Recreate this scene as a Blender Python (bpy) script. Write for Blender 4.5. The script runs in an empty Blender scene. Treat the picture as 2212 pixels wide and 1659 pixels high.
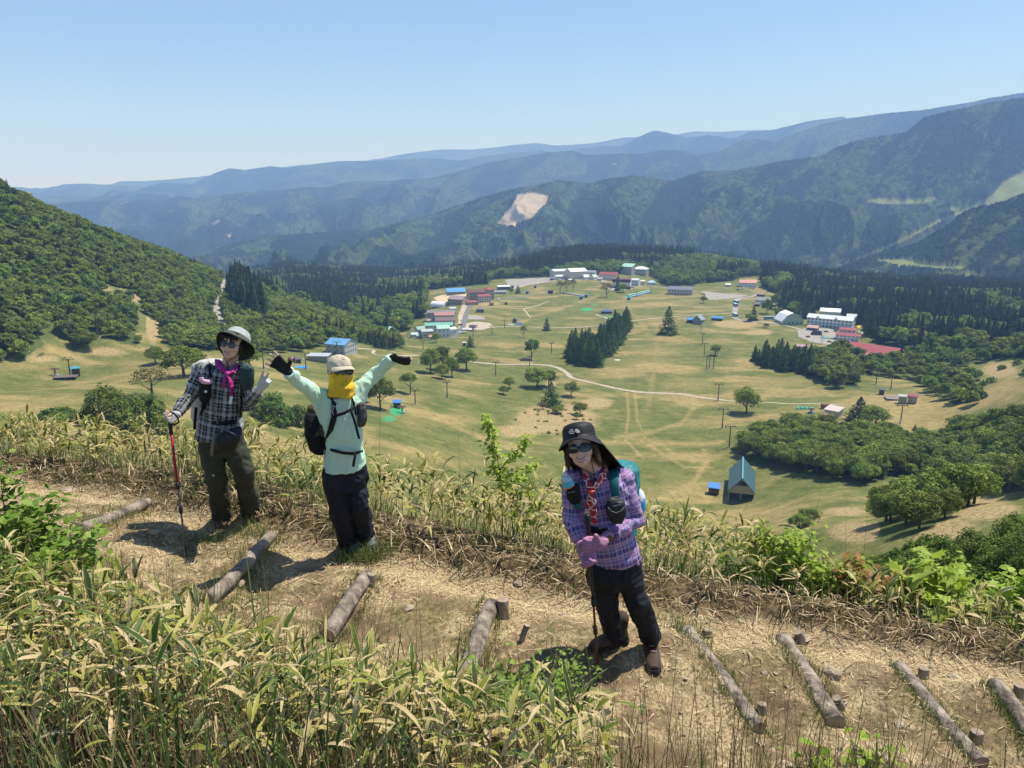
import bpy, bmesh, math, random
import numpy as np
from mathutils import Vector, Matrix, Euler, geometry
random.seed(7)
RNG = np.random.default_rng(11)
R_ = math.radians
SC = bpy.context.scene
COL = SC.collection

# ------------------------------------------------------------------ camera, sky, sun
PITCH = R_(14.0)
cam_d = bpy.data.cameras.new('camera'); cam = bpy.data.objects.new('camera', cam_d); COL.objects.link(cam)
cam_d.sensor_width = 36; cam_d.lens = 26.0; cam_d.clip_start = 0.05; cam_d.clip_end = 120000
cam.location = (0, 0, 0); cam.rotation_euler = (R_(90) - PITCH, 0, 0)
SC.camera = cam
SUN_EL, SUN_AZ = R_(64), R_(62)          # azimuth measured from +Y towards +X
w = bpy.data.worlds.new("World"); SC.world = w; w.use_nodes = True
nt = w.node_tree; bg = nt.nodes['Background']
sky = nt.nodes.new('ShaderNodeTexSky'); sky.sky_type = 'NISHITA'; sky.sun_disc = False
sky.sun_elevation = SUN_EL; sky.sun_rotation = SUN_AZ; sky.altitude = 1000; sky.air_density = 1.0
sky.dust_density = 0.3; sky.ozone_density = 5.0
nt.links.new(sky.outputs[0], bg.inputs[0]); bg.inputs[1].default_value = 0.12
sl = bpy.data.lights.new('sun', 'SUN'); sl.energy = 4.9; sl.angle = R_(0.53); sl.color = (1.0, 0.965, 0.90)
so = bpy.data.objects.new('sun', sl); COL.objects.link(so)
sd = Vector((math.sin(SUN_AZ) * math.cos(SUN_EL), math.cos(SUN_AZ) * math.cos(SUN_EL), math.sin(SUN_EL)))
so.rotation_euler = sd.to_track_quat('Z', 'Y').to_euler(); so.location = (5, 5, 20)
SC.view_settings.view_transform = 'Standard'; SC.view_settings.look = 'None'
SC.view_settings.exposure = 0.40; SC.view_settings.gamma = 1.0
SC.cycles.max_bounces = 6; SC.cycles.diffuse_bounces = 3; SC.cycles.glossy_bounces = 2
SC.cycles.transmission_bounces = 3; SC.cycles.volume_bounces = 2; SC.cycles.transparent_max_bounces = 6

# ------------------------------------------------------------------ photo geometry (2212 x 1659 reading scale)
FP, CU, CV = 1597.5, 1106.0, 829.5
CP, SP = math.cos(PITCH), math.sin(PITCH)
def ray(u, v):
    a = (u - CU) / FP; b = (CV - v) / FP
    y = CP + b * SP; z = -SP + b * CP
    return Vector((a / y, 1.0, z / y))
def P(u, v, Y): return ray(u, v) * Y
def project(x, y, z):
    """world -> reading pixels (numpy)"""
    d = y * CP - z * SP; up = y * SP + z * CP
    d = np.where(np.abs(d) < 1e-6, 1e-6, d)
    return CU + FP * x / d, CV - FP * up / d

# ------------------------------------------------------------------ noise in numpy
def _hash(ix, iy, seed):
    n = (ix.astype(np.int64) * 374761393 + iy.astype(np.int64) * 668265263 + seed * 1442695041) & 0x7fffffff
    n = (n ^ (n >> 13)) * 1274126177 & 0x7fffffff
    n = (n ^ (n >> 16)) & 0xffff
    return n / 65535.0
def vnoise(x, y, seed=0):
    ix = np.floor(x); iy = np.floor(y); fx = x - ix; fy = y - iy
    fx = fx * fx * (3 - 2 * fx); fy = fy * fy * (3 - 2 * fy)
    a = _hash(ix, iy, seed); b = _hash(ix + 1, iy, seed); c = _hash(ix, iy + 1, seed); d = _hash(ix + 1, iy + 1, seed)
    return (a * (1 - fx) + b * fx) * (1 - fy) + (c * (1 - fx) + d * fx) * fy
def fbm(x, y, oct=4, seed=0):
    s = 0; a = 0.5; t = 0
    for k in range(oct):
        s = s + a * vnoise(x * 2 ** k + 17.3 * k, y * 2 ** k - 9.1 * k, seed + k); t += a; a *= 0.55
    return s / t
def canopy(x, y, seed=0):
    """rounded crown bumps (1 at a crown top, 0 between crowns)"""
    ix = np.floor(x); iy = np.floor(y); best = np.full(np.shape(x), 9.0); idh = np.zeros(np.shape(x))
    for dx in (-1, 0, 1):
        for dy in (-1, 0, 1):
            jx = ix + dx; jy = iy + dy
            px = jx + 0.15 + 0.7 * _hash(jx, jy, seed); py = jy + 0.15 + 0.7 * _hash(jx, jy, seed + 5)
            rr = 0.26 + 0.34 * _hash(jx, jy, seed + 9); q = ((x - px) ** 2 + (y - py) ** 2) / rr
            idh = np.where(q < best, _hash(jx, jy, seed + 13), idh); best = np.minimum(best, q)
    return np.sqrt(np.clip(1 - best, 0, 1)), idh
def inpoly(u, v, poly):
    u = np.asarray(u); v = np.asarray(v); r = np.zeros(u.shape, bool); n = len(poly)
    for i in range(n):
        x1, y1 = poly[i]; x2, y2 = poly[(i + 1) % n]
        c = ((y1 > v) != (y2 > v)) & (u < (x2 - x1) * (v - y1) / ((y2 - y1) if y2 != y1 else 1e-9) + x1)
        r ^= c
    return r
def segdist(u, v, pts):
    best = np.full(np.shape(u), 1e9)
    for (x1, y1), (x2, y2) in zip(pts[:-1], pts[1:]):
        dx, dy = x2 - x1, y2 - y1; L = dx * dx + dy * dy + 1e-9
        t = np.clip(((u - x1) * dx + (v - y1) * dy) / L, 0, 1)
        best = np.minimum(best, np.hypot(u - x1 - t * dx, v - y1 - t * dy))
    return best
def smooth(a, b, x):
    t = np.clip((x - a) / (b - a), 0, 1); return t * t * (3 - 2 * t)
class TPS:
    def __init__(s, pts, vals, lam=1e-4):
        s.p = np.array(pts, float); n = len(s.p); v = np.array(vals, float)
        d = np.hypot(s.p[:, None, 0] - s.p[None, :, 0], s.p[:, None, 1] - s.p[None, :, 1])
        K = s.U(d) + lam * np.eye(n); Q = np.hstack([np.ones((n, 1)), s.p])
        A = np.block([[K, Q], [Q.T, np.zeros((3, 3))]])
        s.w = np.linalg.solve(A, np.concatenate([v, np.zeros(3)])); s.n = n
    def U(s, d): return np.where(d > 1e-12, d * d * np.log(np.maximum(d, 1e-12)), 0)
    def __call__(s, x, y):
        r = s.w[s.n] + s.w[s.n + 1] * x + s.w[s.n + 2] * y
        for i in range(s.n):
            r = r + s.w[i] * s.U(np.hypot(x - s.p[i, 0], y - s.p[i, 1]))
        return r

# ------------------------------------------------------------------ materials
def mat(name, col, rough=0.85, var=0.0, scale=8.0, bump=0.0, bscale=None, spec=0.3, col2=None, objvar=0.0, metal=0.0,
        trans=0.0, thr=None, detail=4.0, stretch=None):
    m = bpy.data.materials.new(name); m.use_nodes = True; n = m.node_tree; b = n.nodes['Principled BSDF']
    b.inputs['Roughness'].default_value = rough; b.inputs['Metallic'].default_value = metal
    b.inputs['Specular IOR Level'].default_value = spec
    out = None
    tc = n.nodes.new('ShaderNodeTexCoord'); vec = tc.outputs['Object']
    if stretch:
        mp = n.nodes.new('ShaderNodeMapping'); mp.inputs['Scale'].default_value = stretch
        n.links.new(vec, mp.inputs[0]); vec = mp.outputs[0]
    if var or col2:
        nz = n.nodes.new('ShaderNodeTexNoise'); nz.inputs['Scale'].default_value = scale; nz.inputs['Detail'].default_value = detail
        n.links.new(vec, nz.inputs['Vector'])
        r = n.nodes.new('ShaderNodeValToRGB'); lo, hi = thr if thr else (0.3, 0.7)
        r.color_ramp.elements[0].position = lo; r.color_ramp.elements[1].position = hi
        c2 = col2 if col2 else tuple(min(1, c * (1 + var)) for c in col)
        c1 = col if col2 else tuple(c * (1 - var) for c in col)
        r.color_ramp.elements[0].color = (*c1, 1); r.color_ramp.elements[1].color = (*c2, 1)
        n.links.new(nz.outputs['Fac'], r.inputs[0]); out = r.outputs[0]
    if objvar:
        oi = n.nodes.new('ShaderNodeObjectInfo'); hs = n.nodes.new('ShaderNodeHueSaturation')
        mr = n.nodes.new('ShaderNodeMapRange'); mr.inputs[3].default_value = 1 - objvar; mr.inputs[4].default_value = 1 + objvar
        n.links.new(oi.outputs['Random'], mr.inputs[0]); n.links.new(mr.outputs[0], hs.inputs['Value'])
        ml = n.nodes.new('ShaderNodeMath'); ml.operation = 'MULTIPLY'; ml.inputs[1].default_value = 7.31
        fr = n.nodes.new('ShaderNodeMath'); fr.operation = 'FRACT'; mh = n.nodes.new('ShaderNodeMapRange')
        mh.inputs[3].default_value = 0.5 - objvar * 0.07; mh.inputs[4].default_value = 0.5 + objvar * 0.05
        n.links.new(oi.outputs['Random'], ml.inputs[0]); n.links.new(ml.outputs[0], fr.inputs[0])
        n.links.new(fr.outputs[0], mh.inputs[0]); n.links.new(mh.outputs[0], hs.inputs['Hue'])
        if out is not None: n.links.new(out, hs.inputs['Color'])
        else: hs.inputs['Color'].default_value = (*col, 1)
        out = hs.outputs[0]
    if out is not None: n.links.new(out, b.inputs['Base Color'])
    else: b.inputs['Base Color'].default_value = (*col, 1)
    if bump:
        nb = n.nodes.new('ShaderNodeTexNoise'); nb.inputs['Scale'].default_value = bscale or scale * 3; nb.inputs['Detail'].default_value = 5
        n.links.new(vec, nb.inputs['Vector'])
        bp = n.nodes.new('ShaderNodeBump'); bp.inputs['Strength'].default_value = bump; bp.inputs['Distance'].default_value = 0.1 / max(1, (bscale or scale * 3) / 10)
        n.links.new(nb.outputs['Fac'], bp.inputs['Height']); n.links.new(bp.outputs[0], b.inputs['Normal'])
    if trans:
        tr = n.nodes.new('ShaderNodeBsdfTranslucent'); mx = n.nodes.new('ShaderNodeMixShader'); mx.inputs[0].default_value = trans
        if out is not None: n.links.new(out, tr.inputs[0])
        else: tr.inputs[0].default_value = (*col, 1)
        o = n.nodes['Material Output']; n.links.new(b.outputs[0], mx.inputs[1]); n.links.new(tr.outputs[0], mx.inputs[2])
        n.links.new(mx.outputs[0], o.inputs[0])
    return m
_mc = {}
def paint(col, rough=0.6, var=0.12, metal=0.0):
    k = (tuple(round(c, 3) for c in col), rough, metal)
    if k not in _mc: _mc[k] = mat('paint', col, rough, var=var, scale=1.3, spec=0.4, metal=metal)
    return _mc[k]

# ------------------------------------------------------------------ objects
def tag(o, label=None, cat=None, group=None, kind=None):
    if label: o['label'] = label
    if cat: o['category'] = cat
    if group: o['group'] = group
    if kind: o['kind'] = kind
    return o
def thing(name, label, cat, loc=(0, 0, 0), rz=0.0, group=None):
    o = bpy.data.objects.new(name, None); COL.objects.link(o); o.empty_display_size = 0.2
    o.location = loc; o.rotation_euler = (0, 0, rz)
    return tag(o, label, cat, group)
def link_mesh(name, me, mats=None, parent=None):
    o = bpy.data.objects.new(name, me); COL.objects.link(o)
    for m in (mats if isinstance(mats, (list, tuple)) else [mats] if mats else []): me.materials.append(m)
    if parent: o.parent = parent
    return o
def np_mesh(name, V, Fq, mats=None, parent=None, attrs=None, smooth_=True, link=True):
    me = bpy.data.meshes.new(name); V = np.asarray(V, np.float32); Fq = np.asarray(Fq, np.int32)
    nv, nf, k = len(V), len(Fq), Fq.shape[1]
    me.vertices.add(nv); me.vertices.foreach_set('co', V.ravel())
    me.loops.add(nf * k); me.loops.foreach_set('vertex_index', Fq.ravel())
    me.polygons.add(nf); me.polygons.foreach_set('loop_start', np.arange(0, nf * k, k, dtype=np.int32))
    me.polygons.foreach_set('loop_total', np.full(nf, k, np.int32))
    me.polygons.foreach_set('use_smooth', np.full(nf, smooth_, bool))
    for an, av in (attrs or {}).items():
        at = me.attributes.new(an, 'FLOAT', 'POINT'); at.data.foreach_set('value', np.asarray(av, np.float32).ravel())
    me.update(calc_edges=True)
    if not link:
        for m in (mats if isinstance(mats, (list, tuple)) else [mats]): me.materials.append(m)
        return me
    return link_mesh(name, me, mats, parent)
def grid_faces(ni, nj):
    i, j = np.meshgrid(np.arange(ni - 1), np.arange(nj - 1), indexing='ij'); a = (i * nj + j).ravel()
    return np.stack([a, a + nj, a + nj + 1, a + 1], 1)
class MB:
    """collects shapes, links them as ONE mesh"""
    def __init__(s, org=(0, 0, 0)): s.v = []; s.f = []; s.m = []; s.o = Vector(org); s.mi = 0
    def add(s, vs, fs):
        b = len(s.v); s.v += [tuple(Vector(p) - s.o) for p in vs]; s.f += [tuple(i + b for i in f) for f in fs]; s.m += [s.mi] * len(fs)
    def box(s, x0, x1, y0, y1, z0, z1, M=None):
        vs = [Vector(p) for p in ((x0, y0, z0), (x1, y0, z0), (x1, y1, z0), (x0, y1, z0), (x0, y0, z1), (x1, y0, z1), (x1, y1, z1), (x0, y1, z1))]
        if M: vs = [M @ p for p in vs]
        s.add(vs, [(0, 3, 2, 1), (4, 5, 6, 7), (0, 1, 5, 4), (1, 2, 6, 5), (2, 3, 7, 6), (3, 0, 4, 7)])
    def bar(s, a, b, w, h, up=(0, 0, 1)):
        a = Vector(a); b = Vector(b); d = (b - a); L = d.length; d.normalize(); u = Vector(up)
        x = d.cross(u)
        if x.length < 1e-4: x = d.cross(Vector((1, 0, 0)))
        x.normalize(); y = x.cross(d)
        vs = [p + x * sx * w / 2 + y * sy * h / 2 for p in (a, b) for sx, sy in ((-1, -1), (1, -1), (1, 1), (-1, 1))]
        s.add(vs, [(0, 1, 2, 3), (7, 6, 5, 4), (0, 4, 5, 1), (1, 5, 6, 2), (2, 6, 7, 3), (3, 7, 4, 0)])
    def tube(s, pts, rad, n=8, cap=True, flat=1.0, up=None):
        pts = [Vector(p) for p in pts]; k = len(pts)
        rad = list(rad) if isinstance(rad, (list, tuple)) else [rad] * k
        vs = []; x = None
        for i, p in enumerate(pts):
            d = (pts[min(i + 1, k - 1)] - pts[max(i - 1, 0)]).normalized()
            if x is None:
                ref = Vector(up) if up else (Vector((0, 0, 1)) if abs(d.z) < 0.9 else Vector((1, 0, 0)))
                x = d.cross(ref).normalized()
            else:
                x = (x - d * x.dot(d)); x.normalize()
            y = x.cross(d)
            for j in range(n):
                t = 2 * math.pi * j / n
                vs.append(p + (x * math.cos(t) + y * math.sin(t) * flat) * rad[i])
        fs = [(i * n + j, i * n + (j + 1) % n, (i + 1) * n + (j + 1) % n, (i + 1) * n + j) for i in range(k - 1) for j in range(n)]
        if cap:
            fs.append(tuple(range(n - 1, -1, -1))); fs.append(tuple((k - 1) * n + j for j in range(n)))
        s.add(vs, fs)
    def ball(s, c, r, nu=12, nv=8, M=None):
        c = Vector(c); r = (r, r, r) if isinstance(r, (int, float)) else r
        vs = []; fs = []
        for i in range(nv + 1):
            t = math.pi * i / nv
            for j in range(nu):
                q = 2 * math.pi * j / nu
                p = Vector((r[0] * math.sin(t) * math.cos(q), r[1] * math.sin(t) * math.sin(q), r[2] * math.cos(t)))
                vs.append(c + (M @ p if M else p))
        for i in range(nv):
            for j in range(nu):
                fs.append((i * nu + j, (i + 1) * nu + j, (i + 1) * nu + (j + 1) % nu, i * nu + (j + 1) % nu))
        s.add(vs, fs)
    def lathe(s, prof, n=16, M=None, c=(0, 0, 0), cap=True):
        c = Vector(c); vs = []
        for r, z in prof:
            for j in range(n):
                t = 2 * math.pi * j / n; p = Vector((r * math.cos(t), r * math.sin(t), z)); vs.append(c + (M @ p if M else p))
        fs = [(i * n + j, i * n + (j + 1) % n, (i + 1) * n + (j + 1) % n, (i + 1) * n + j) for i in range(len(prof) - 1) for j in range(n)]
        if cap: fs.append(tuple(range(n - 1, -1, -1))); fs.append(tuple((len(prof) - 1) * n + j for j in range(n)))
        s.add(vs, fs)
    def prism(s, poly, z0, z1, M=None):
        n = len(poly); vs = [Vector((x, y, z)) for z in (z0, z1) for x, y in poly]
        if M: vs = [M @ p for p in vs]
        s.add(vs, [tuple(range(n - 1, -1, -1)), tuple(range(n, 2 * n))] + [(i, (i + 1) % n, (i + 1) % n + n, i + n) for i in range(n)])
    def build(s, name, mats=None, parent=None, smooth_=False, label=None):
        me = bpy.data.meshes.new(name); me.from_pydata(s.v, [], s.f); me.update()
        if smooth_ or any(s.m):
            me.polygons.foreach_set('use_smooth', [bool(smooth_)] * len(s.f)); me.polygons.foreach_set('material_index', s.m)
        o = link_mesh(name, me, mats, parent)
        if label: o['label'] = label
        return o
def copy_thing(o, loc=None, rz=None, label=None, group=None, scale=None, name=None):
    c = o.copy(); COL.objects.link(c)
    for ch in o.children:
        d = ch.copy(); COL.objects.link(d); d.parent = c
        for g in ch.children:
            e = g.copy(); COL.objects.link(e); e.parent = d
    if loc is not None: c.location = loc
    if rz is not None: c.rotation_euler = (0, 0, rz)
    if label: c['label'] = label
    if group: c['group'] = group
    if scale is not None: c.scale = scale if isinstance(scale, (tuple, list)) else (scale,) * 3
    return c
WOODS = [ # polygon, conifer share, spacing, rmax, height b, height c, label b, label c, group
 ([(495,645),(508,612),(530,622),(556,652),(580,690),(556,692),(530,676),(497,668)], 1.0, 5.5, 1000, 9, 24, '', 'tall dark cedar in the steep pointed stand on the left ridge', 'cedars on the left ridge'),
 ([(-260,150),(-260,800),(0,782),(93,767),(92,733),(150,735),(162,752),(205,750),(214,728),(300,754),(302,700),(318,690),(345,700),(352,750),(440,752),(540,765),(640,762),(700,748),(775,742),(830,757),(872,752),(850,718),(780,697),(700,672),(620,640),(570,620),(545,600),(495,560),(200,440),(0,340)], 0.02, 6.1, 1010, 8.0, 11, 'leafy tree in the dense green wood covering the left hill', 'dark pine among the leafy trees of the left hill', 'trees on the left hill'),
 ([(500,560),(520,640),(620,645),(700,675),(790,700),(850,722),(885,712),(882,694),(922,684),(922,650),(922,626),(1050,614),(1070,603),(1185,598),(1192,594),(1290,592),(1330,592),(1350,588),(1400,592),(1425,606),(1445,618),(1485,618),(1525,612),(1590,606),(1600,598),(1640,598),(1650,560),(1650,500),(520,500)], 0.62, 8.2, 2050, 13, 21, 'round leafy tree in the woods around the far village', 'dark cedar in the woods around the far village', 'trees around the far village'),
 ([(1640,588),(1648,622),(1692,642),(1678,690),(1745,690),(1760,668),(1846,690),(1866,712),(1880,738),(1990,764),(2100,770),(2330,770),(2330,622),(2000,614),(1880,606),(1760,594)], 0.8, 7.8, 1850, 15, 22, 'leafy tree in the wood behind the lodges on the right', 'tall dark cedar in the plantation behind the lodges on the right', 'trees behind the right-hand lodges'),
 ([(1624,778),(1700,778),(1760,790),(1752,812),(1700,805),(1650,795)], -1.0, 5.0, 900, 12, 15, '', 'larch in the dense belt on the right of the ski slope', 'larches right of the ski slope'),
 ([(1750,780),(1790,765),(1860,760),(1850,835),(1800,840),(1745,812)], 0.1, 6.5, 900, 11, 14, 'leafy tree at the lower end of the larch belt', 'conifer mixed into the lower end of the larch belt', 'trees below the larch belt'),
 ([(1862,775),(1870,815),(1960,818),(2010,850),(2060,876),(2100,878),(2120,862),(2085,835),(2030,815),(2080,790),(2200,775),(2330,770),(2330,740),(1960,768)], 0.03, 7.5, 900, 9, 12, 'leafy tree below the bushy hillside at the right edge', 'small conifer below the bushy hillside', 'trees below the bushy hillside'),
 ([(1596,965),(1660,945),(1720,935),(1830,945),(1920,955),(2000,975),(2060,945),(2150,925),(2340,900),(2340,1075),(2150,1062),(2040,1040),(1960,1030),(1860,1046),(1790,1036),(1700,1020),(1640,1006),(1606,990)], 0.0, 6.0, 420, 10, 12, 'leafy tree in the dense wood beside the teal-roofed lift station', '', 'trees right of the teal-roofed lift station'),
 ([(1892,1130),(1950,1105),(2050,1085),(2110,1085),(2060,1112),(1970,1165),(1895,1168)], 0.0, 5.0, 260, 7.5, 12, 'leafy tree on the tan slope below the long wood', '', 'trees on the tan slope'),
 ([(1222,785),(1290,795),(1312,772),(1340,740),(1362,706),(1350,694),(1322,715),(1290,745),(1232,760)], -1.0, 5.5, 900, 12, 16, '', 'larch in the wedge-shaped stand in the middle of the meadow', 'larches in the middle of the meadow'),
]
OPEN = [([(489,604),(480,640),(472,657),(468,672),(474,690),(486,712)], 8), ([(150,625),(182,642)], 5), ([(210,622),(255,632),(290,645),(302,665),(304,686)], 11), ([(312,700),(328,715),(345,748)], 17), ([(60,775),(120,735)], 6), ([(1780,585),(1760,590)], 14),
        ([(205,735),(207,720)], 8)]
# ================================================================== TERRAIN
def _at_z(u, v, z):
    d = ray(u, v); t = z / d.z; return d.x * t, t
def _at_r(u, v, r):
    d = ray(u, v); t = r / math.hypot(d.x, 1); return d.x * t, t, d.z * t
ctl = []
def cz(*L):
    for u, v, z in L: x, y = _at_z(u, v, z); ctl.append((x, y, z))
def cr(*L):
    for u, v, r, dz in L: x, y, z = _at_r(u, v, r); ctl.append((x, y, z + dz))
# the flat bowl of the ski field
cz((1600,1085,-122),(1450,1000,-121),(1150,1050,-116),(1000,930,-108),(1106,860,-116),(1106,760,-121),(1106,690,-122),(1106,640,-122),
   (1300,640,-122),(1500,700,-122),(1500,800,-123),(1500,620,-122),(1700,700,-124),(1720,860,-122),(1900,740,-126),(2100,770,-122),
   (1950,880,-117),(850,860,-102),(850,760,-109),(880,960,-94),(700,800,-98),(700,765,-101),(980,690,-119),(960,640,-122),
   (1150,600,-122),(1400,605,-121),(1640,630,-122),(1850,700,-126),(2212,700,-128),(2000,680,-127),(1330,860,-120),(1330,760,-122))
cz((550,800,-88),(400,830,-77),(450,890,-70),(200,830,-72),(200,900,-60),(0,850,-66),(0,910,-55),(0,780,-79),(200,770,-84),(400,780,-86),(600,880,-84),(600,770,-95))
# left hill
cr((-200,620,470,0),(0,700,470,0),(0,600,545,0),(0,500,610,0),(0,395,690,-8),(-200,300,740,-8),(200,700,500,0),(200,600,600,0),(200,486,720,-8),
   (350,700,540,0),(350,620,660,0),(350,541,800,-8),(480,740,520,0),(480,690,620,0),(480,640,760,0),(480,590,900,-6),
   (560,720,560,0),(560,660,700,0),(600,640,820,-4),(560,615,900,-8),(700,720,560,0),(700,675,760,-6),(820,740,600,0),(830,725,690,-4))
for u in (-200, 0, 200, 350):
    d = ray(u, 700); h = math.hypot(d.x, 1)
    for r, z in ((900, -60), (1200, -170), (2000, -320)): ctl.append((d.x / h * r, r / h, z - (0 if u > 150 else 0)))
cr((540,605,1250,-20),(620,640,1150,-6),(700,640,1100,-8),(850,690,880,-2),(800,640,1100,-8),(700,600,1500,-8),(600,592,1650,-10),(850,595,1700,-10),(920,605,1500,-8),
   (1000,600,1350,-4),(1000,582,1700,-10))
# wooded rise behind the village
cr((1100,574,1550,-12),(1200,552,1600,-12),(1300,533,1620,-14),(1300,575,1290,-2),(1300,592,1180,0),(1400,580,1280,-3),(1450,540,1650,-14),(1550,555,1650,-14),(1550,600,1180,-3),
   (1650,568,1600,-14),(1650,600,1230,-3),(1750,585,1500,-14),(1750,625,1180,-4),(1850,600,1480,-14),(1850,640,1120,-4),(2000,610,1500,-14),(2000,650,1080,-6),(2212,622,1500,-14),(2212,660,1020,-6))
for u in (500, 800, 1106, 1400, 1700, 2000, 2300):
    d = ray(u, 600); h = math.hypot(d.x, 1)
    for r, z in ((2100, -215 if u < 1500 else -205), (2700, -300), (3400, -380)): ctl.append((d.x / h * r, r / h, z))
# right hand spurs
cr((2212,800,560,0),(2100,800,620,-3),(2330,760,560,0),(2212,870,420,0),(2050,850,500,-2),(2212,1000,300,-8),(2330,900,330,-5))
cz((1900,1130,-80),(1700,1130,-104),(2000,1100,-68),(2100,1150,-45),(2212,1085,-52),(2212,1200,-23),(1900,1240,-29),(1650,1190,-88),(2330,1100,-44),(2330,1250,-20),(1900,1000,-112),(1700,980,-118),(2100,960,-112))
for u, L in ((-250, ((13,-6),(60,-28),(120,-48))), (100, ((13,-6.4),(60,-30),(120,-50))), (500, ((13,-6.6),(60,-34),(120,-60),(190,-78))), (800, ((13,-6.8),(60,-37),(120,-68),(190,-90))),
             (1106, ((13,-7),(60,-39),(120,-72),(190,-100),(240,-113))), (1400, ((13,-7.4),(60,-40),(120,-74),(190,-103),(250,-119))), (1650, ((13,-7.8),(60,-40),(120,-70),(190,-97))),
             (1900, ((13,-8.2),(30,-18.5))), (2330, ((13,-8.4),(26,-15)))):
    d = ray(u, 900); h = math.hypot(d.x, 1)
    for r, z in L: ctl.append((d.x / h * r, r / h, z))
C = np.array(ctl); _az = np.arctan2(C[:, 0], C[:, 1]); _lr = np.log(np.hypot(C[:, 0], C[:, 1]))
_tz = TPS(np.stack([_az * 2.2, _lr], 1), C[:, 2], 2e-4)
def hz(x, y):
    x = np.asarray(x, float); y = np.asarray(y, float); r = np.hypot(x, y); az = np.arctan2(x, y)
    z = _tz(az * 2.2, np.log(np.maximum(r, 1)))
    amp = smooth(60, 400, r)
    z = z + amp * ((fbm(x / 60, y / 60, 3, 3) - 0.5) * 3.2 + (fbm(x / 14, y / 14, 2, 8) - 0.5) * 0.5)
    far = smooth(1250, 1700, r)
    return z + far * (fbm(x / 260, y / 260, 3, 21) - 0.5) * 40
_rr = np.exp(np.linspace(math.log(16), math.log(3300), 2200))
def place(u, v):
    """point of the terrain seen at a reading pixel"""
    d = ray(u, v); h = math.hypot(d.x, 1); t = _rr / h
    z = hz(d.x * t, t); s = d.z * t - z; k = np.nonzero(s < 0)[0]
    if len(k) == 0 or k[0] == 0: return Vector((d.x * t[-1], t[-1], z[-1]))
    k = k[0]; f = s[k - 1] / (s[k - 1] - s[k]); tt = t[k - 1] + f * (t[k] - t[k - 1])
    return Vector((d.x * tt, tt, float(hz(d.x * tt, tt))))
NA, NR = 1000, 820
az = np.linspace(R_(-47), R_(47), NA)
rl = np.concatenate([np.exp(np.linspace(math.log(11.5), math.log(240), 130, endpoint=False)), np.exp(np.linspace(math.log(240), math.log(1500), 560, endpoint=False)), np.exp(np.linspace(math.log(1500), math.log(3300), NR - 690))])
AZ, RR = np.meshgrid(az, rl, indexing='ij'); TX = np.sin(AZ) * RR; TY = np.cos(AZ) * RR; TZ = hz(TX, TY)
TZ = TZ - 3.0 * (1 - smooth(11.5, 15, RR))
U, V_ = project(TX, TY, TZ)
# --- albedo masks of the ski field (dry grass, tracks, bare scrub, netting stain)
dry = np.zeros(TX.shape); bare = np.zeros(TX.shape); green = np.zeros(TX.shape); netm = np.zeros(TX.shape)
def blob(arr, u, v, ru, rv, a): np.maximum(arr, a * np.exp(-(((U - u) / ru) ** 2 + ((V_ - v) / rv) ** 2)), out=arr)
for b in ((1400,790,60,14,.6),(1420,760,50,12,.5),(1500,830,60,12,.5),(1480,870,50,14,.5),(1300,720,40,10,.4),(880,860,60,9,.6),(1000,830,40,8,.5),(980,905,70,12,.6),
          (900,980,100,14,.5),(1000,1000,90,10,.4),(1500,1060,70,20,.9),(1650,1120,110,25,.9),(1500,985,50,10,.6),(1650,830,90,12,.55),(1720,790,60,10,.5),(1950,870,80,14,.9),(2100,860,140,18,.9),
          (2212,840,80,14,.8),(1900,900,60,12,.7),(1600,780,40,9,.5),(1560,735,30,6,.5),(1240,700,40,7,.5),(1190,745,50,7,.45),(1060,740,40,6,.4),(1100,690,40,6,.4),(1420,690,50,7,.5),
          (1350,660,50,5,.5),(1450,655,60,5,.5),(1160,625,20,6,.7),(60,790,70,10,.6),(150,760,90,8,.8),(280,785,60,8,.5),(60,880,60,14,.8),(150,860,60,9,.5),(420,850,60,8,.5),(620,790,60,6,.5),
          (700,775,60,5,.5),(830,800,40,6,.45),(560,810,60,6,.5),(650,845,60,7,.5),(1720,890,60,8,.4),(1450,915,60,6,.4),(1760,760,30,6,.4),(900,900,40,30,.35)):
    blob(dry, *b)
for b in ((1200,905,90,32,1.15),(1290,870,40,14,.9),(1120,930,60,20,.8),(230,760,60,14,.7),(90,775,50,12,.7),(330,700,14,40,1.3),(300,640,22,16,.9),(270,620,20,8,.8),(1590,700,55,10,1.0),(1640,718,40,7,.8),
          (2050,1060,60,30,.8),(1850,1150,60,24,1.1),(2000,1140,120,30,1.0),(1830,1105,60,14,.7),(2120,1100,90,30,.9),(640,905,30,12,1.0),(1050,655,40,5,.8),(1000,700,30,5,.6),(870,720,20,8,.5),(2160,800,50,22,.8),(220,625,40,8,.6),(1290,790,20,10,.6),(1190,830,16,16,.7),(470,650,7,26,.9)):
    blob(bare, *b)
for pts, wd, a in (([(1355,850),(1358,900),(1350,950),(1390,990)],3,.8),([(1372,850),(1376,905),(1400,960),(1480,1010),(1540,1010)],3,.8),([(1330,945),(1400,935),(1470,915),(1500,880)],6,.9),
                   ([(1350,945),(1420,955),(1500,960),(1560,955)],6,.8),([(1520,975),(1525,1000),(1500,1040),(1450,1065)],7,.9),([(1395,930),(1450,975),(1500,1000)],3,.6),([(1120,700),(1150,685),(1290,640)],3,.6),
                   ([(1400,880),(1410,820),(1425,700)],8,.4),([(1345,655),(1380,690),(1400,720)],5,.4),([(1330,740),(1410,830)],3,.4)):
    d = segdist(U, V_, pts); np.maximum(dry, a * np.exp(-(d / wd) ** 2), out=dry)
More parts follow.
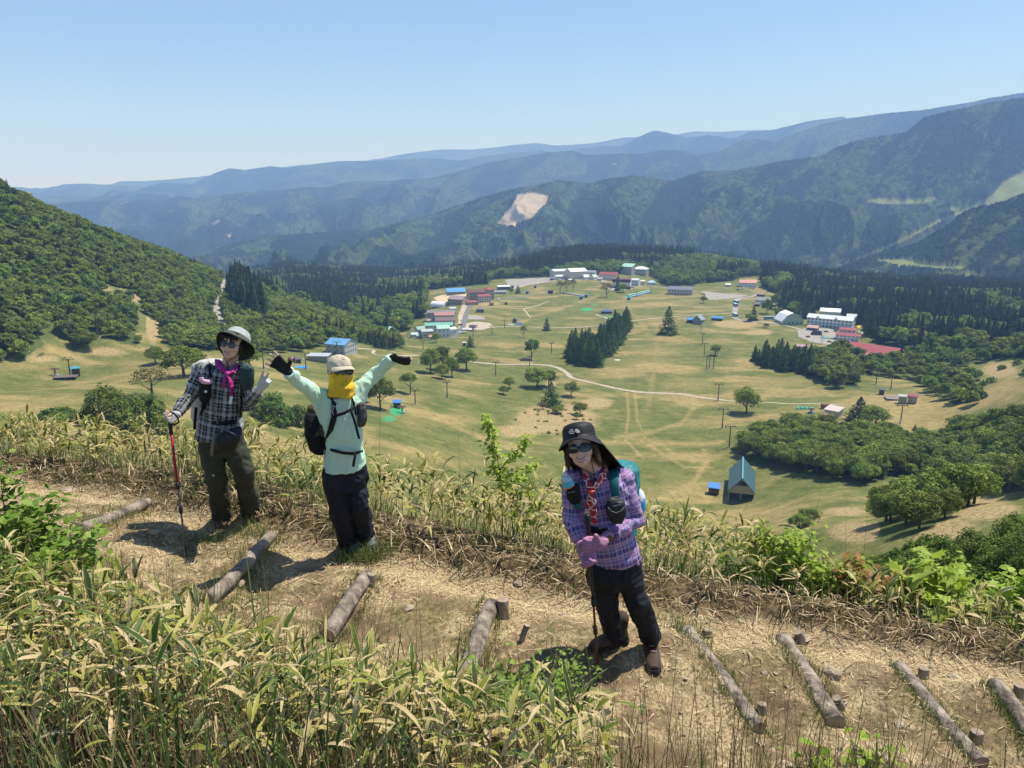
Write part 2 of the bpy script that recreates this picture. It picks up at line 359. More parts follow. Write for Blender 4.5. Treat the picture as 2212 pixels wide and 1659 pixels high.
for b in ((858,888,20,12,1.0),(840,905,26,12,.7),(130,818,24,3,1.0),(150,845,40,10,.3),(1268,668,16,5,1.0),(1250,650,22,3,.5),(1285,658,14,3,.7),(1358,641,10,4,.9),(1315,684,20,2,.8),(1345,688,14,2,.8),(1230,640,20,2,.4),(1660,690,1,1,0)):
    blob(netm, *b)
for b in ((1480,920,90,30,.8),(1750,880,70,25,.8),(1180,690,60,12,.8),(640,760,60,6,.5),(1720,740,60,12,.6),(1560,770,40,10,.6),(1000,790,80,16,.6),(700,860,60,14,.4),(1000,870,60,18,.6),(1900,840,60,8,.5),(1220,655,60,8,.7)):
    blob(green, *b)
_patch = fbm(TX / 55, TY / 30, 4, 44)
dry = np.clip(dry * (0.55 + 1.0 * _patch) + smooth(0.50, 0.72, fbm(TX / 38, TY / 17, 4, 61)) * 0.75 - green * 0.6, 0, 1)
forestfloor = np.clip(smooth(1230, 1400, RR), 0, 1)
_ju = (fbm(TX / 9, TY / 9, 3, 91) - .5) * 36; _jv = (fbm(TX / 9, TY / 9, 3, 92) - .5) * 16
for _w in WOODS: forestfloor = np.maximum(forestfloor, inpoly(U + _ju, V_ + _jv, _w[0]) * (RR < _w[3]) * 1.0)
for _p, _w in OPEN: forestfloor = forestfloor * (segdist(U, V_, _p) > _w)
Vt = np.stack([TX.ravel(), TY.ravel(), TZ.ravel()], 1)
def terrain_mat():
    m = bpy.data.materials.new('meadow'); m.use_nodes = True; n = m.node_tree; b = n.nodes['Principled BSDF']
    b.inputs['Roughness'].default_value = 0.95; b.inputs['Specular IOR Level'].default_value = 0.1
    tc = n.nodes.new('ShaderNodeTexCoord')
    def noise(sc, det=5, st=None):
        v = tc.outputs['Object']
        if st:
            mp = n.nodes.new('ShaderNodeMapping'); mp.inputs['Scale'].default_value = st; n.links.new(v, mp.inputs[0]); v = mp.outputs[0]
        z = n.nodes.new('ShaderNodeTexNoise'); z.inputs['Scale'].default_value = sc; z.inputs['Detail'].default_value = det; z.inputs['Roughness'].default_value = 0.65
        n.links.new(v, z.inputs['Vector']); return z.outputs['Fac']
    def ramp(f, a, b2, lo, hi):
        r = n.nodes.new('ShaderNodeValToRGB'); e = r.color_ramp.elements; e[0].position = lo; e[1].position = hi
        e[0].color = (*a, 1); e[1].color = (*b2, 1); n.links.new(f, r.inputs[0]); return r.outputs[0]
    def mix(f, a, b2):
        x = n.nodes.new('ShaderNodeMix'); x.data_type = 'RGBA'; n.links.new(f, x.inputs[0]); n.links.new(a, x.inputs[6]); n.links.new(b2, x.inputs[7]); return x.outputs[2]
    def attr(a): x = n.nodes.new('ShaderNodeAttribute'); x.attribute_name = a; return x.outputs['Fac']
    def math_(op, a, b2):
        x = n.nodes.new('ShaderNodeMath'); x.operation = op; x.use_clamp = True
        for i, q in enumerate((a, b2)):
            if isinstance(q, float): x.inputs[i].default_value = q
            else: n.links.new(q, x.inputs[i])
        return x.outputs[0]
    g = ramp(noise(0.09), (0.076, 0.106, 0.026), (0.150, 0.168, 0.050), 0.35, 0.65)
    d = ramp(noise(0.25, 6), (0.23, 0.185, 0.075), (0.38, 0.295, 0.13), 0.35, 0.65)
    st = noise(0.12, 6, (0.5, 1.3, 1))
    f = math_('ADD', attr('dry'), math_('ADD', math_('MULTIPLY', math_('SUBTRACT', st, 0.5), 2.4), math_('MULTIPLY', math_('SUBTRACT', noise(0.7, 7), 0.5), 2.8)))
    c = mix(math_('MULTIPLY', f, 0.95), g, d)
    sb = ramp(noise(1.3, 6), (0.17, 0.14, 0.06), (0.46, 0.35, 0.18), 0.36, 0.60)
    bf = math_('MULTIPLY', math_('SUBTRACT', math_('ADD', attr('bare'), math_('MULTIPLY', noise(0.15), 0.6)), 0.62), 4.0)
    c = mix(bf, c, sb)
    net = ramp(noise(2.0), (0.03, 0.26, 0.10), (0.07, 0.38, 0.17), 0.4, 0.6)
    nf = math_('MULTIPLY', math_('SUBTRACT', math_('ADD', attr('net'), math_('MULTIPLY', noise(0.5), 0.5)), 0.65), 3.0)
    c = mix(nf, c, net)
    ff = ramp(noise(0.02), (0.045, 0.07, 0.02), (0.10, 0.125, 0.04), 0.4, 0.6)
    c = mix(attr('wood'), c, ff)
    n.links.new(c, b.inputs['Base Color'])
    bp = n.nodes.new('ShaderNodeBump'); bp.inputs['Strength'].default_value = 0.9; bp.inputs['Distance'].default_value = 0.6
    n.links.new(noise(0.9, 8), bp.inputs['Height']); n.links.new(bp.outputs[0], b.inputs['Normal'])
    return m
ground = np_mesh('meadow_ground', Vt, grid_faces(NA, NR), terrain_mat(), attrs={'dry': dry, 'bare': bare, 'net': netm, 'wood': forestfloor})
tag(ground, kind='structure')

# --- valley floor sheet far below, to the horizon
mb = MB(); mb.add([(-60000, 2500, -480), (60000, 2500, -480), (60000, 60000, -480), (-60000, 60000, -480)], [(0, 1, 2, 3)])
tag(mb.build('ground', mat('valley_forest', (0.04, 0.07, 0.03), 1.0, var=0.3, scale=0.002)), kind='structure')

# --- mountain ridges
def lerp_line(pts, u):
    p = np.array(pts, float); return np.interp(u, p[:, 0], p[:, 1])
def mountain_mat(name, floor_mix=1.0):
    m = bpy.data.materials.new(name); m.use_nodes = True; n = m.node_tree; b = n.nodes['Principled BSDF']
    b.inputs['Roughness'].default_value = 1.0; b.inputs['Specular IOR Level'].default_value = 0.0
    tc = n.nodes.new('ShaderNodeTexCoord')
    def attr(a): x = n.nodes.new('ShaderNodeAttribute'); x.attribute_name = a; return x.outputs['Fac']
    def mix(f, a, b2):
        x = n.nodes.new('ShaderNodeMix'); x.data_type = 'RGBA'; n.links.new(f, x.inputs[0])
        for i, q in ((6, a), (7, b2)):
            if isinstance(q, tuple): x.inputs[i].default_value = (*q, 1)
            else: n.links.new(q, x.inputs[i])
        return x.outputs[2]
    nz = n.nodes.new('ShaderNodeTexNoise'); nz.inputs['Scale'].default_value = 0.05; nz.inputs['Detail'].default_value = 6
    n.links.new(tc.outputs['Object'], nz.inputs['Vector'])
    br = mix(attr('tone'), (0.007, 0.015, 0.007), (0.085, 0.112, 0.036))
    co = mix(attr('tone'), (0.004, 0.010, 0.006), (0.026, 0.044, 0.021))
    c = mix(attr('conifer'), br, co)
    gr = mix(nz.outputs['Fac'], (0.13, 0.16, 0.05), (0.26, 0.27, 0.10))
    c = mix(attr('grass'), c, gr)
    cl = mix(nz.outputs['Fac'], (0.22, 0.18, 0.12), (0.55, 0.45, 0.33))
    c = mix(attr('cleared'), c, cl)
    n.links.new(c, b.inputs['Base Color'])
    return m
MM = mountain_mat('mountain_forest')
def ridge(name, crest, D, W, zb, u0, u1, nu, ns, spur, spl, tree, seed, back=0.5, grass=None, cleared=None, conif=0.5, crisp=2.0):
    us = np.linspace(u0, u1, nu)
    cv = lerp_line(crest, us); dirs = [ray(a, b2) for a, b2 in zip(us, cv)]
    hx = np.array([math.hypot(q.x, 1) for q in dirs]); dx = np.array([q.x for q in dirs]); dz = np.array([q.z for q in dirs])
    Dv = D(us) if callable(D) else np.full(nu, float(D))
    zc = dz / hx * Dv - tree * 0.8
    s = np.concatenate([np.linspace(-back, 0, int(ns * 0.15), endpoint=False), np.linspace(0, 1, ns) ** 1.15])
    S = s[None, :]; Rr = Dv[:, None] - S * W
    X = dx[:, None] / hx[:, None] * Rr; Y = Rr / hx[:, None]
    Sp = np.clip(S, 0, 1); prof = Sp + 0.10 * np.sin(Sp * math.pi)
    Z = zc[:, None] + (zb - zc[:, None]) * prof
    Z = np.where(S < 0, zc[:, None] - (-S) * W * 0.55, Z)
    al = (np.arctan2(X, Y) * Dv[:, None]) / spl                       # along the ridge
    wob = fbm(X / (spl * 2.2), Y / (spl * 2.2), 3, seed + 3) * 1.8
    rg = 1 - np.abs(2 * vnoise(al + wob + S * 0.5, S * 1.1 + 3.7, seed) - 1)
    rg2 = 1 - np.abs(2 * fbm(al * 2.7 + wob * 2, S * 4.0, 3, seed + 7) - 1)
    env = np.sin(np.clip(Sp * 1.15, 0, 1) * math.pi * 0.62) ** 0.8
    Z = Z + env * spur * (rg * 1.0 + 0.55 * rg2 - 0.8) + (fbm(X / (spl * .35), Y / (spl * .35), 3, seed + 31) - 0.5) * spur * 0.22 * (0.15 + env)
    con = fbm(al * 3.2 + wob * 1.1 + S * 2.2, S * 4.5 + al * .5, 4, seed + 11)
    con = con + 0.16 * (rg - 0.6) * -1
    con = (con - con.mean()) / con.std() * .16 + .5 + (fbm(X / 70, Y / 70, 2, seed + 19) - .5) * .12
    gr_ = np.gradient(rg, axis=0); con = con + .13 * np.tanh(gr_ / (gr_.std() + 1e-9) * .8)
    cm = smooth(0, 1, (con - (1 - conif)) * 30 + 0.5)
    cell = 9.5 if tree else 1
    Un, Vn = project(X, Y, Z)
    gm = np.zeros(X.shape); cl = np.zeros(X.shape)
    for pg in (grass or []): gm = np.maximum(gm, inpoly(Un, Vn, pg))
    for pg in (cleared or []): cl = np.maximum(cl, inpoly(Un + 3 * (fbm(X / 40, Y / 40, 2, 5) - .5) * 2, Vn, pg))
    if tree:
        keep = (1 - gm) * (1 - cl)
        (c1, i1), (c2, i2) = canopy(X / 20.0, Y / 20.0, seed + 1), canopy(X / 13.0, Y / 13.0, seed + 2)
        lump = c1 * 1.35 * (1 - cm) + c2 ** 1.3 * cm * 1.5
        Z = Z + lump * tree * keep
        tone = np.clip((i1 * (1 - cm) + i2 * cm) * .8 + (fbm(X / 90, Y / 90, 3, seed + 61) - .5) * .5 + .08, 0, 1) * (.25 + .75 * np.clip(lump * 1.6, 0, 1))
    if not tree: tone = np.clip(vnoise(X / 17, Y / 17, seed + 60) * .55 + vnoise(X / 34, Y / 34, seed + 64) * .45 + (fbm(X / 90, Y / 90, 3, seed + 61) - .5) * 1.2, 0, 1)
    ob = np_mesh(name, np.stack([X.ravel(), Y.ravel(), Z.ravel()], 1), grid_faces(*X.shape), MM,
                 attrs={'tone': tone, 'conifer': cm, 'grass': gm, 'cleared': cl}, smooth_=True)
    return tag(ob, kind='structure')
C1 = [(-100,600),(350,575),(430,552),(500,529),(600,509),(750,499),(825,492),(900,474),(975,449),(1050,424),(1106,410),(1206,390),(1251,395),(1276,397),(1316,387),(1366,380),(1406,384),(1456,392),(1486,380),(1521,370),(1581,370),(1656,355),(1706,347),(1771,337),(1806,320),(1856,302),(1906,294),(1956,287),(1996,255),(2056,240),(2156,220),(2212,212),(2350,195)]
C2 = [(-100,455),(100,440),(175,437),(215,434),(300,433),(350,438),(385,425),(440,434),(500,419),(600,412),(675,407),(700,408),(750,394),(850,392),(925,387),(1000,369),(1050,354),(1106,344),(1181,330),(1236,326),(1266,335),(1326,332),(1386,332),(1431,325),(1466,326),(1506,337),(1556,327),(1606,302),(1641,300),(1676,305),(1706,292),(1781,267),(1831,257),(1906,247),(1996,237),(2081,225),(2156,210),(2212,201),(2350,180)]
C3 = [(-100,450),(125,432),(155,423),(210,427),(265,417),(300,414),(350,395),(415,397),(465,374),(495,364),(530,368),(585,359),(620,363),(685,354),(730,349),(800,348),(925,342),(990,349),(1050,336),(1106,331),(1171,325),(1206,332),(1256,320),(1306,315),(1341,315),(1381,295),(1411,282),(1436,285),(1486,297),(1531,292),(1581,300),(1621,285),(1671,281),(1706,272),(1756,260),(1821,252),(1840,262),(1950,270),(2300,270)]
C4 = [(-100,420),(85,412),(150,399),(240,399),(260,392),(320,392),(425,382),(460,378),(500,384),(625,359),(665,355),(725,356),(825,342),(875,332),(950,323),(1025,323),(1106,314),(1156,309),(1201,315),(1276,310),(1346,297),(1376,296),(1456,292),(1496,284),(1556,285),(1606,282),(1666,281),(1800,275),(2300,280)]
C0 = [(1700,640),(1800,585),(1831,572),(1906,551),(1981,527),(2056,482),(2081,460),(2106,450),(2160,440),(2212,420),(2350,375)]
SLOPE = [(1831,570),(1881,550),(1956,515),(1996,492),(2031,475),(2131,432),(2150,415),(2166,394),(2212,370),(2350,330),(2350,380),(2212,420),(2156,444),(2056,472),(2006,495),(1966,517),(1906,546)]
FIELD = [(1870,437),(1890,430),(1960,431),(2020,425),(2025,436),(1980,445),(1900,445)]
FIELD2 = [(2015,455),(2040,449),(2075,450),(2070,458),(2030,461)]
CUT = [(1074,488),(1092,462),(1110,444),(1118,421),(1150,418),(1186,424),(1180,440),(1164,456),(1150,474),(1126,480),(1112,492)]
TERR1 = [(1892,562),(1950,560),(2010,572),(2080,575),(2092,582),(2080,590),(2010,588),(1940,580),(1896,572)]
TERR2 = [(2010,594),(2100,592),(2135,600),(2120,606),(2030,602)]
CUT2 = [(1490,327),(1500,322),(1506,326),(1498,334)]
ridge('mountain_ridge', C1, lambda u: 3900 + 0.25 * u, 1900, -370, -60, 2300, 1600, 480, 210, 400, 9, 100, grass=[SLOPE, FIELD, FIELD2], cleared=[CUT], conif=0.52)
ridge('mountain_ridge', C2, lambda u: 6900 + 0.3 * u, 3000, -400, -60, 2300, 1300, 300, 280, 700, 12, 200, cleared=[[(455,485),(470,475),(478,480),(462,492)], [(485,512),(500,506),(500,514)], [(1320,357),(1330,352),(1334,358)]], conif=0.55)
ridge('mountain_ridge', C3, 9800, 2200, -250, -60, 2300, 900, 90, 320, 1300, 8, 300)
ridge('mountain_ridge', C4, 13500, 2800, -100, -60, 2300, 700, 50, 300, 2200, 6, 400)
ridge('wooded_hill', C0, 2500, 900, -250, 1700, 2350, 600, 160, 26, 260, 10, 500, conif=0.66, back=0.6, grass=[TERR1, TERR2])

# --- haze
def haze():
    mb = MB(); mb.box(-20000, 20000, -400, 18000, -482, 1420)
    m = bpy.data.materials.new('air'); m.use_nodes = True; n = m.node_tree
    n.nodes.remove(n.nodes['Principled BSDF']); pv = n.nodes.new('ShaderNodeVolumePrincipled')
    pv.inputs['Color'].default_value = (0.32, 0.53, 1.0, 1); pv.inputs['Absorption Color'].default_value = (.78, .78, .78, 1); pv.inputs['Density'].default_value = 0.00013
    pv.inputs['Anisotropy'].default_value = 0.0
    n.links.new(pv.outputs[0], n.nodes['Material Output'].inputs['Volume'])
    o = mb.build('haze', m); tag(o, kind='stuff'); o['label'] = 'pale blue haze in the valley air'; o['category'] = 'haze'
haze()
# ================================================================== TREES
def foliage(name, c1, c2, objvar=0.22, trans=0.22, scale=0.35):
    return mat(name, c1, 0.75, scale=scale, col2=c2, objvar=objvar, trans=trans, spec=0.25, thr=(0.38, 0.62))
M_BROAD = foliage('broadleaf_foliage', (0.110, 0.165, 0.022), (0.255, 0.325, 0.055), 0.30)
M_LIME = foliage('spring_foliage', (0.13, 0.19, 0.02), (0.23, 0.28, 0.04), 0.12)
M_CONI = foliage('conifer_foliage', (0.032, 0.060, 0.018), (0.080, 0.122, 0.036), 0.34, 0.08)
M_LARCH = foliage('larch_foliage', (0.040, 0.085, 0.018), (0.090, 0.150, 0.032), 0.2, 0.15)
M_SPARSE = foliage('sparse_foliage', (0.13, 0.13, 0.035), (0.20, 0.19, 0.06), 0.1)
M_BARK = mat('bark', (0.10, 0.08, 0.06), 0.95, var=0.4, scale=3)
def cards(cen, nor, size, rng, squash=0.75, drop=0.0):
    """little leaf-clump faces: cen (n,3), nor (n,3), size (n,)"""
    n = len(cen); nor = nor / np.linalg.norm(nor, axis=1, keepdims=True)
    ref = rng.normal(size=(n, 3)); a = np.cross(nor, ref); a /= np.linalg.norm(a, axis=1, keepdims=True) + 1e-9
    b = np.cross(nor, a)
    s = size[:, None] * 0.5
    j = lambda: rng.uniform(0.6, 1.25, (n, 1))
    bend = nor * s * rng.uniform(-0.5, 0.1, (n, 1))
    v = np.stack([cen - a * s * j() + bend, cen - b * s * squash * j(), cen + a * s * j() + bend, cen + b * s * squash * j()], 1)
    return v.reshape(-1, 3), np.arange(n * 4).reshape(n, 4)
def broad_crown(seed, H, Rw, nleaf, ls, lobes=16, base=0.28, flat=0.75, jit=0.55, low=-0.35):
    g = np.random.default_rng(seed); cz0 = H * (base + (1 - base) * 0.5); hz_ = H * (1 - base) * 0.5
    th = g.uniform(0, 2 * np.pi, lobes); ph = np.arccos(g.uniform(-0.55, 1, lobes)); rr = g.uniform(0.45, 0.78, lobes)
    L = np.stack([np.sin(ph) * np.cos(th) * Rw * rr, np.sin(ph) * np.sin(th) * Rw * rr, cz0 + np.cos(ph) * hz_ * rr], 1)
    lr = g.uniform(0.26, 0.46, lobes) * Rw
    L[0] = (0, 0, cz0 + hz_ * 0.5); lr[0] = Rw * 0.42
    k = g.choice(lobes, nleaf, p=lr ** 2 / (lr ** 2).sum())
    d = g.normal(size=(nleaf, 3)); d /= np.linalg.norm(d, axis=1, keepdims=True)
    d[:, 2] = np.where(d[:, 2] < low, -d[:, 2], d[:, 2])
    core = g.uniform(size=nleaf) < 0.3
    rad = lr[k][:, None] * g.uniform(0.72, 1.08, (nleaf, 1))
    c = L[k] + d * rad * np.array([1, 1, flat])
    cc = d * np.array([Rw * .72, Rw * .72, hz_ * .8]) * g.uniform(0.8, 1.05, (nleaf, 1)) + np.array([0, 0, cz0 - hz_ * .08])
    c = np.where(core[:, None], cc, c); c[:, 2] = np.maximum(c[:, 2], H * base * 0.8 + g.uniform(0, .5, nleaf))
    nr = d + g.normal(size=(nleaf, 3)) * jit + np.array([0, 0, 0.35])
    return cards(c, nr, ls * g.uniform(0.6, 1.35, nleaf), g)
def bush_crown(seed, H, Rx, nleaf, ls, Ry=None, jit=0.6):
    g = np.random.default_rng(seed); Ry = Ry or Rx
    d = g.normal(size=(nleaf, 3)); d[:, 2] = np.abs(d[:, 2]) * 1.0; d /= np.linalg.norm(d, axis=1, keepdims=True)
    f = 0.62 + 0.55 * vnoise(d[:, 0] * 3.1 + seed, d[:, 1] * 3.1 + d[:, 2] * 2.3, seed) + 0.16 * vnoise(d[:, 0] * 9 + seed, d[:, 1] * 9 + d[:, 2] * 8, seed + 1) - .08
    c = d * np.array([Rx, Ry, H * .95]) * (f * g.uniform(0.80, 1.03, nleaf))[:, None]
    nr = d + g.normal(size=(nleaf, 3)) * jit + np.array([0, 0, .3])
    return cards(c, nr, ls * g.uniform(.6, 1.35, nleaf), g)
def coni_crown(seed, H, Rw, nleaf, ls, base=0.12, taper=0.85, shag=0.25):
    g = np.random.default_rng(seed); t = g.uniform(0, 1, nleaf) ** 1.35; th = g.uniform(0, 2 * np.pi, nleaf)
    tier = 1 + shag * np.sin(t * 26 + np.sin(th * 3 + seed) * 1.2) + shag * 0.6 * np.sin(th * 5 + t * 9 + seed)
    r = Rw * (1 - t) ** taper * tier * g.uniform(0.62, 1.05, nleaf) + 0.08
    z = H * (base + (1 - base) * t) - r * 0.25
    c = np.stack([np.cos(th) * r, np.sin(th) * r, z], 1)
    nr = np.stack([np.cos(th), np.sin(th), np.full(nleaf, 0.75)], 1) + g.normal(size=(nleaf, 3)) * 0.45
    return cards(c, nr, ls * g.uniform(0.6, 1.3, nleaf) * (0.55 + 0.6 * (1 - t)), g, squash=0.6)
def trunk_mb(H, r, lean=0.0, limbs=4, seed=0, spread=0.35, start=0.2):
    g = random.Random(seed); mb = MB()
    top = Vector((lean, 0, H * 0.72)); mb.tube([(0, 0, -0.6), (lean * 0.2, 0, H * 0.2), (lean * 0.6, 0.05 * r, H * 0.45), top], [r * 1.25, r, r * 0.7, r * 0.25], 7)
    for i in range(limbs):
        a = 2 * math.pi * (i + g.random() * .6) / max(limbs, 1); z = H * (start + 0.3 * i / max(limbs, 1)); L = H * spread * g.uniform(.7, 1.1)
        mb.tube([(lean * .3, 0, z), (math.cos(a) * L * .5, math.sin(a) * L * .5, z + L * .35), (math.cos(a) * L, math.sin(a) * L, z + L * .75)], [r * .5, r * .35, r * .12], 5)
    return mb
def template(name, crown, tr, fm):
    return np_mesh(name + '_crown', crown[0], crown[1], fm, smooth_=False, link=False), tr
BT, CT, LT = [], [], []            # near templates (crown mesh, trunk mesh)
def tmesh(mb, m):
    me = bpy.data.meshes.new('trunk'); me.from_pydata(mb.v, [], mb.f); me.materials.append(m); me.update(); return me
for i in range(6):
    H = 10.0; Rw = (5.2, 4.6, 5.6, 4.2, 5.0, 6.0)[i]
    BT.append((np_mesh('crown', *broad_crown(20 + i, H, Rw, 3400, 0.62, lobes=(16, 20, 14, 12, 22, 18)[i], base=(.10, .16, .08, .18, .12, .15)[i]), mats=M_BROAD, smooth_=False, link=False), tmesh(trunk_mb(H, 0.28, 0.2 * (i - 2), 5, i), M_BARK)))
for i in range(4):
    H = 20.0
    CT.append((np_mesh('crown', *coni_crown(40 + i, H, (3.4, 3.0, 3.9, 3.2)[i], 1900, 1.0), mats=M_CONI, smooth_=False, link=False), tmesh(trunk_mb(H, 0.3, 0, 0, i), M_BARK)))
for i in range(3):
    H = 14.0
    LT.append((np_mesh('crown', *coni_crown(60 + i, H, (3.4, 3.0, 3.8)[i], 1900, 0.85, base=0.06, shag=0.35, taper=0.7), mats=M_LARCH, smooth_=False, link=False), tmesh(trunk_mb(H, 0.25, 0, 0, i), M_BARK)))
def plant_tree(kind, p, h, rz, label, group=None, name='broadleaf_tree', wscale=1.0, cat='tree', ti=None, fm=None):
    T = {'b': BT, 'c': CT, 'l': LT}[kind]; H0 = {'b': 10.0, 'c': 20.0, 'l': 14.0}[kind]
    cm, tm = T[(ti if ti is not None else random.randrange(len(T))) % len(T)]
    o = thing(name, label, cat, p, rz, group); s = h / H0; o.scale = (s * wscale, s * wscale, s)
    a = bpy.data.objects.new('crown', cm); b = bpy.data.objects.new('trunk', tm)
    for q in (a, b): COL.objects.link(q); q.parent = o
    if fm:
        a.data = fm
    return o
def crown_with(cm, m):
    c = cm.copy(); c.materials.clear(); c.materials.append(m); return c
LIMEC = [crown_with(BT[i][0], M_LIME) for i in (0, 4)]
SPARSEC = np_mesh('crown', *broad_crown(77, 10, 5.5, 900, 0.55, lobes=22, base=.35, jit=.9), mats=M_SPARSE, smooth_=False, link=False)
BONSAI = np_mesh('crown', *broad_crown(78, 10, 5.2, 2600, 0.7, lobes=9, base=.5, flat=.5), mats=M_BROAD, smooth_=False, link=False)

# building footprints in world metres, kept clear of trees
CLEAR = []
def scatter_woods():
    bs, cs = [], []
    for wi, (poly, cf, sp, rmax, hb, hc, lb, lc, grp) in enumerate(WOODS):
        pv = [p[1] for p in poly]; pu = [p[0] for p in poly]
        a0 = math.atan((min(pu) - CU) / FP / 0.9); a1 = math.atan((max(pu) - CU) / FP / 0.8)
        x0 = min(math.sin(a0) * rmax, math.sin(a0) * 100) ; x1 = max(math.sin(a1) * rmax * 1.1, 100 * math.sin(a1))
        gx, gy = np.meshgrid(np.arange(x0, x1, sp), np.arange(80 if rmax < 500 else 250, rmax, sp), indexing='ij')
        gx = gx.ravel(); gy = gy.ravel(); g = np.random.default_rng(100 + wi)
        gx = gx + g.uniform(-.45, .45, gx.size) * sp; gy = gy + g.uniform(-.45, .45, gy.size) * sp
        k = np.hypot(gx, gy) < rmax; gx, gy = gx[k], gy[k]
        gz = hz(gx, gy); u, v = project(gx, gy, gz)
        k = inpoly(u, v, poly); 
        for cx, cy, cr_ in CLEAR: k &= np.hypot(gx - cx, gy - cy) > cr_
        for pts, wd in OPEN: k &= segdist(u, v, pts) > wd
        if wi > 0 and wi < 3: k &= ~inpoly(u, v, WOODS[0][0])
        # bare patches keep few trees
        gx, gy, gz, u, v = gx[k], gy[k], gz[k], u[k], v[k]
        if wi == 2:
            h2 = hz(gx, gy + 0)
        con = fbm(gx / 70, gy / 70, 3, 300 + wi)
        for i in range(len(gx)):
            r = math.hypot(gx[i], gy[i])
            c = cf
            if wi == 2:
                c = 0.10 if v[i] > 690 else 0.55 if u[i] < 930 and v[i] > 640 else 0.78 if v[i] < 562 else (0.22 if u[i] > 1340 else 0.42)
            if wi == 3: c = 0.66 if v[i] < 700 - (u[i] - 1860) * 0.04 else 0.3
            if wi == 1: c = 0.10 if u[i] > 540 else 0.015
            isc = True if cf < 0 else (con[i] < c * 0.5 + 0.25 if 0.05 < c < 0.97 else g.random() < c)
            hh = (hc if isc else hb) * g.uniform(0.62, 1.3)
            if r > 1250: hh *= 1.0
            rec = (gx[i], gy[i], gz[i], hh, r, wi, cf < 0)
            (cs if isc else bs).append(rec)
    return bs, cs
# ================================================================== ROADS, LOTS
def hz1(x, y): return float(hz(x, y))
M_ASPH = mat('asphalt', (.16, .16, .155), .9, var=.25, scale=.15)
M_DIRT = mat('dirt_road', (.42, .36, .27), .95, var=.22, scale=.4)
M_GRAV = mat('gravel', (.30, .28, .25), .95, var=.25, scale=.5)
M_SAND = mat('sand', (.58, .46, .28), .95, var=.12, scale=.2)
def smooth_line(pts, step):
    out = []
    for i in range(len(pts) - 1):
        p0, p1, p2, p3 = pts[max(i - 1, 0)], pts[i], pts[i + 1], pts[min(i + 2, len(pts) - 1)]; n = max(2, int((p2 - p1).length / step))
        for k in range(n):
            t = k / n; out.append(.5 * ((2 * p1) + (p2 - p0) * t + (2 * p0 - 5 * p1 + 4 * p2 - p3) * t * t + (3 * p1 - p0 - 3 * p2 + p3) * t ** 3))
    return out + [pts[-1]]
def ribbon(name, px, width, m, dz=.14):
    pts = [Vector((q.x, q.y)) for q in (place(*p) for p in px)]; pts = smooth_line(pts, 2.0); n = len(pts); P2 = np.array([tuple(p) for p in pts])
    d = np.gradient(P2, axis=0); d /= np.linalg.norm(d, axis=1, keepdims=True) + 1e-9; N = np.stack([-d[:, 1], d[:, 0]], 1)
    wv = width * (.85 + .3 * vnoise(np.arange(n) / 6., np.zeros(n), 5)); s = np.linspace(-.5, .5, 5)
    X = P2[:, 0, None] + N[:, 0, None] * wv[:, None] * s; Y = P2[:, 1, None] + N[:, 1, None] * wv[:, None] * s; Z = hz(X, Y) + dz
    o = np_mesh(name, np.stack([X.ravel(), Y.ravel(), Z.ravel()], 1), grid_faces(n, 5), m); return tag(o, kind='structure')
def lot(name, px, m, dz=.10, sp=4.0):
    b = [place(*p) for p in px]; B = [Vector((q.x, q.y)) for q in b]; bd = []
    for i in range(len(B)):
        a, c = B[i], B[(i + 1) % len(B)]; k = max(1, int((c - a).length / sp)); bd += [a.lerp(c, j / k) for j in range(k)]
    xs = [p.x for p in bd]; ys = [p.y for p in bd]; gx, gy = np.meshgrid(np.arange(min(xs), max(xs), sp), np.arange(min(ys), max(ys), sp)); gx, gy = gx.ravel(), gy.ravel()
    k = inpoly(gx, gy, [tuple(p) for p in bd]) & (segdist(gx, gy, [tuple(p) for p in bd] + [tuple(bd[0])]) > sp * .4)
    nb = len(bd); vs = bd + [Vector((x, y)) for x, y in zip(gx[k], gy[k])]
    r = geometry.delaunay_2d_cdt(vs, [(i, (i + 1) % nb) for i in range(nb)], [], 1, 1e-4)
    V = [(p.x, p.y, hz1(p.x, p.y) + dz) for p in r[0]]; me = bpy.data.meshes.new(name); me.from_pydata(V, [], [tuple(f) for f in r[2]]); o = link_mesh(name, me, m); return tag(o, kind='structure')
ribbon('village_road', [(978,732),(998,710),(1004,688),(1011,669),(1016,660),(1034,655),(1056,650),(1084,647),(1125,643),(1152,637),(1185,631)], 5.5, M_ASPH)
ribbon('dirt_road', [(1062,708),(1078,706),(1121,706),(1210,708),(1269,706),(1305,701),(1318,695),(1311,688),(1287,679)], 3.0, M_DIRT)
ribbon('dirt_road', [(1345,696),(1359,694),(1403,689),(1459,684),(1541,678),(1584,676)], 2.6, M_DIRT)
ribbon('coach_road', [(1640,634),(1625,640),(1601,644),(1591,650),(1589,663),(1587,680),(1591,689),(1617,693),(1658,697),(1699,704),(1748,718),(1795,729),(1822,737),(1852,741)], 6.0, M_GRAV)
ribbon('dirt_road', [(1015,781),(1032,783.5),(1074,787),(1139,787),(1177,789),(1203,794),(1223,805),(1235,816),(1261,823),(1316,836),(1364,845),(1413,849),(1481,853),(1515,859),(1568,865)], 3.6, M_DIRT)
ribbon('path', [(1568,865),(1647,869),(1746,872),(1830,874)], 2.0, M_DIRT, .1)
ribbon('path', [(770,754),(792,754),(808,757),(806,763),(825,768),(904,768)], 2.4, M_DIRT)
ribbon('gravel_road', [(489,606),(480,640),(472,657),(467,668),(472,682),(484,706)], 5.5, M_GRAV, .3)
ribbon('path', [(1186,651),(1150,663),(1132,668.5),(1138,676),(1146,686)], 2.0, M_DIRT)
ribbon('path', [(1588,663),(1606,662),(1622,663)], 2.0, M_DIRT)
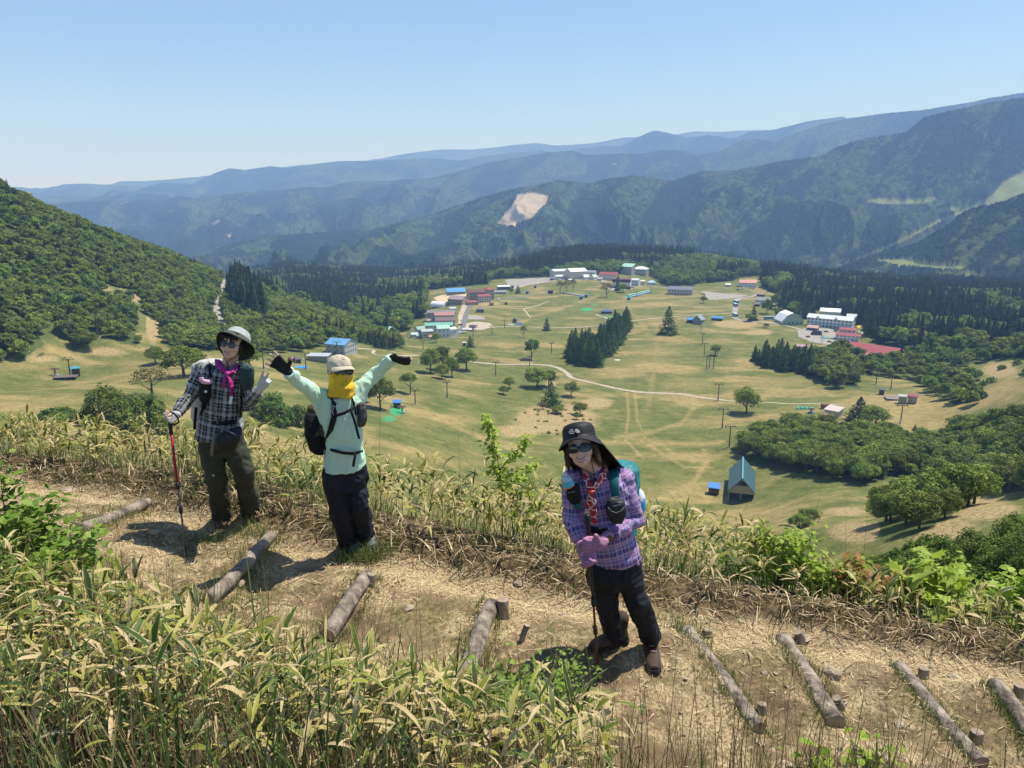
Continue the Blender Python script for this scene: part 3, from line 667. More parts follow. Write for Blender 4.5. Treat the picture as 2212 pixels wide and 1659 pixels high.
ribbon('village_road', [(1205,603),(1240,605),(1290,604),(1310,610)], 7, M_GRAV)
ribbon('village_road', [(1368,620),(1400,617),(1447,623)], 5, M_GRAV)
lot('car_park', [(1089,604),(1150,601),(1207,599),(1200,604),(1109,622),(1097,614)], M_GRAV)
ribbon('path', [(1108,624),(1150,614),(1200,606)], 5, M_DIRT, .2)
lot('car_park', [(1515,629),(1568,635),(1618,637),(1595,643),(1548,648),(1527,647),(1524,638)], M_GRAV)
lot('forecourt', [(1312,622),(1322,629),(1365,625),(1368,618),(1327,617)], M_GRAV)
lot('sand_lot', [(936,644),(948,639),(1008,633),(1010,640),(975,650),(962,652),(944,650)], M_SAND)
lot('dirt_lot', [(1002,714),(1008,699),(1030,695),(1058,698),(1068,706),(1040,713)], M_DIRT, .2)
lot('dirt_lot', [(1010,690),(1013,679),(1045,685),(1050,690)], M_GRAV)
lot('forecourt', [(1722,714),(1760,706),(1800,712),(1815,735),(1846,740),(1800,748),(1748,738),(1725,728)], M_GRAV, .25)
lot('forecourt', [(990,680),(1000,655),(1010,660),(1004,682),(998,705),(990,712)], M_DIRT, .08)

# ================================================================== BUILDINGS
WHT, CRM, TAN, GRY = (.72, .72, .70), (.62, .58, .48), (.42, .36, .28), (.40, .40, .40)
M_GLASS = mat('window_glass', (.03, .04, .05), .15, spec=.6)
def roof_mat(c): return mat('sheet_roof', c, .45, var=.10, scale=.8, spec=.4)
def building(name, label, u, v, w, d, h, rot=0, wall=WHT, roof=(.4, .1, .1), kind='gable', rh=None, ov=.5, rows=2, cols=5, side=2, base=None, extra=None, win=(1.2, 1.0), zoff=0, cat='building', clear=True, band=None):
    p = place(u, v); o = thing(name, label, cat, p + Vector((0, 0, zoff)), R_(rot) - math.atan2(p.x, p.y)); W, D = w / 2, d / 2; rh = rh if rh is not None else d * .22
    if clear: CLEAR.append((p.x, p.y, max(w, d) * .55 + 3.0))
    mb = MB()
    if kind == 'gable' or kind == 'gambrel':
        pr = [(-D, h), (0, h + rh), (D, h)] if kind == 'gable' else [(-D, h), (-D * .55, h + rh * .72), (0, h + rh), (D * .55, h + rh * .72), (D, h)]
        vs = [Vector((sx * W, y, z)) for sx in (-1, 1) for y, z in [(-D, -3.0)] + pr + [(D, -3.0)]]; n = len(pr) + 2
        mb.add(vs, [tuple(range(n))[::-1], tuple(range(n, 2 * n)), (0, n, n + 1, 1), (n - 2, 2 * n - 2, 2 * n - 1, n - 1)])
        mb.build('wall', paint(wall), o); r = MB(); t = .3
        q = [(y * (1 + ov / D if abs(abs(y) - D) < .01 else 1), z - (ov * rh / D if abs(abs(y) - D) < .01 else 0)) for y, z in pr]; q1 = [(y, z + .02) for y, z in q]; q2 = [(y, z + t) for y, z in q]
        ring = q1 + q2[::-1]; m_ = len(ring); vs = [Vector((sx * (W + ov), y, z)) for sx in (-1, 1) for y, z in ring]
        k = len(pr); r.add(vs, [(i, i + m_, i + m_ + 1, i + 1) for i in range(m_ - 1)] + [(m_ - 1, 2 * m_ - 1, m_, 0)] + [(i, i + 1, m_ - 2 - i, m_ - 1 - i) for i in range(k - 1)] + [(m_ + i + 1, m_ + i, 2 * m_ - 1 - i, 2 * m_ - 2 - i) for i in range(k - 1)])
        r.build('roof', roof_mat(roof), o)
    elif kind == 'hip':
        mb.box(-W, W, -D, D, -3, h); mb.build('wall', paint(wall), o); r = MB(); e = ov; L = max(W - D, .01)
        vs = [(-W - e, -D - e, h + .02), (W + e, -D - e, h + .02), (W + e, D + e, h + .02), (-W - e, D + e, h + .02), (-L, 0, h + rh), (L, 0, h + rh)]
        r.add([Vector(q) for q in vs], [(0, 3, 2, 1), (0, 1, 5, 4), (2, 3, 4, 5), (1, 2, 5), (3, 0, 4)]); r.build('roof', roof_mat(roof), o)
    elif kind == 'mono':
        vs = [Vector(q) for q in ((-W, -D, -3), (W, -D, -3), (W, D, -3), (-W, D, -3), (-W, -D, h), (W, -D, h), (W, D, h + rh), (-W, D, h + rh))]
        mb.add(vs, [(0, 3, 2, 1), (0, 1, 5, 4), (1, 2, 6, 5), (2, 3, 7, 6), (3, 0, 4, 7), (4, 5, 6, 7)]); mb.build('wall', paint(wall), o)
        r = MB(); s = rh / d; z = lambda y: h + rh * (y + D) / d + .03; e = ov
        vs = [Vector((x, y, z(y) + q)) for q in (0, .25) for x, y in ((-W - e, -D - e), (W + e, -D - e), (W + e, D + e), (-W - e, D + e))]
        r.add(vs, [(0, 3, 2, 1), (4, 5, 6, 7), (0, 1, 5, 4), (1, 2, 6, 5), (2, 3, 7, 6), (3, 0, 4, 7)]); r.build('roof', roof_mat(roof), o)
    elif kind == 'dome':
        n = 12; arc = [(-D * math.cos(math.pi * i / n), h * math.sin(math.pi * i / n)) for i in range(n + 1)]
        vs = [Vector((sx * W, y, z)) for sx in (-1, 1) for y, z in arc]; r = MB(); r.add(vs, [(i, i + 1, i + n + 2, i + n + 1)[::-1] for i in range(n)]); r.build('roof', roof_mat(roof), o, True)
        vs = [Vector((q.x * .97, q.y * .98, q.z * .98 - .05)) for q in vs]; mb.add(vs, [tuple(range(n + 1))[::-1], tuple(range(n + 1, 2 * n + 2)), (0, n + 1, 2 * n + 1, n)] + [(i, i + 1, i + n + 2, i + n + 1)[::-1] for i in range(n)]); mb.build('wall', paint(wall), o)
    ww, wh = win
    def window(x, y, z, ax, sg):
        b = MB(); a = Vector((x, y, z)); e = .04
        if ax == 'y': b.box(x - ww / 2, x + ww / 2, y - e if sg < 0 else y - .02, y + .02 if sg < 0 else y + e, z, z + wh)
        else: b.box(x - .02 if sg > 0 else x - e, x + e if sg > 0 else x + .02, y - ww / 2, y + ww / 2, z, z + wh)
        b.build('window', M_GLASS, o)
    sh = h / max(rows, 1)
    if kind != 'dome':
        for rI in range(rows):
            z = sh * rI + sh * .38
            for c in range(cols): window(-W + w * (c + .5) / cols, -D, z, 'y', -1)
            for c in range(abs(side)):
                yy = -D + d * (c + .5) / abs(side); window(W if side > 0 else -W, yy, z, 'x', 1 if side > 0 else -1)
    if base: b = MB(); b.box(-W - .15, W + .15, -D - .15, D + .15, -3, h * .22); b.build('plinth', paint(base), o)
    if band: b = MB(); b.box(-W - .1, W + .1, -D - .1, D * .0, h * (1 - band[1]), h - .05); b.build('cladding', paint(band[0]), o)
    if extra: extra(o, W, D, h, rh)
    return o
BLU, TRQ, MAR, RED, SIL, SLT, GRN, BRN, NAV = (.09, .30, .58), (.20, .42, .48), (.13, .050, .045), (.27, .075, .07), (.70, .72, .75), (.22, .24, .28), (.28, .50, .38), (.26, .18, .16), (.05, .09, .22)
building('hall', 'long hall with a bright blue roof behind the yellow sand lot', 985, 636, 24, 9, 4, 8, (.2, .2, .2), BLU, 'mono', 3.5, rows=1, cols=6)
building('barn', 'tan barn with a faded brown ribbed roof beside the sand lot', 990, 657, 20, 15, 6.5, -32, TAN, (.34, .26, .25), 'gable', 3.5, rows=2, cols=6, side=3)
building('shed', 'low shed with a plain red roof by the road bend', 1019, 658, 13, 9, 3.2, -30 + 50, TAN, RED, 'mono', 1.0, rows=1, cols=3)
building('hotel', 'tan hotel block with stepped dark red roofs at the road bend', 1028, 648, 20, 16, 10, 15, TAN, MAR, 'gable', 3, rows=3, cols=6, side=3)
building('hotel', 'tan tower wing with a red hipped roof at the right end of the stepped hotel', 1056, 646, 10, 13, 12.5, 18, TAN, RED, 'hip', 3, rows=3, cols=3, side=2)
building('hotel', 'white-fronted wing with a red porch roof in front of the tan hotel', 1046, 652, 15, 8, 7, 18, (.55, .50, .44), RED, 'mono', 1.5, rows=3, cols=5, side=2)
building('gymnasium', 'white barrel-roofed hall left of the tan barn', 950, 662, 20, 13, 6, -38, WHT, (.8, .8, .8), 'dome', rows=0)
building('house', 'long low building with a dark grey roof uphill of the row on the village road', 953, 684, 30, 9, 5, 4, TAN, (.2, .19, .19), 'gable', 2.2, rows=1, cols=7)
building('house', 'white building with a rusty pink roof in the row on the village road', 960, 692, 20, 9, 6, 3, WHT, (.40, .20, .19), 'gable', 2.5, rows=2, cols=6)
building('house', 'white building with a brown roof and dark gable in the row on the village road', 962, 703, 19, 9, 5.5, 2, WHT, (.16, .11, .11), 'gable', 2.5, rows=2, cols=6)
building('house', 'long white building with a green roof near the lower end of the village road', 948, 715, 26, 9, 6, 2, WHT, (.18, .42, .33), 'gable', 2.0, rows=2, cols=7)
building('house', 'tall white house with a pale mint-green roof facing the valley', 957, 727, 11, 9, 8, 10, WHT, (.34, .58, .46), 'gable', 2.2, rows=2, cols=3, side=2)
building('house', 'pale house with a flat grey roof left of the mint-green roofed one', 923, 729, 10, 8, 6, 8, CRM, (.42, .44, .45), 'mono', .8, rows=1, cols=2, side=1)
building('house', 'house with a dull green roof behind the flat-roofed one', 908, 721, 9, 7, 5, 30, WHT, (.20, .32, .28), 'gable', 2, rows=1, cols=2)
building('shed', 'small shed with a light blue-grey roof at the left end of the village', 894, 728, 6, 5, 2.8, 20, CRM, (.45, .58, .62), 'gable', 1.2, rows=1, cols=1)
building('hut', 'grey wooden hut alone in the grass inside the road bend', 1037, 674, 8, 6, 3.4, 0, (.2, .2, .19), (.17, .17, .18), 'hip', 2, rows=1, cols=2)
building('shed', 'long dark shed with a white roof at the lower corner of the car park', 1088, 625, 17, 7, 4, 12, (.12, .11, .10), SIL, 'mono', 1.2, rows=1, cols=4)
building('house', 'grey-roofed cottage below the car park', 1080, 635, 15, 7, 2.8, 5, GRY, SLT, 'gable', 1.8, rows=1, cols=3)
building('hall', 'pale hall with a light grey roof at the left end of the hotel row', 1208, 597, 25, 20, 9, 20, CRM, (.55, .58, .60), 'gable', 2.5, rows=2, cols=5, side=4)
building('house', 'low white-roofed house in front of the pale hall', 1211, 602, 17, 10, 4, 10, WHT, SIL, 'hip', 2, rows=1, cols=5)
building('hotel', 'large cream hotel with a broad white gable roof in the hotel row', 1244, 601, 28, 20, 11, 28, CRM, (.85, .85, .85), 'gable', 4, rows=3, cols=6, side=4)
building('hotel', 'wing with a slate blue roof right of the broad white gable', 1270, 599, 24, 12, 8, -8, (.55, .58, .55), SLT, 'gable', 2.5, rows=2, cols=6)
building('house', 'small house with a steep grey roof in front of the slate wing', 1265, 603, 9, 8, 3.5, 35, WHT, (.4, .42, .42), 'gable', 3, rows=1, cols=2)
building('house', 'small house with a pale green roof left of the red-roofed hotel', 1282, 603, 10, 8, 3.5, 60, WHT, (.5, .66, .55), 'gable', 3, rows=1, cols=2)
building('hotel', 'cream hotel with a red roof and dormers behind the dark fir', 1315, 604, 27, 13, 8, -12, CRM, RED, 'gable', 3.2, rows=2, cols=8, side=2)
building('hotel', 'white four-storey hotel with a deep maroon mansard facing the meadow', 1343, 622, 25, 13, 12.5, -8, WHT, MAR, 'mono', 1.0, rows=4, cols=6, side=1, base=(.10, .05, .04), band=((.13, .045, .04), .30))
building('annex', 'blue-grey roofed annex behind the white four-storey hotel', 1368, 616, 17, 14, 8, -10, (.45, .50, .52), (.5, .55, .60), 'gable', 1.8, rows=2, cols=3)
building('gymnasium', 'tall plain gymnasium with a pale green sloping roof above the hotels', 1356, 592, 19, 14, 12, -25, (.34, .33, .30), (.32, .55, .42), 'mono', 4, rows=0)
building('gymnasium', 'hall with a silver curved roof right of the green-roofed gymnasium', 1384, 594, 22, 15, 10, -20, GRY, (.78, .80, .82), 'hip', 4, rows=2, cols=7)
building('house', 'small house with a turquoise roof among the trees right of the hotels', 1407, 615, 12, 8, 3.5, 10, CRM, TRQ, 'hip', 3, rows=1, cols=2)
building('lodge', 'grey two-storey lodge with a slate roof and a dark porch beside the car park', 1469, 636, 32, 14, 7, -4, (.42, .42, .40), (.14, .15, .17), 'mono', 2.8, rows=2, cols=8, side=2)
building('house', 'grey porch house attached at the right of the slate-roofed lodge', 1490, 635, 8, 9, 3.2, -4, GRY, (.14, .15, .17), 'hip', 2, rows=1, cols=2, clear=False)
building('kiosk', 'dark kiosk with a navy hipped roof in the middle of the upper meadow', 1310, 678, 11.5, 8, 3.2, 4, (.06, .05, .04), NAV, 'hip', 2.2, rows=1, cols=4, base=(.6, .6, .58))
building('cabin', 'small blue cabin beside the A-shaped lift terminal', 1338, 687, 3, 3, 2.6, 0, (.05, .08, .2), (.05, .1, .3), 'mono', .3, rows=1, cols=1)
building('shed', 'open shed with a bright blue roof left of the grey lift station', 1494, 697, 9, 6, 3.2, 12, (.05, .05, .06), (.06, .20, .52), 'mono', 1.2, rows=1, cols=2)
building('station', 'grey gabled lift station with a little tower above the ski slope', 1509, 699, 10, 9, 4.5, 70, (.30, .31, .32), (.25, .29, .33), 'gable', 4, rows=1, cols=2)
building('shed', 'low shed with a bright blue roof right of the grey lift station', 1549, 692, 11, 5, 2.4, -8, (.05, .05, .06), (.06, .20, .52), 'mono', 1.0, rows=1, cols=2)
building('house', 'white terracotta-roofed house at the edge of the wood beyond the right car park', 1614, 619, 23, 14, 6, 6, WHT, (.50, .22, .18), 'gable', 3.5, rows=2, cols=6, side=3)
building('inn', 'white inn with a grey roof half hidden behind the leafy tree by the coach road', 1652, 658, 21, 10, 5.5, -10, WHT, (.25, .26, .27), 'gable', 3, rows=2, cols=6)
building('hut', 'dark log hut left of the half-hidden white inn', 1635, 661, 6, 5, 2.5, 0, (.08, .06, .05), (.12, .10, .10), 'gable', 1.6, rows=0)
building('barn', 'big barn with a pale green front and a broad white gambrel roof', 1703, 698, 22, 22, 3.5, 112, (.40, .50, .38), (.80, .84, .84), 'gambrel', 8.5, rows=1, cols=6, side=-5, win=(1.6, 1.4))
def inn_extra(o, W, D, h, rh):
    for x in (-W * .52, W * .28):
        m = MB(); m.add([Vector(q) for q in ((x - 2.2, -D - .35, h - .2), (x + 2.2, -D - .35, h - .2), (x, -D - .35, h + 2.6), (x - 2.2, -D + 3, h - .2), (x + 2.2, -D + 3, h - .2), (x, -D + 3.2, h + 2.6))], [(0, 1, 2), (3, 5, 4), (0, 2, 5, 3), (1, 4, 5, 2)]); m.build('dormer', paint((.74, .74, .72)), o)
    m = MB(); m.box(-W * .7, W + .5, -D - 2.2, -D - .16, h * .30, h * .36); m.build('canopy', paint((.35, .45, .52)), o)
building('inn', 'long white three-storey inn with two small gables on a pale grey roof', 1793, 708, 43, 11, 9.5, -13, WHT, (.68, .70, .72), 'gable', 3, rows=3, cols=12, side=2, extra=inn_extra, win=(1.7, 1.3))
building('shelter', 'small shelter with a brown sheet roof at the left front of the long inn', 1755, 713, 10, 7, 2.6, -13, (.10, .09, .08), (.45, .28, .22), 'mono', 1.4, rows=0)
building('lodge', 'white lodge with two tiers of dark red roofs in front of the long inn', 1831, 734, 20, 12, 5, -6, WHT, (.30, .05, .06), 'hip', 1.2, ov=.9, rows=2, cols=6, side=2)
building('lodge', 'upper storey of the white lodge under its top red roof', 1830, 729, 14, 7, 7.5, -6, WHT, (.30, .05, .06), 'gable', 1.6, rows=3, cols=4, side=1, clear=False)
building('lodge', 'sprawling lodge with a large bright red ridged roof at the right', 1886, 768, 40, 16, 4.5, -22, (.12, .20, .18), (.38, .09, .095), 'gable', 4.5, ov=1.2, rows=1, cols=10)
building('lodge', 'salmon-red roofed wing in front of the sprawling red-roofed lodge', 1872, 777, 14, 11, 3, -10, (.2, .17, .14), (.40, .16, .13), 'hip', 3, ov=1, rows=1, cols=4)
building('house', 'house with a steep white roof in a gap of the cedar plantation', 1802, 668, 16, 13, 5, 30, (.45, .5, .42), (.80, .84, .83), 'gable', 5, rows=1, cols=3)
building('shed', 'long shed with a dazzling white roof behind the long inn', 1793, 680, 21, 9, 4, -3, WHT, (.88, .88, .88), 'mono', 2.5, rows=0)
building('house', 'house with a turquoise roof behind the cedars at the right', 1871, 672, 22, 12, 7, -10, CRM, (.14, .48, .60), 'hip', 4, rows=1, cols=4)
building('shed', 'low pink-roofed shed behind the larch belt', 1731, 756, 9, 5, 3.2, -5, TAN, (.42, .24, .26), 'mono', .8, rows=0)
building('house', 'upper red-roofed house on the far rise at the right', 1763, 584, 28, 16, 7, 0, WHT, (.50, .14, .14), 'hip', 5, rows=1, cols=5)
building('house', 'lower house with a wide salmon roof on the far rise at the right', 1752, 591, 40, 16, 4, -8, WHT, (.55, .24, .22), 'hip', 4, rows=1, cols=6)
building('warehouse', 'grey warehouse with a blue gable roof at the foot of the left wood', 738, 762, 15, 15, 7, -34, (.42, .43, .43), (.14, .33, .56), 'gable', 2.8, rows=2, cols=3, side=5, win=(1.3, .9))
building('shed', 'flat grey shed of corrugated panels in front of the blue-roofed warehouse', 690, 779, 13, 8, 3.6, -18, (.30, .29, .24), (.40, .43, .46), 'mono', .3, rows=0)
building('hut', 'dark hut beside the blue tarpaulin near the raised glove', 645, 784, 3, 3, 2.4, 0, (.06, .08, .15), (.10, .10, .12), 'mono', .3, rows=1, cols=1)
building('cabin', 'turquoise-roofed house in the wood left of the village', 735, 672, 12, 9, 5, 10, WHT, (.30, .62, .55), 'gable', 3, rows=1, cols=2)
building('house', 'house with a pale turquoise roof just above the raised hand', 843, 719, 9, 7, 4, 8, WHT, (.40, .70, .66), 'gable', 2.2, rows=1, cols=2)
for u_, v_, w_, d_, h_, r_, wc, rc, k_, lb in ((905,731,5,4,2.6,10,CRM,(.3,.3,.3),'gable','tiny cream shed left of the flat-roofed pale house'),(935,733,6,4,2.5,-5,WHT,(.5,.25,.15),'mono','tiny shed with an orange-brown roof by the mint-green roofed house'),
    (975,722,8,6,5,30,WHT,(.6,.6,.58),'gable','narrow white house at the corner of the village road'),(930,700,8,6,4,10,CRM,(.3,.22,.2),'gable','small house at the left of the brown-roofed building'),(978,672,7,5,3,10,GRY,(.4,.45,.5),'mono','small grey shed above the long dark-roofed building'),
    (1062,660,5,4,2.4,0,TAN,MAR,'gable','small maroon-roofed shed in front of the tan tower wing'),(1192,605,6,5,3,0,(.2,.18,.16),SLT,'gable','dark little house left of the low white-roofed house'),(1232,608,6,4,2.6,20,WHT,SIL,'gable','little white house in front of the broad white gable'),
    (1296,606,7,5,3,-20,WHT,(.5,.5,.52),'gable','little grey-roofed house left of the cream hotel with dormers'),(1388,614,6,5,4.5,0,CRM,(.6,.58,.5),'mono','small pale block right of the blue-grey annex'),(1572,619,7,5,3,10,WHT,SIL,'gable','small white-roofed house left of the terracotta-roofed one'),
    (1643,640,9,5,2.6,-10,(.2,.16,.13),(.25,.18,.16),'gable','low brown roof among the trees by the right car park'),(1668,662,6,4,2.4,0,(.15,.12,.1),(.3,.28,.27),'gable','low dark shed at the right end of the half-hidden inn'),(1838,700,9,8,8,0,(.55,.48,.36),(.5,.5,.48),'mono','tan tower block at the right end of the long inn'),
    (1850,690,7,6,4,15,GRY,(.35,.4,.42),'gable','grey house behind the tan tower block'),(1940,690,8,6,4,20,WHT,SIL,'gable','white-roofed house deep in the cedar plantation at the right'),(1908,663,7,6,3.5,-20,CRM,(.4,.42,.42),'gable','grey-roofed house in the plantation right of the turquoise roof')):
    building('house' if w_ > 6 else 'shed', lb, u_, v_, w_, d_, h_, r_, wc, rc, k_, rows=1, cols=2)
# --- lift stations
def lift_station_green():
    b0 = place(1600, 1084); o = thing('lift_station', 'lift station with a steep dark teal gable roof and open truss front', 'lift station', b0, R_(1) - math.atan2(b0.x, b0.y)); CLEAR.append((b0.x, b0.y, 30)); L, W, eh, rh = 27.0, 5.0, 4.6, 5.6
    y0 = 0
    for s in (-1, 1):
        m = MB(); t = .22; n = Vector((s * rh, 0, W)).normalized() * t
        a = [Vector((0, y0 - .6, eh + rh)), Vector((s * (W + .5), y0 - .6, eh - .5)), Vector((s * (W + .5), y0 + L, eh - .5)), Vector((0, y0 + L, eh + rh))]; a = a if s > 0 else a[::-1]
        q = [p + Vector((0, 0, t * 1.3)) for p in a]; m.add(a + q, [(3, 2, 1, 0), (4, 5, 6, 7)] + [(i, (i + 1) % 4, (i + 1) % 4 + 4, i + 4) for i in range(4)])
        m.build('roof_slope', mat('teal_roof', (.05, .115, .135), .45, var=.15, scale=.5), o)
        sw = MB(); sw.box(s * W - .1, s * W + .1, 1.5, L - 1, eh * .32, eh - .25); sw.build('side_wall', paint((.30, .27, .21)), o)
    m = MB(); m.bar((0, -.7, eh + rh + .42), (0, L + .1, eh + rh + .42), .5, .14); m.build('ridge_cap', paint((.10, .36, .40)), o)
    m = MB(); fy = -.2
    zt = eh + rh * .45; xt = W * .55
    m.add([Vector(q) for q in ((-W, fy, eh - .9), (W, fy, eh - .9), (W, fy, eh), (xt, fy, zt), (-xt, fy, zt), (-W, fy, eh), (-W, fy + .12, eh - .9), (W, fy + .12, eh - .9), (W, fy + .12, eh), (xt, fy + .12, zt), (-xt, fy + .12, zt), (-W, fy + .12, eh))],
          [(0, 1, 2, 3, 4, 5), (11, 10, 9, 8, 7, 6)] + [(i, i + 6, (i + 1) % 6 + 6, (i + 1) % 6) for i in range(6)]); m.build('gable_boarding', mat('ribbed_board', (.34, .31, .24), .7, var=.1, scale=2), o)
    m = MB()
    for x in (-1.6, -.8, 0, .8, 1.6): m.bar((x, fy, zt), (x * .6, fy, eh + rh - abs(x) * .7 - .2), .12, .12)
    m.build('truss', paint((.10, .07, .05)), o)
    for x, y in ((-.2, 3), (-.2, 12), (-.2, 21)): m = MB(); m.box(x - .35, x + .35, y - .35, y + .35, -1.5, eh + 1); m.build('pillar', paint((.35, .34, .31)), o)
    for s in (-1, 1): m = MB(); m.box(s * W - .25, s * W + .25, 0, L - 1, -2, .9); m.build('footing', paint((.32, .31, .29)), o)
    m = MB(); m.box(-W + .6, W - .6, 2, 4, eh - .4, eh + .6); m.build('machinery', paint((.08, .08, .08)), o)
    m = MB(); m.box(-W - .3, W + .3, -2.2, L, -2, .06); m.build('slab', paint((.12, .12, .11)), o)
lift_station_green()
building('hut', 'small dark hut with a bright blue sheet roof beside the teal-roofed lift station', 1542, 1066, 4.2, 3.0, 3.0, -6, (.045, .035, .03), (.05, .22, .70), 'mono', 1.0, ov=.35, rows=1, cols=2, win=(1.3, .8))
building('shed', 'cream two-level shed with a rusty white roof by the green tarpaulin', 1800, 900, 7.5, 7, 4.2, -22, (.60, .57, .46), (.55, .47, .42), 'mono', 1.0, rows=0)
building('shed', 'low lean-to with a rusty roof in front of the cream shed', 1785, 905, 5, 3, 1.8, -22, (.45, .38, .30), (.28, .14, .11), 'mono', .6, rows=0, clear=False)
building('hut', 'grey panelled hut on the platform of the upper right lift', 1949, 871, 4.2, 4, 4.4, 4, (.30, .31, .28), (.36, .37, .36), 'mono', .3, rows=0)
building('hut', 'hut with a maroon roof beside the grey panelled one', 1970, 871, 4.6, 4, 4.4, -4, (.32, .31, .26), (.25, .05, .06), 'mono', .4, rows=0)
building('cabin', 'little dark cabin at the left end of the wooden platform on the right', 1904, 852, 3, 3, 3.2, 0, (.08, .06, .05), (.10, .08, .08), 'mono', .3, rows=0)
def platform(u0, v0, u1, v1, depth, hgt, label, col=(.20, .17, .15)):
    a, b = place(u0, v0), place(u1, v1); c = (a + b) / 2; o = thing('platform', label, 'platform', c, math.atan2(b.y - a.y, b.x - a.x)); L = (b - a).length / 2
    m = MB(); m.box(-L, L, -depth / 2, depth / 2, hgt - .2, hgt); m.build('deck', paint(col), o)
    for x in (-L + .3, 0, L - .3):
        for y in (-depth / 2 + .2, depth / 2 - .2): m = MB(); m.box(x - .12, x + .12, y - .12, y + .12, -2, hgt - .2); m.build('leg', paint((.12, .1, .09)), o)
platform(1912, 862, 1948, 862, 9, 1.0, 'wooden platform of the upper right lift')
platform(118, 817, 168, 818, 5.5, 1.2, 'wooden landing platform of the lift in the left field', (.16, .12, .11))
building('hut', 'dark cabin with a teal roof on the platform in the left field', 165, 812, 3.6, 2.6, 4.0, 0, (.06, .05, .05), (.06, .28, .36), 'mono', .3, rows=1, cols=1)
building('hut', 'dark cabin with a blue roof beside the green netting', 858, 881, 3.2, 2.6, 2.9, -10, (.05, .05, .06), (.05, .20, .60), 'mono', .5, rows=1, cols=2, win=(.8, .7))
def bullwheel(u, v, R, h, label, col=(.20, .11, .09)):
    p = place(u, v); o = thing('bullwheel', label, 'lift wheel', p); m = MB(); m.bar((0, 0, -.5), (0, 0, h), .55, .55); m.build('post', paint((.16, .10, .08)), o)
    m = MB(); n = 28; m.tube([(R * math.cos(2 * math.pi * i / n), R * math.sin(2 * math.pi * i / n), h) for i in range(n + 1)], .13, 6, False); m.build('rim', paint(col), o)
    for k in range(8): m = MB(); a = math.pi * k / 4; m.bar((0, 0, h), (R * math.cos(a), R * math.sin(a), h), .09, .09); m.build('spoke', paint(col), o)
    m = MB(); m.box(-1.1, 1.1, -.5, .5, h + .15, h + .5); m.build('beam', paint(col), o)
    m = MB(); m.box(-.2, 1.2, -.5, .5, -.5, .9); m.build('base', paint((.55, .60, .58)), o)
bullwheel(869, 893, 2.0, 3.2, 'rusty horizontal lift wheel over the green netting')
bullwheel(120, 812, 2.2, 3.6, 'rusty lift wheel at the left end of the landing in the left field')
bullwheel(1752, 893, 1.8, 2.6, 'lift wheel frame behind the blue tarpaulin', (.10, .08, .08))
# --- towers
def tower(u, v, H, rz=0.0, label='', kind='T', foot=None, col=(.09, .075, .07), group=None):
    p = place(u, v); o = thing('lift_tower', label, 'lift tower', p, rz, group); m = MB(); m.tube([(0, 0, -1), (0, 0, H)], [.34, .22], 10); m.build('pole', paint(col), o)
    A = 2.6
    if kind == 'T':
        m = MB(); m.bar((-A, 0, H - .1), (A, 0, H - .1), .28, .3); m.bar((-A * .75, 0, H + 1.0), (A * .75, 0, H + 1.0), .12, .12)
        for s in (-1, 1): m.bar((s * A, 0, H - .1), (s * A * .75, 0, H + 1.0), .12, .12); m.bar((0, 0, H - .9), (s * A * .6, 0, H - .1), .1, .1)
    elif kind == 'Y':
        m = MB()
        for s in (-1, 1): m.bar((0, 0, H - 1.4), (s * 1.3, 0, H + 1.0), .2, .2); m.bar((s * 1.3, 0, H + 1.0), (s * 1.3 + .8, 0, H + 1.0), .12, .12); m.bar((s * .2, 0, H - .6), (s * 2.2, 0, H - .5), .16, .2); m.bar((s * 2.2, 0, H - .5), (s * 1.3, 0, H + 1), .1, .1)
    m.build('crossarm', paint(col), o); A = A if kind == 'T' else 2.2
    for s in (-1, 1):
        m = MB(); m.bar((s * A, -1.3, H - .35), (s * A, 1.3, H - .35), .12, .16)
        for y in (-1.1, -.5, .1, .7): m.lathe([(.2, -.06), (.2, .06)], 10, Matrix.Rotation(math.pi / 2, 3, 'Y'), (s * A, y + .2, H - .52))
        m.build('sheaves', paint((.06, .06, .06)), o)
    if foot: m = MB(); m.tube([(0, 0, -.3), (0, 0, 2.2)], [.46, .42], 10); m.build('sleeve', paint(foot), o)
    m = MB(); m.box(-.6, .6, -.6, .6, -1.2, .25); m.build('footing', paint((.45, .43, .40)), o); return o
ORG = (.42, .14, .06)
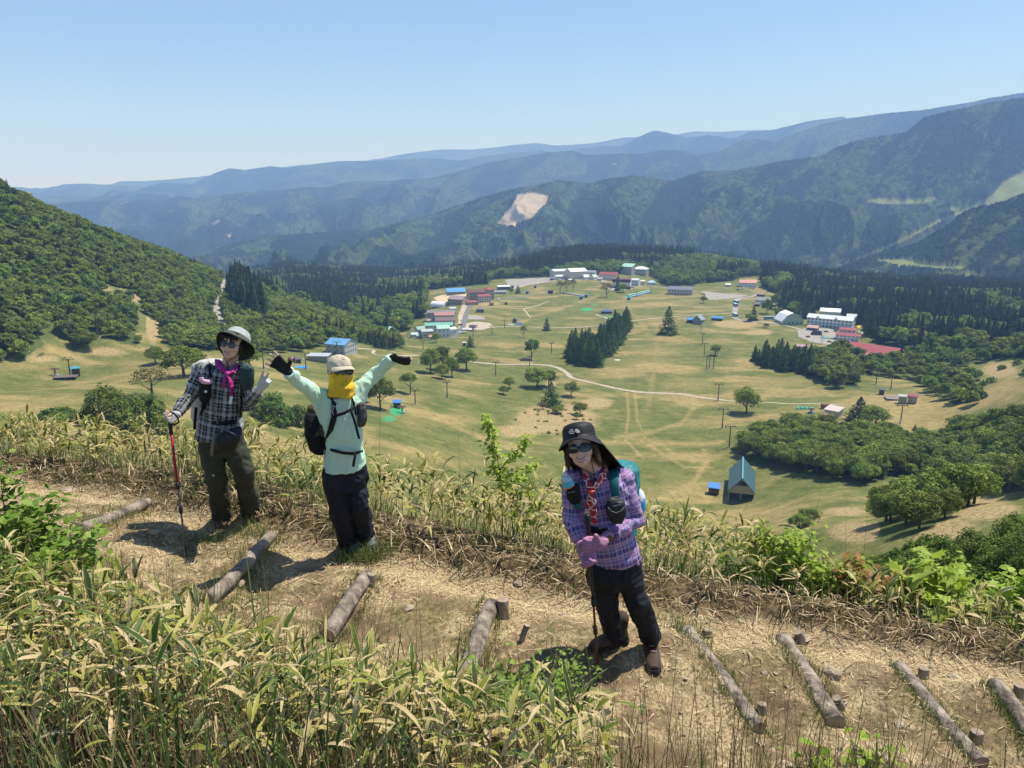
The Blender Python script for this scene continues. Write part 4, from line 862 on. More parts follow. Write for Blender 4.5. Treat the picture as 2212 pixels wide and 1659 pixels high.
for a in ((1551,866,11,0,'black lift tower with an orange foot where the dirt road ends','T',ORG),(1560,925,11,0,'lift tower with an orange foot above the long wood, next uphill of the road one','T',ORG),(1575,966,11,0,'nearest lift tower with an orange foot, just behind the teal-roofed station','T',ORG),
          (1526,798,10,0,'left one of the three lift towers standing close together','T',None),(1532,796,10,0,'middle one of the three lift towers standing close together','T',None),(1541,798,12,0,'right and tallest of the three lift towers standing close together','T',None),
          (1521,768,10,0,'lift tower just above the three clustered ones','T',None),(1517,744,10,0,'lift tower second above the three clustered ones','T',None),(1514,714,9,0,'small lift tower below the grey lift station','T',None),
          (966,860,9.5,.3,'rusty Y-headed lift tower right of the raised arm of the mint hiker','Y',(.25,.12,.09)),(897,874,8,.3,'dark Y-headed lift tower beside the bonsai-like tree','Y',None),(1071,811,9.5,.3,'Y-headed lift tower with a blue sleeve','Y',(.05,.12,.4)),(1144,792,8,.3,'Y-headed lift tower on the dirt road bend','Y',None),
          (1191,764,9,.3,'Y-headed lift tower between the domed tree and the larch wedge','Y',None),(1063,724,8.5,.2,'lift tower in the upper left meadow near the parked cars','T',None),(1090,710,8,.2,'lift tower right of the one near the parked cars','T',None),(1022,736,8,.2,'lift tower below the village road end','T',None),
          (914,757,8,.2,'lift tower in the scrub below the village','T',None),(849,748,11,.2,'lift tower at the tip of the left wood beside the raised hand','T',None),(1218,643,7,0,'lift tower at the left end of the snow conveyor','T',None),(1192,639,7,0,'lift tower by the dark shed on the upper meadow','T',None),(1375,642,7,0,'lift tower beside the lower end of the blue conveyor','T',None),(1406,635,8,0,'lift tower at the top end of the blue conveyor','T',None),(1302,730,9,0,'lift tower peeping out of the larch wedge','T',None),
          (729,774,11,.2,'lift tower in front of the blue-roofed warehouse','T',(.45,.25,.12)),(661,798,10,.2,'lift tower with an orange foot beside the blue tarpaulin','T',ORG),(570,798,11,.2,'lift tower with a blue foot between the two hikers on the left','T',(.05,.15,.45)),(212,731,15,.2,'slim lift tower against the left wood','T',None),
          (1945,914,10,-.1,'grey lift tower with a white foot on the tan slope at the right','T',(.6,.6,.6)),(1892,830,10,0,'dark lift tower above the wooden platform on the right','T',None),(1924,843,10,0,'dark lift tower right of the one above the wooden platform','T',None),(152,812,9,.2,'lift tower with a wide head behind the left landing','Y',None)):
    tower(a[0], a[1], a[2], a[3], a[4], a[5], a[6], group='ski lift towers')
def pole(u, v, H, label):
    p = place(u, v); o = thing('utility_pole', label, 'pole', p, 0, 'utility poles'); m = MB(); m.tube([(0, 0, -1), (0, 0, H)], [.16, .11], 7); m.build('post', paint((.25, .23, .21)), o); m = MB(); m.bar((-.9, 0, H - .6), (.9, 0, H - .6), .1, .1); m.build('crossarm', paint((.2, .2, .2)), o)
for u, v, H, lb in ((1774,742,16,'tall thin pole in front of the two-tier red-roofed lodge'),(1777,744,9,'shorter pole beside the tall thin one'),(1706,703,12,'pole in front of the gambrel barn'),(1641,700,9,'pole beside the coach road'),(1822,744,9,'dark pole below the two-tier red-roofed lodge'),(882,740,10,'pole at the left end of the village scrub'),(1631,677,8,'pole in the grass inside the coach road')): pole(u, v, H, lb)
def antenna():
    p = place(640, 596); o = thing('antenna_mast', 'lattice mast rising out of the distant cedar wood on the left', 'mast', p); H = 38; m = MB()
    for i in range(4):
        a = math.pi / 4 + i * math.pi / 2; m.bar((2.2 * math.cos(a), 2.2 * math.sin(a), -2), (.6 * math.cos(a), .6 * math.sin(a), H), .5, .5)
    m.build('lattice', paint((.06, .06, .07)), o); m = MB()
    for k in range(9):
        z = H * k / 9; r = 2.2 - 1.6 * k / 9; m.bar((-r * .7, -r * .7, z), (r * .7, r * .7, z + 3), .3, .3); m.bar((r * .7, -r * .7, z), (-r * .7, r * .7, z + 3), .3, .3)
    m.build('bracing', paint((.06, .06, .07)), o)
antenna()
def tarp(u, v, w, d, h, rz, col, label, name='tarpaulin'):
    p = place(u, v); n = 14; V = []
    for i in range(n + 1):
        for j in range(7):
            x = -w / 2 + w * i / n; y = -d / 2 + d * j / 6; s = math.sin(math.pi * j / 6) * (1 - .25 * abs(2 * i / n - 1) ** 3); V.append((x, y, -.2 + h * s ** .7 * (1 + .25 * math.sin(i * 1.7 + j))))
    me = bpy.data.meshes.new(name); me.from_pydata(V, [], [(i * 7 + j, (i + 1) * 7 + j, (i + 1) * 7 + j + 1, i * 7 + j + 1) for i in range(n) for j in range(6)]); o = link_mesh(name, me, paint(col)); o.location = p; o.rotation_euler = (0, 0, R_(rz)); tag(o, label, name)
tarp(1738, 884, 9, 2.6, 1.8, -12, (.16, .50, .30), 'long green tarpaulin over stored gear by the cream shed')
tarp(1751, 893, 3, 2, 1.2, 10, (.04, .18, .65), 'small blue tarpaulin at the end of the green one')
tarp(648, 794, 9, 3.4, 1.1, 8, (.04, .32, .80), 'bright blue tarpaulin in front of the rusty tank')
tarp(1121, 701, 6, 4, 2, 0, (.05, .18, .55), 'blue tarpaulin beside the barrel-shaped lift cabin in the upper meadow')
tarp(1103, 702, 6, 3, 1.2, 0, (.45, .55, .62), 'pale tarpaulin left of the barrel-shaped lift cabin')
tarp(1763, 724, 9, 6, 4.2, 0, (.03, .04, .04), 'dark covered heap on the gravel below the long inn')
tarp(1856, 707, 9, 5, 1.8, 20, (.85, .55, .06), 'yellow tent roof right of the long inn', 'tent')
tarp(1788, 732, 13, 3, 1.5, -20, (.15, .35, .22), 'long dull green cover on the gravel beside the two-tier lodge')
tarp(1333, 778, 4, 3, .8, 0, (.7, .7, .68), 'white heap at the left foot of the larch wedge')
tarp(1777, 731, 4, 3, 1.8, 0, (.25, .55, .65), 'light blue cover in front of the dark heap')
def tank(u, v, L, r, rz, col, label):
    p = place(u, v); o = thing('tank', label, 'tank', p, R_(rz)); m = MB(); M = Matrix.Rotation(math.pi / 2, 3, 'Y'); m.lathe([(.05, -L / 2), (r, -L / 2), (r, L / 2), (.05, L / 2)], 18, M, (0, 0, r + .2)); m.build('barrel', mat('rust', col, .8, var=.35, scale=3), o)
    m = MB(); [m.box(x - .2, x + .2, -r * .7, r * .7, -.5, .5) for x in (-L * .3, L * .3)]; m.build('cradle', paint((.12, .1, .1)), o)
tank(631, 780, 4.6, 1.3, 8, (.20, .08, .07), 'rusty cylindrical tank left of the dark hut')
tank(1783, 883, 5.0, 1.5, -10, (.20, .10, .08), 'rusty brown tank behind the cream shed')
tank(1112, 697, 4.0, 2.2, 80, (.12, .12, .13), 'dark barrel-shaped lift cabin in the upper meadow')
# A-shaped terminal
def aframe():
    p = place(1352, 688); o = thing('lift_terminal', 'dark A-shaped lift terminal at the tip of the larch wedge', 'lift terminal', p); 
    for y in (-2, 2):
        m = MB(); [m.bar((s * 4, y, -.5), (0, y, 8.5), .35, .35) for s in (-1, 1)]; m.bar((-2.2, y, 3.8), (2.2, y, 3.8), .3, .3); m.build('frame', paint((.10, .05, .05)), o)
    m = MB(); m.bar((0, -2.2, 8.5), (0, 2.2, 8.5), .35, .35); m.build('ridge', paint((.10, .05, .05)), o); m = MB(); m.box(-1.8, 1.8, -1.8, 1.8, 3.9, 6); m.build('motor_house', paint((.12, .13, .16)), o); m = MB(); m.lathe([(.1, 0), (2, 0), (2, .3), (.1, .3)], 18, None, (0, 0, 2.6)); m.build('wheel', paint((.35, .35, .35)), o)
aframe()
def conveyor(u0, v0, u1, v1, col, label, w=2.0, h=1.6):
    a, b = place(u0, v0), place(u1, v1); o = thing('snow_conveyor', label, 'conveyor', a); d = b - a; n = 12; m = MB()
    pts = [Vector((d.x * i / n, d.y * i / n, hz1(a.x + d.x * i / n, a.y + d.y * i / n) - a.z + h * .55)) for i in range(n + 1)]; m.tube(pts, w / 2, 10); m.build('cover', paint(col), o)
    m = MB(); [m.box(q.x - .3, q.x + .3, q.y - .3, q.y + .3, q.z - 1.4, q.z - .2) for q in pts[::3]]; m.build('supports', paint((.2, .2, .2)), o)
conveyor(1355, 640, 1402, 629, (.30, .50, .38), 'upper pale green covered conveyor on the ski meadow')
conveyor(1359, 643, 1403, 632, (.22, .38, .62), 'lower light blue covered conveyor on the ski meadow')
conveyor(1214, 633, 1262, 641, (.62, .62, .58), 'thin white conveyor left of the blue cabins')
for u, v, lb in ((1255,646,'little blue cabin at the end of the white conveyor'),(1266,642,'second little blue cabin right of the first'),(1358,648,'little blue cabin at the lower end of the blue conveyor'),(1156,622,'tiny blue cabin below the car park'),(1139,634,'blue covered machine left of the tiny cabins'),(1107,622,'dark kiosk under the lower corner of the car park')):
    building('cabin', lb, u, v, 3.4, 3, 2.8, 0, (.05, .09, .2), (.05, .14, .38), 'mono', .3, rows=1, cols=1, clear=False)
building('cabin', 'dark brown lift cabin on stilts in the upper meadow', 1189, 634, 7, 4, 3, 0, (.07, .06, .05), (.12, .11, .10), 'mono', .3, rows=0, clear=False, zoff=1)
building('hut', 'tiny black hut alone in the upper left meadow', 1093, 658, 2.6, 2.4, 2.4, 0, (.04, .04, .04), (.05, .05, .05), 'mono', .2, rows=0, clear=False)
building('hut', 'tiny dark hut left of the lift tower below the village road', 1003, 747, 2.4, 2, 2.6, 0, (.10, .07, .05), (.5, .48, .4), 'mono', .3, rows=0, clear=False)
# --- vehicles
def car(col):
    o = thing('parked_car', '', 'car'); m = MB(); prof = [(-2.1, .35), (-2.15, .8), (-1.5, .95), (-1.0, 1.45), (.9, 1.45), (1.35, .98), (2.05, .85), (2.15, .4)]
    M = Matrix(((1, 0, 0), (0, 0, 1), (0, 1, 0))); m.prism(prof, -.85, .85, M); m.build('body', paint(col, .3), o)
    g = MB(); g.prism([(-1.42, .98), (-.98, 1.38), (.86, 1.38), (1.24, .98)], -.86, .86, M); g.build('windows', M_GLASS, o)
    for x in (-1.35, 1.35):
        for s in (-1, 1): q = MB(); q.lathe([(.05, -.1), (.32, -.1), (.32, .1), (.05, .1)], 12, Matrix.Rotation(math.pi / 2, 3, 'X'), (x, s * .8, .32)); q.build('wheel', paint((.03, .03, .03)), o)
    return o
CARC = {'white': (.75, .75, .75), 'black': (.04, .04, .045), 'silver': (.45, .46, .48), 'dark red': (.25, .03, .03), 'grey': (.2, .2, .21)}
proto = {}
CARS = [(1001,713,'white','leftmost white car in the row on the dirt lot'),(1004,713,'white','second white car in the row on the dirt lot'),(1010,713,'white','third white car in the row on the dirt lot'),(1014,713.5,'white','fourth white car in the row on the dirt lot'),(1018,713.5,'white','fifth white car in the row on the dirt lot'),(1022,713,'dark red','dark red car ending the row on the dirt lot'),
        (993,720,'silver','silver car on the village road below the row'),(1002,720,'white','white car by the village road below the row'),(996,692,'white','white car beside the brown-roofed building'),(994,703,'black','black car in front of the green-roofed building'),(1043,653,'white','white van at the porch of the tan hotel'),(1077,647,'white','white car on the road right of the tan hotel'),
        (1149,599,'black','dark car in the far corner of the car park'),(1319,617,'black','dark car left of the white four-storey hotel'),(1367,622,'dark red','red vehicle right of the white four-storey hotel'),(1386,617,'silver','silver car beside the small pale house'),(1392,617,'grey','grey car next to the silver one'),(1520,637,'black','black car at the left edge of the right car park'),(1549,640,'white','white car alone in the right car park'),
        (1594,627,'black','black car above the right car park'),(1601,626,'silver','silver car above the right car park'),(1606,622,'white','white car left of the terracotta-roofed house'),(1619,624,'silver','silver car below the terracotta-roofed house'),(1627,625,'black','black car right of the silver one by the terracotta-roofed house'),
        (1784,718,'black','black car in front of the long inn'),(1804,716,'grey','grey car under the canopy end of the long inn'),(1854,720,'silver','silver car right of the long inn'),(1857,733,'silver','silver car right of the two-tier lodge'),(1862,722,'white','white car among the trees right of the long inn'),(1791,740,'dark red','red machine on the gravel below the long inn'),(1745,729,'dark red','small red machine left of the dark heap'),(1835,737,'white','white car in front of the two-tier lodge')]
for i, (u, v, c, lb) in enumerate(CARS):
    p = place(u, v); rz = (0.2, 1.5, .1, 1.4, -.3)[i % 5] if i > 5 else 1.5
    if c not in proto: o = car(CARC[c]); o.location = p; proto[c] = o; o.rotation_euler = (0, 0, rz)
    else: o = copy_thing(proto[c], p, rz)
    o['label'] = lb; o['group'] = 'cars parked around the village'; o.location.z += .18
def coach():
    o = thing('coach', '', 'bus'); m = MB(); m.box(-5.6, 5.6, -1.25, 1.25, .5, 3.4); m.build('body', paint((.10, .38, .58), .3), o); m = MB(); m.box(-5.3, 5.3, -1.28, 1.28, 1.7, 2.7); m.build('windows', M_GLASS, o)
    m = MB(); m.box(-5.5, 5.5, -1.1, 1.1, 3.4, 3.5); m.build('roof', paint((.55, .72, .80), .4), o); m = MB(); m.box(5.58, 5.66, -1.1, 1.1, 1.3, 2.9); m.build('windscreen', M_GLASS, o)
    m = MB(); m.box(-5.63, 5.63, -1.27, 1.27, .42, .95); m.build('skirt', paint((.6, .65, .68), .3), o)
    for x in (-3.6, 3.6):
        for s in (-1, 1): q = MB(); q.lathe([(.05, -.15), (.5, -.15), (.5, .15), (.05, .15)], 12, Matrix.Rotation(math.pi / 2, 3, 'X'), (x, s * 1.15, .5)); q.build('wheel', paint((.03, .03, .03)), o)
    return o
c0 = coach()
for i, (u, v, rz, lb) in enumerate(((1661,691,-.02,'blue coach parked broadside left of the gambrel barn'),(1587.5,684,-1.5,'lowest of the three blue coaches on the narrow road'),(1588.5,662,-1.5,'middle one of the three blue coaches on the narrow road'),(1589.5,655,-1.5,'topmost of the three blue coaches on the narrow road'))):
    p = place(u, v); o = c0 if i == 0 else copy_thing(c0); o.location = p + Vector((0, 0, .18)); o.rotation_euler = (0, 0, rz); o['label'] = lb; o['group'] = 'blue coaches'
def crowd(name, u0, u1, v0, v1, n, cols, label):
    mb = MB(); g = random.Random(name); o = None; ms = [paint(c) for c in cols] + [paint((.45, .3, .22))]
    for i in range(n):
        p = place(g.uniform(u0, u1), g.uniform(v0, v1)) + Vector((0, 0, .2)); mb.mi = i % len(cols); s = g.uniform(.85, 1.05)
        mb.tube([p + Vector((-.1, 0, 0)), p + Vector((-.1, 0, .8 * s))], .09, 5); mb.tube([p + Vector((.1, 0, 0)), p + Vector((.1, 0, .8 * s))], .09, 5); mb.tube([p + Vector((0, 0, .75 * s)), p + Vector((0, 0, 1.15 * s)), p + Vector((0, 0, 1.42 * s))], [.17, .21, .10], 6)
        mb.tube([p + Vector((-.22, 0, 1.35 * s)), p + Vector((-.28, .05, .8 * s))], .05, 4); mb.tube([p + Vector((.22, 0, 1.35 * s)), p + Vector((.28, .05, .8 * s))], .05, 4); mb.mi = len(cols); mb.ball(p + Vector((0, 0, 1.55 * s)), .12, 6, 5)
    tag(mb.build('crowd', ms, None, label=label), label, 'crowd', kind='stuff')
crowd('a', 1014, 1031, 704.5, 710, 75, [(.04, .05, .12), (.06, .07, .16), (.10, .11, .15)], 'tight crowd of people in dark blue on the dirt lot by the village road')
crowd('b', 1452, 1490, 637, 640, 60, [(.35, .08, .08), (.4, .35, .35), (.1, .1, .1), (.3, .1, .15)], 'line of people in reddish clothes in front of the slate-roofed lodge')
# ---------------------------------------------------------------- planting the woods
def gn_stuff(name, pts, rot, scl, idx, coll_meshes, label, cat):
    cl = bpy.data.collections.new('tree_kinds')
    for i, parts in enumerate(coll_meshes):
        me = bpy.data.meshes.new('kind'); bm = bmesh.new(); mats = []
        for pm in parts:
            off = len(mats); n0 = len(bm.faces); bm.from_mesh(pm); bm.faces.ensure_lookup_table()
            for f in bm.faces[n0:]: f.material_index = off
            mats.append(pm.materials[0])
        bm.to_mesh(me); bm.free()
        for m in mats: me.materials.append(m)
        cl.objects.link(bpy.data.objects.new('kind_%02d' % i, me))
    me = bpy.data.meshes.new(name); me.vertices.add(len(pts)); me.vertices.foreach_set('co', np.asarray(pts, np.float32).ravel())
    for an, av in (('rz', rot), ('sc', scl)):
        a = me.attributes.new(an, 'FLOAT', 'POINT'); a.data.foreach_set('value', np.asarray(av, np.float32))
    a = me.attributes.new('ix', 'INT', 'POINT'); a.data.foreach_set('value', np.asarray(idx, np.int32))
    o = bpy.data.objects.new(name, me); COL.objects.link(o)
    g = bpy.data.node_groups.new('planting', 'GeometryNodeTree')
    g.interface.new_socket('Geometry', in_out='INPUT', socket_type='NodeSocketGeometry'); g.interface.new_socket('Geometry', in_out='OUTPUT', socket_type='NodeSocketGeometry')
    gi = g.nodes.new('NodeGroupInput'); go = g.nodes.new('NodeGroupOutput')
    ip = g.nodes.new('GeometryNodeInstanceOnPoints'); ci = g.nodes.new('GeometryNodeCollectionInfo')
    ci.inputs['Collection'].default_value = cl; ci.inputs['Separate Children'].default_value = True; ci.inputs['Reset Children'].default_value = True
    def na(n_, t):
        x = g.nodes.new('GeometryNodeInputNamedAttribute'); x.data_type = t; x.inputs['Name'].default_value = n_; return x.outputs['Attribute']
    cx = g.nodes.new('ShaderNodeCombineXYZ'); g.links.new(na('rz', 'FLOAT'), cx.inputs[2])
    g.links.new(gi.outputs[0], ip.inputs['Points']); g.links.new(ci.outputs[0], ip.inputs['Instance']); ip.inputs['Pick Instance'].default_value = True
    g.links.new(na('ix', 'INT'), ip.inputs['Instance Index']); g.links.new(cx.outputs[0], ip.inputs['Rotation']); g.links.new(na('sc', 'FLOAT'), ip.inputs['Scale'])
    g.links.new(ip.outputs[0], go.inputs[0])
    md = o.modifiers.new('planting', 'NODES'); md.node_group = g
    o['label'] = label; o['category'] = cat; o['kind'] = 'stuff'
    return o
BS, CS = scatter_woods()
BS.sort(key=lambda t: -t[3] / t[4]); CS.sort(key=lambda t: -t[3] / t[4])
NB_IND, NC_IND = 255, 240
for rec in BS[:NB_IND]:
    x, y, z, h, r, wi, _ = rec
    plant_tree('b', (x, y, z - 0.2), h, random.uniform(0, 6.28), WOODS[wi][6], WOODS[wi][8], 'broadleaf_tree')
for rec in CS[:NC_IND]:
    x, y, z, h, r, wi, la = rec
    plant_tree('l' if la else 'c', (x, y, z - 0.2), h, random.uniform(0, 6.28), WOODS[wi][7], WOODS[wi][8], 'larch_tree' if la else 'conifer_tree')
# distant woods: lighter kinds
fb = [( np_mesh('f', *broad_crown(200 + i, 10, (4.8, 5.6, 4.4)[i], 1150, 1.05, lobes=12, base=.15), mats=M_BROAD, smooth_=False, link=False),) for i in range(3)]
fb.append((np_mesh('f', *broad_crown(210, 10, 5.0, 1150, 1.05, lobes=12, base=.15), mats=foliage('pale_foliage', (0.085, 0.13, 0.045), (0.14, 0.19, 0.06)), smooth_=False, link=False),))
fc = [(np_mesh('f', *coni_crown(220 + i, 20, (3.2, 3.7, 2.8)[i], 560, 1.7, base=.05), mats=M_CONI, smooth_=False, link=False),) for i in range(3)]
g = np.random.default_rng(5)
rb, rc = BS[NB_IND:], [q for q in CS[NC_IND:] if not q[6]]
for q in [q for q in CS[NC_IND:] if q[6]]: plant_tree('l', (q[0], q[1], q[2] - .2), q[3], random.uniform(0, 6.28), WOODS[q[5]][7], WOODS[q[5]][8], 'larch_tree')
print('TREES', len(BS), len(CS))
if rb:
    gn_stuff('broadleaf_woods', [(q[0], q[1], q[2] - .3) for q in rb], g.uniform(0, 6.28, len(rb)), [q[3] / 10 for q in rb], g.choice(4, len(rb), p=[.32, .28, .28, .12]), fb, 'dense green leafy woods on the hills around the meadow', 'woods')
if rc:
    gn_stuff('conifer_woods', [(q[0], q[1], q[2] - .3) for q in rc], g.uniform(0, 6.28, len(rc)), [q[3] / 20 for q in rc], g.choice(3, len(rc)), fc, 'dark cedar plantation on the rise behind the village', 'woods')
# ---------------------------------------------------------------- single trees of the meadow
FT = [ # kind, u, vbase, height px, width px, label, name, crown override
 ('b',1612,893,58,62,'single round leafy tree standing on the slope above the teal-roofed lift station','broadleaf_tree',None),
 ('b',1148,776,47,38,'small domed tree on its own left of the larch wedge','broadleaf_tree',None),
 ('b',930,806,58,52,'leftmost large tree of the clump in the middle of the left meadow','broadleaf_tree',None),
 ('b',955,800,56,48,'darker tree behind the front ones of the middle clump','broadleaf_tree',None),
 ('b',1008,800,52,56,'broad dark tree at the right end of the middle clump','broadleaf_tree',None),
 ('b',976,815,46,40,'pale front tree of the middle clump','broadleaf_tree','lime'),
 ('b',955,818,34,32,'smallest front tree of the middle clump','broadleaf_tree',None),
 ('b',886,851,46,42,'flat-topped bonsai-like tree beside the lift tower by the green netting','broadleaf_tree','bonsai'),
 ('b',822,884,78,64,'large dark tree beside the raised arm of the hiker in mint green','broadleaf_tree',None),
 ('b',790,868,58,50,'dark tree behind the hiker in mint green','broadleaf_tree',None),
 ('b',1234,856,32,32,'small dark round tree beside the pale dirt road','broadleaf_tree',None),
 ('l',1190,876,52,44,'layered pine at the foot of the bushy mound','pine_tree',None),
 ('b',1160,838,46,62,'largest bush-like tree on the mound below the dirt road','broadleaf_tree',None),
 ('b',1185,835,38,44,'second dark tree on the mound below the dirt road','broadleaf_tree',None),
 ('b',1100,838,24,30,'low round tree left of the mound','broadleaf_tree',None),
 ('b',1088,852,20,24,'small low tree in the meadow left of the mound','broadleaf_tree','lime'),
 ('b',1252,896,28,32,'low tree right of the pale scrub patch','broadleaf_tree',None),
 ('b',1246,906,18,18,'bush below the tree right of the pale scrub patch','broadleaf_tree',None),
 ('b',1172,884,16,30,'low brownish bush above the pale scrub patch','broadleaf_tree','sparse'),
 ('b',1205,893,18,34,'flat bush at the top of the pale scrub patch','broadleaf_tree',None),
 ('l',1181,714,28,15,'narrow little fir alone in the upper meadow','fir_tree',None),
 ('l',1443,722,60,34,'tall narrow conifer standing alone in the upper ski slope','conifer_tree',None),
 ('b',1545,768,26,32,'round bush beside the two lift towers on the slope','broadleaf_tree',None),
 ('b',398,814,72,104,'large spreading bright green tree left of the hiker in the grey hat','broadleaf_tree','lime'),
 ('b',336,786,40,48,'smaller bright green tree at the left edge of the spreading one','broadleaf_tree','lime'),
 ('b',540,800,56,60,'bright green tree behind the shoulder of the hiker in the grey hat','broadleaf_tree','lime'),
 ('b',330,858,66,90,'sparse yellowish tree with bare twigs in the left field','broadleaf_tree','sparse'),
 ('b',440,752,44,88,'dome-shaped dark tree at the edge of the left wood','broadleaf_tree',None),
 ('b',182,752,44,56,'leafy tree standing forward of the left wood','broadleaf_tree',None),
 ('c',1855,908,52,44,'dark pointed cedar behind the shed of the right-hand lift','conifer_tree',None),
 ('b',1890,922,48,66,'wide tree beside the dark pointed cedar','broadleaf_tree',None),
 ('c',1976,930,14,9,'tiny cypress at the top edge of the long wood','conifer_tree',None),
 ('c',1990,934,15,9,'second tiny cypress at the top edge of the long wood','conifer_tree',None),
 ('b',2080,945,54,76,'spreading tree at the far right end of the tan slope','broadleaf_tree',None),
 ('b',1725,1142,36,50,'low dark bush clump on the slope below the lift station','shrub',None),
 ('b',1748,1130,34,44,'bush beside the low clump below the lift station','shrub',None),
 ('b',942,740,22,20,'small tree in front of the green-roofed house on the left','broadleaf_tree',None),
 ('b',1131,730,28,16,'thin bare tree in the upper meadow','broadleaf_tree','sparse'),
 ('l',1095,745,0,0,'','',None),
 ('b',1210,632,26,18,'leftmost of the pale poplars in front of the hotels','broadleaf_tree','sparse'),
 ('b',1224,632,28,16,'middle one of the pale poplars in front of the hotels','broadleaf_tree','sparse'),
 ('b',1238,630,28,16,'rightmost of the pale poplars in front of the hotels','broadleaf_tree','sparse'),
 ('b',1310,642,32,30,'greyish tree left of the dark fir by the hotel forecourt','broadleaf_tree','sparse'),
 ('l',1334,628,36,14,'dark fir on the hotel forecourt','fir_tree',None),
 ('b',1345,632,20,22,'small tree right of the dark fir by the hotel','broadleaf_tree',None),
 ('b',1104,636,16,12,'small round tree beside the left end of the car park','broadleaf_tree',None),
 ('l',1119,634,18,12,'small fir beside the left end of the car park','fir_tree',None),
 ('l',1016,750,26,16,'little fir beside the lift towers above the middle clump','fir_tree',None),
 ('b',1520,655,16,18,'small tree beside the right-hand car park','broadleaf_tree',None),
 ('l',1627,692,30,20,'dark pointed fir by the coach road','fir_tree',None),
 ('b',1618,694,18,26,'dark bush below the pointed fir by the coach road','shrub',None),
 ('b',1656,678,34,26,'dark leafy tree in front of the white inn','broadleaf_tree',None),
 ('b',1675,668,36,26,'pale leafy tree beside the cedar plantation','broadleaf_tree','lime'),
 ('b',1655,708,10,14,'low bush left of the parked coach','shrub',None),
 ('c',1775,0,0,0,'','',None),
 ('b',2205,840,0,0,'','',None),
]
for k, u, v, ph, pw, lb, nm, ov in FT:
    if not ph: continue
    p = place(u, v); d = p.y * CP - p.z * SP; H = ph * d / FP * 1.03; Wd = pw * d / FP
    base_w = {'b': 10.2, 'c': 6.6, 'l': 6.8}[k]; base_h = {'b': 10.0, 'c': 20.0, 'l': 14.0}[k]
    ws = (Wd / base_w) / (H / base_h)
    fm = {'lime': LIMEC[0], 'sparse': SPARSEC, 'bonsai': BONSAI, None: None}[ov]
    plant_tree(k, p - Vector((0, 0, 0.15)), H, random.uniform(0, 6.28), lb, None, nm, ws, 'shrub' if nm == 'shrub' else 'tree', fm=fm)
# low bushes with no visible trunk
M_BUSH = foliage('bush_foliage', (0.085, 0.15, 0.022), (0.20, 0.28, 0.045), 0.25)
def bush(u, v, ph, pw, label, seed, name='shrub', m=M_BUSH, group=None, n=None, ls=None):
    p = place(u, v); d = p.y * CP - p.z * SP; H = ph * d / FP; Wd = pw * d / FP / 2; ls = ls or min(max(d * .0034, .10), .8)
    n = n or int(min(max(2.6 * (3.14 * Wd * Wd + 4.5 * Wd * H) / (ls * ls * .45), 500), 9000))
    o = thing(name, label, 'shrub', p, 0, group)
    c = bush_crown(seed, H, Wd, n, ls)
    np_mesh('foliage', c[0], c[1], m, o, smooth_=False)
    t = MB()
    for i in range(5):
        a = i * 1.3; t.tube([(0, 0, -0.3), (math.cos(a) * Wd * .25, math.sin(a) * Wd * .25, H * .35), (math.cos(a) * Wd * .5, math.sin(a) * Wd * .5, H * .65)], [.07, .05, .02], 5)
    t.build('stem', M_BARK, o); return o
bush(240, 925, 92, 125, 'large bright green bush at the far left edge of the field', 301)
bush(322, 925, 84, 105, 'bright green bush right of the largest one in the left field', 302)
bush(590, 912, 66, 90, 'dark green bush behind the hand making a peace sign', 303)
bush(640, 918, 52, 66, 'smaller dark bush right of the one behind the peace sign', 304)
bush(120, 905, 26, 90, 'low brown-green thicket at the left edge of the field', 305)
for i in range(44):
    q = np.random.default_rng(900 + i); u = q.uniform(2010, 2240); v = q.uniform(772, 862) - (u - 2010) * 0.05
    if not inpoly(u, v, [(2030,812),(2100,790),(2230,765),(2250,830),(2110,862),(2085,838)]): continue
    bush(u, v + 6, q.uniform(8, 16), q.uniform(12, 26), 'low bush scattered on the pale bushy hillside', 500 + i, group='bushes on the right-hand hillside', n=260, ls=1.2)
for i in range(40):
    q = np.random.default_rng(700 + i); u = q.uniform(1110, 1310); v = q.uniform(880, 945)
    if ((u - 1205) / 100) ** 2 + ((v - 908) / 32) ** 2 > 1.2: continue
    bush(u, v, q.uniform(3, 5), q.uniform(5, 10), 'little tuft of shrub dotted over the pale scrub patch', 600 + i, group='tufts on the pale scrub patch', n=60, ls=0.5)
# trees in the near right-hand gully
GL = tuple(q for q in ((1900,1240,50,80,70),(1960,1225,60,90,62),(2030,1235,80,100,52),(2090,1250,90,110,46),(2160,1255,110,130,40),(2230,1240,130,150,40),(1930,1265,60,80,56),(2000,1270,80,100,45),(2130,1290,110,120,36),(2060,1330,110,120,32),(2230,1360,150,160,26),(1950,1330,90,110,34),(1960,1285,95,110,40),(2050,1300,120,130,34),(2140,1330,150,150,29),(2212,1290,150,160,30),(2010,1210,60,90,60),(2110,1215,80,110,56),(2200,1190,95,120,60),(1985,1310,90,90,33),(2090,1380,130,130,25),(2190,1400,150,150,22),(2290,1300,190,190,30),(1925,1290,50,60,44)) if q[1] < 1306)
ORD = ('leftmost', 'second', 'third', 'fourth', 'fifth', 'sixth', 'seventh', 'eighth', 'ninth', 'tenth', 'eleventh', 'twelfth'); GUL = {}
for nm_, lo, hi in (('uppermost', 0, 1245), ('middle', 1245, 1292), ('lowest', 1292, 9999)):
    for k_, i in enumerate(sorted((i for i in range(len(GL)) if lo <= GL[i][1] < hi), key=lambda i: GL[i][0])): GUL[i] = 'leafy thicket, %s from the left in the %s row filling the right-hand gully' % (ORD[k_], nm_) if k_ else 'leafy thicket at the left end of the %s row filling the right-hand gully' % nm_
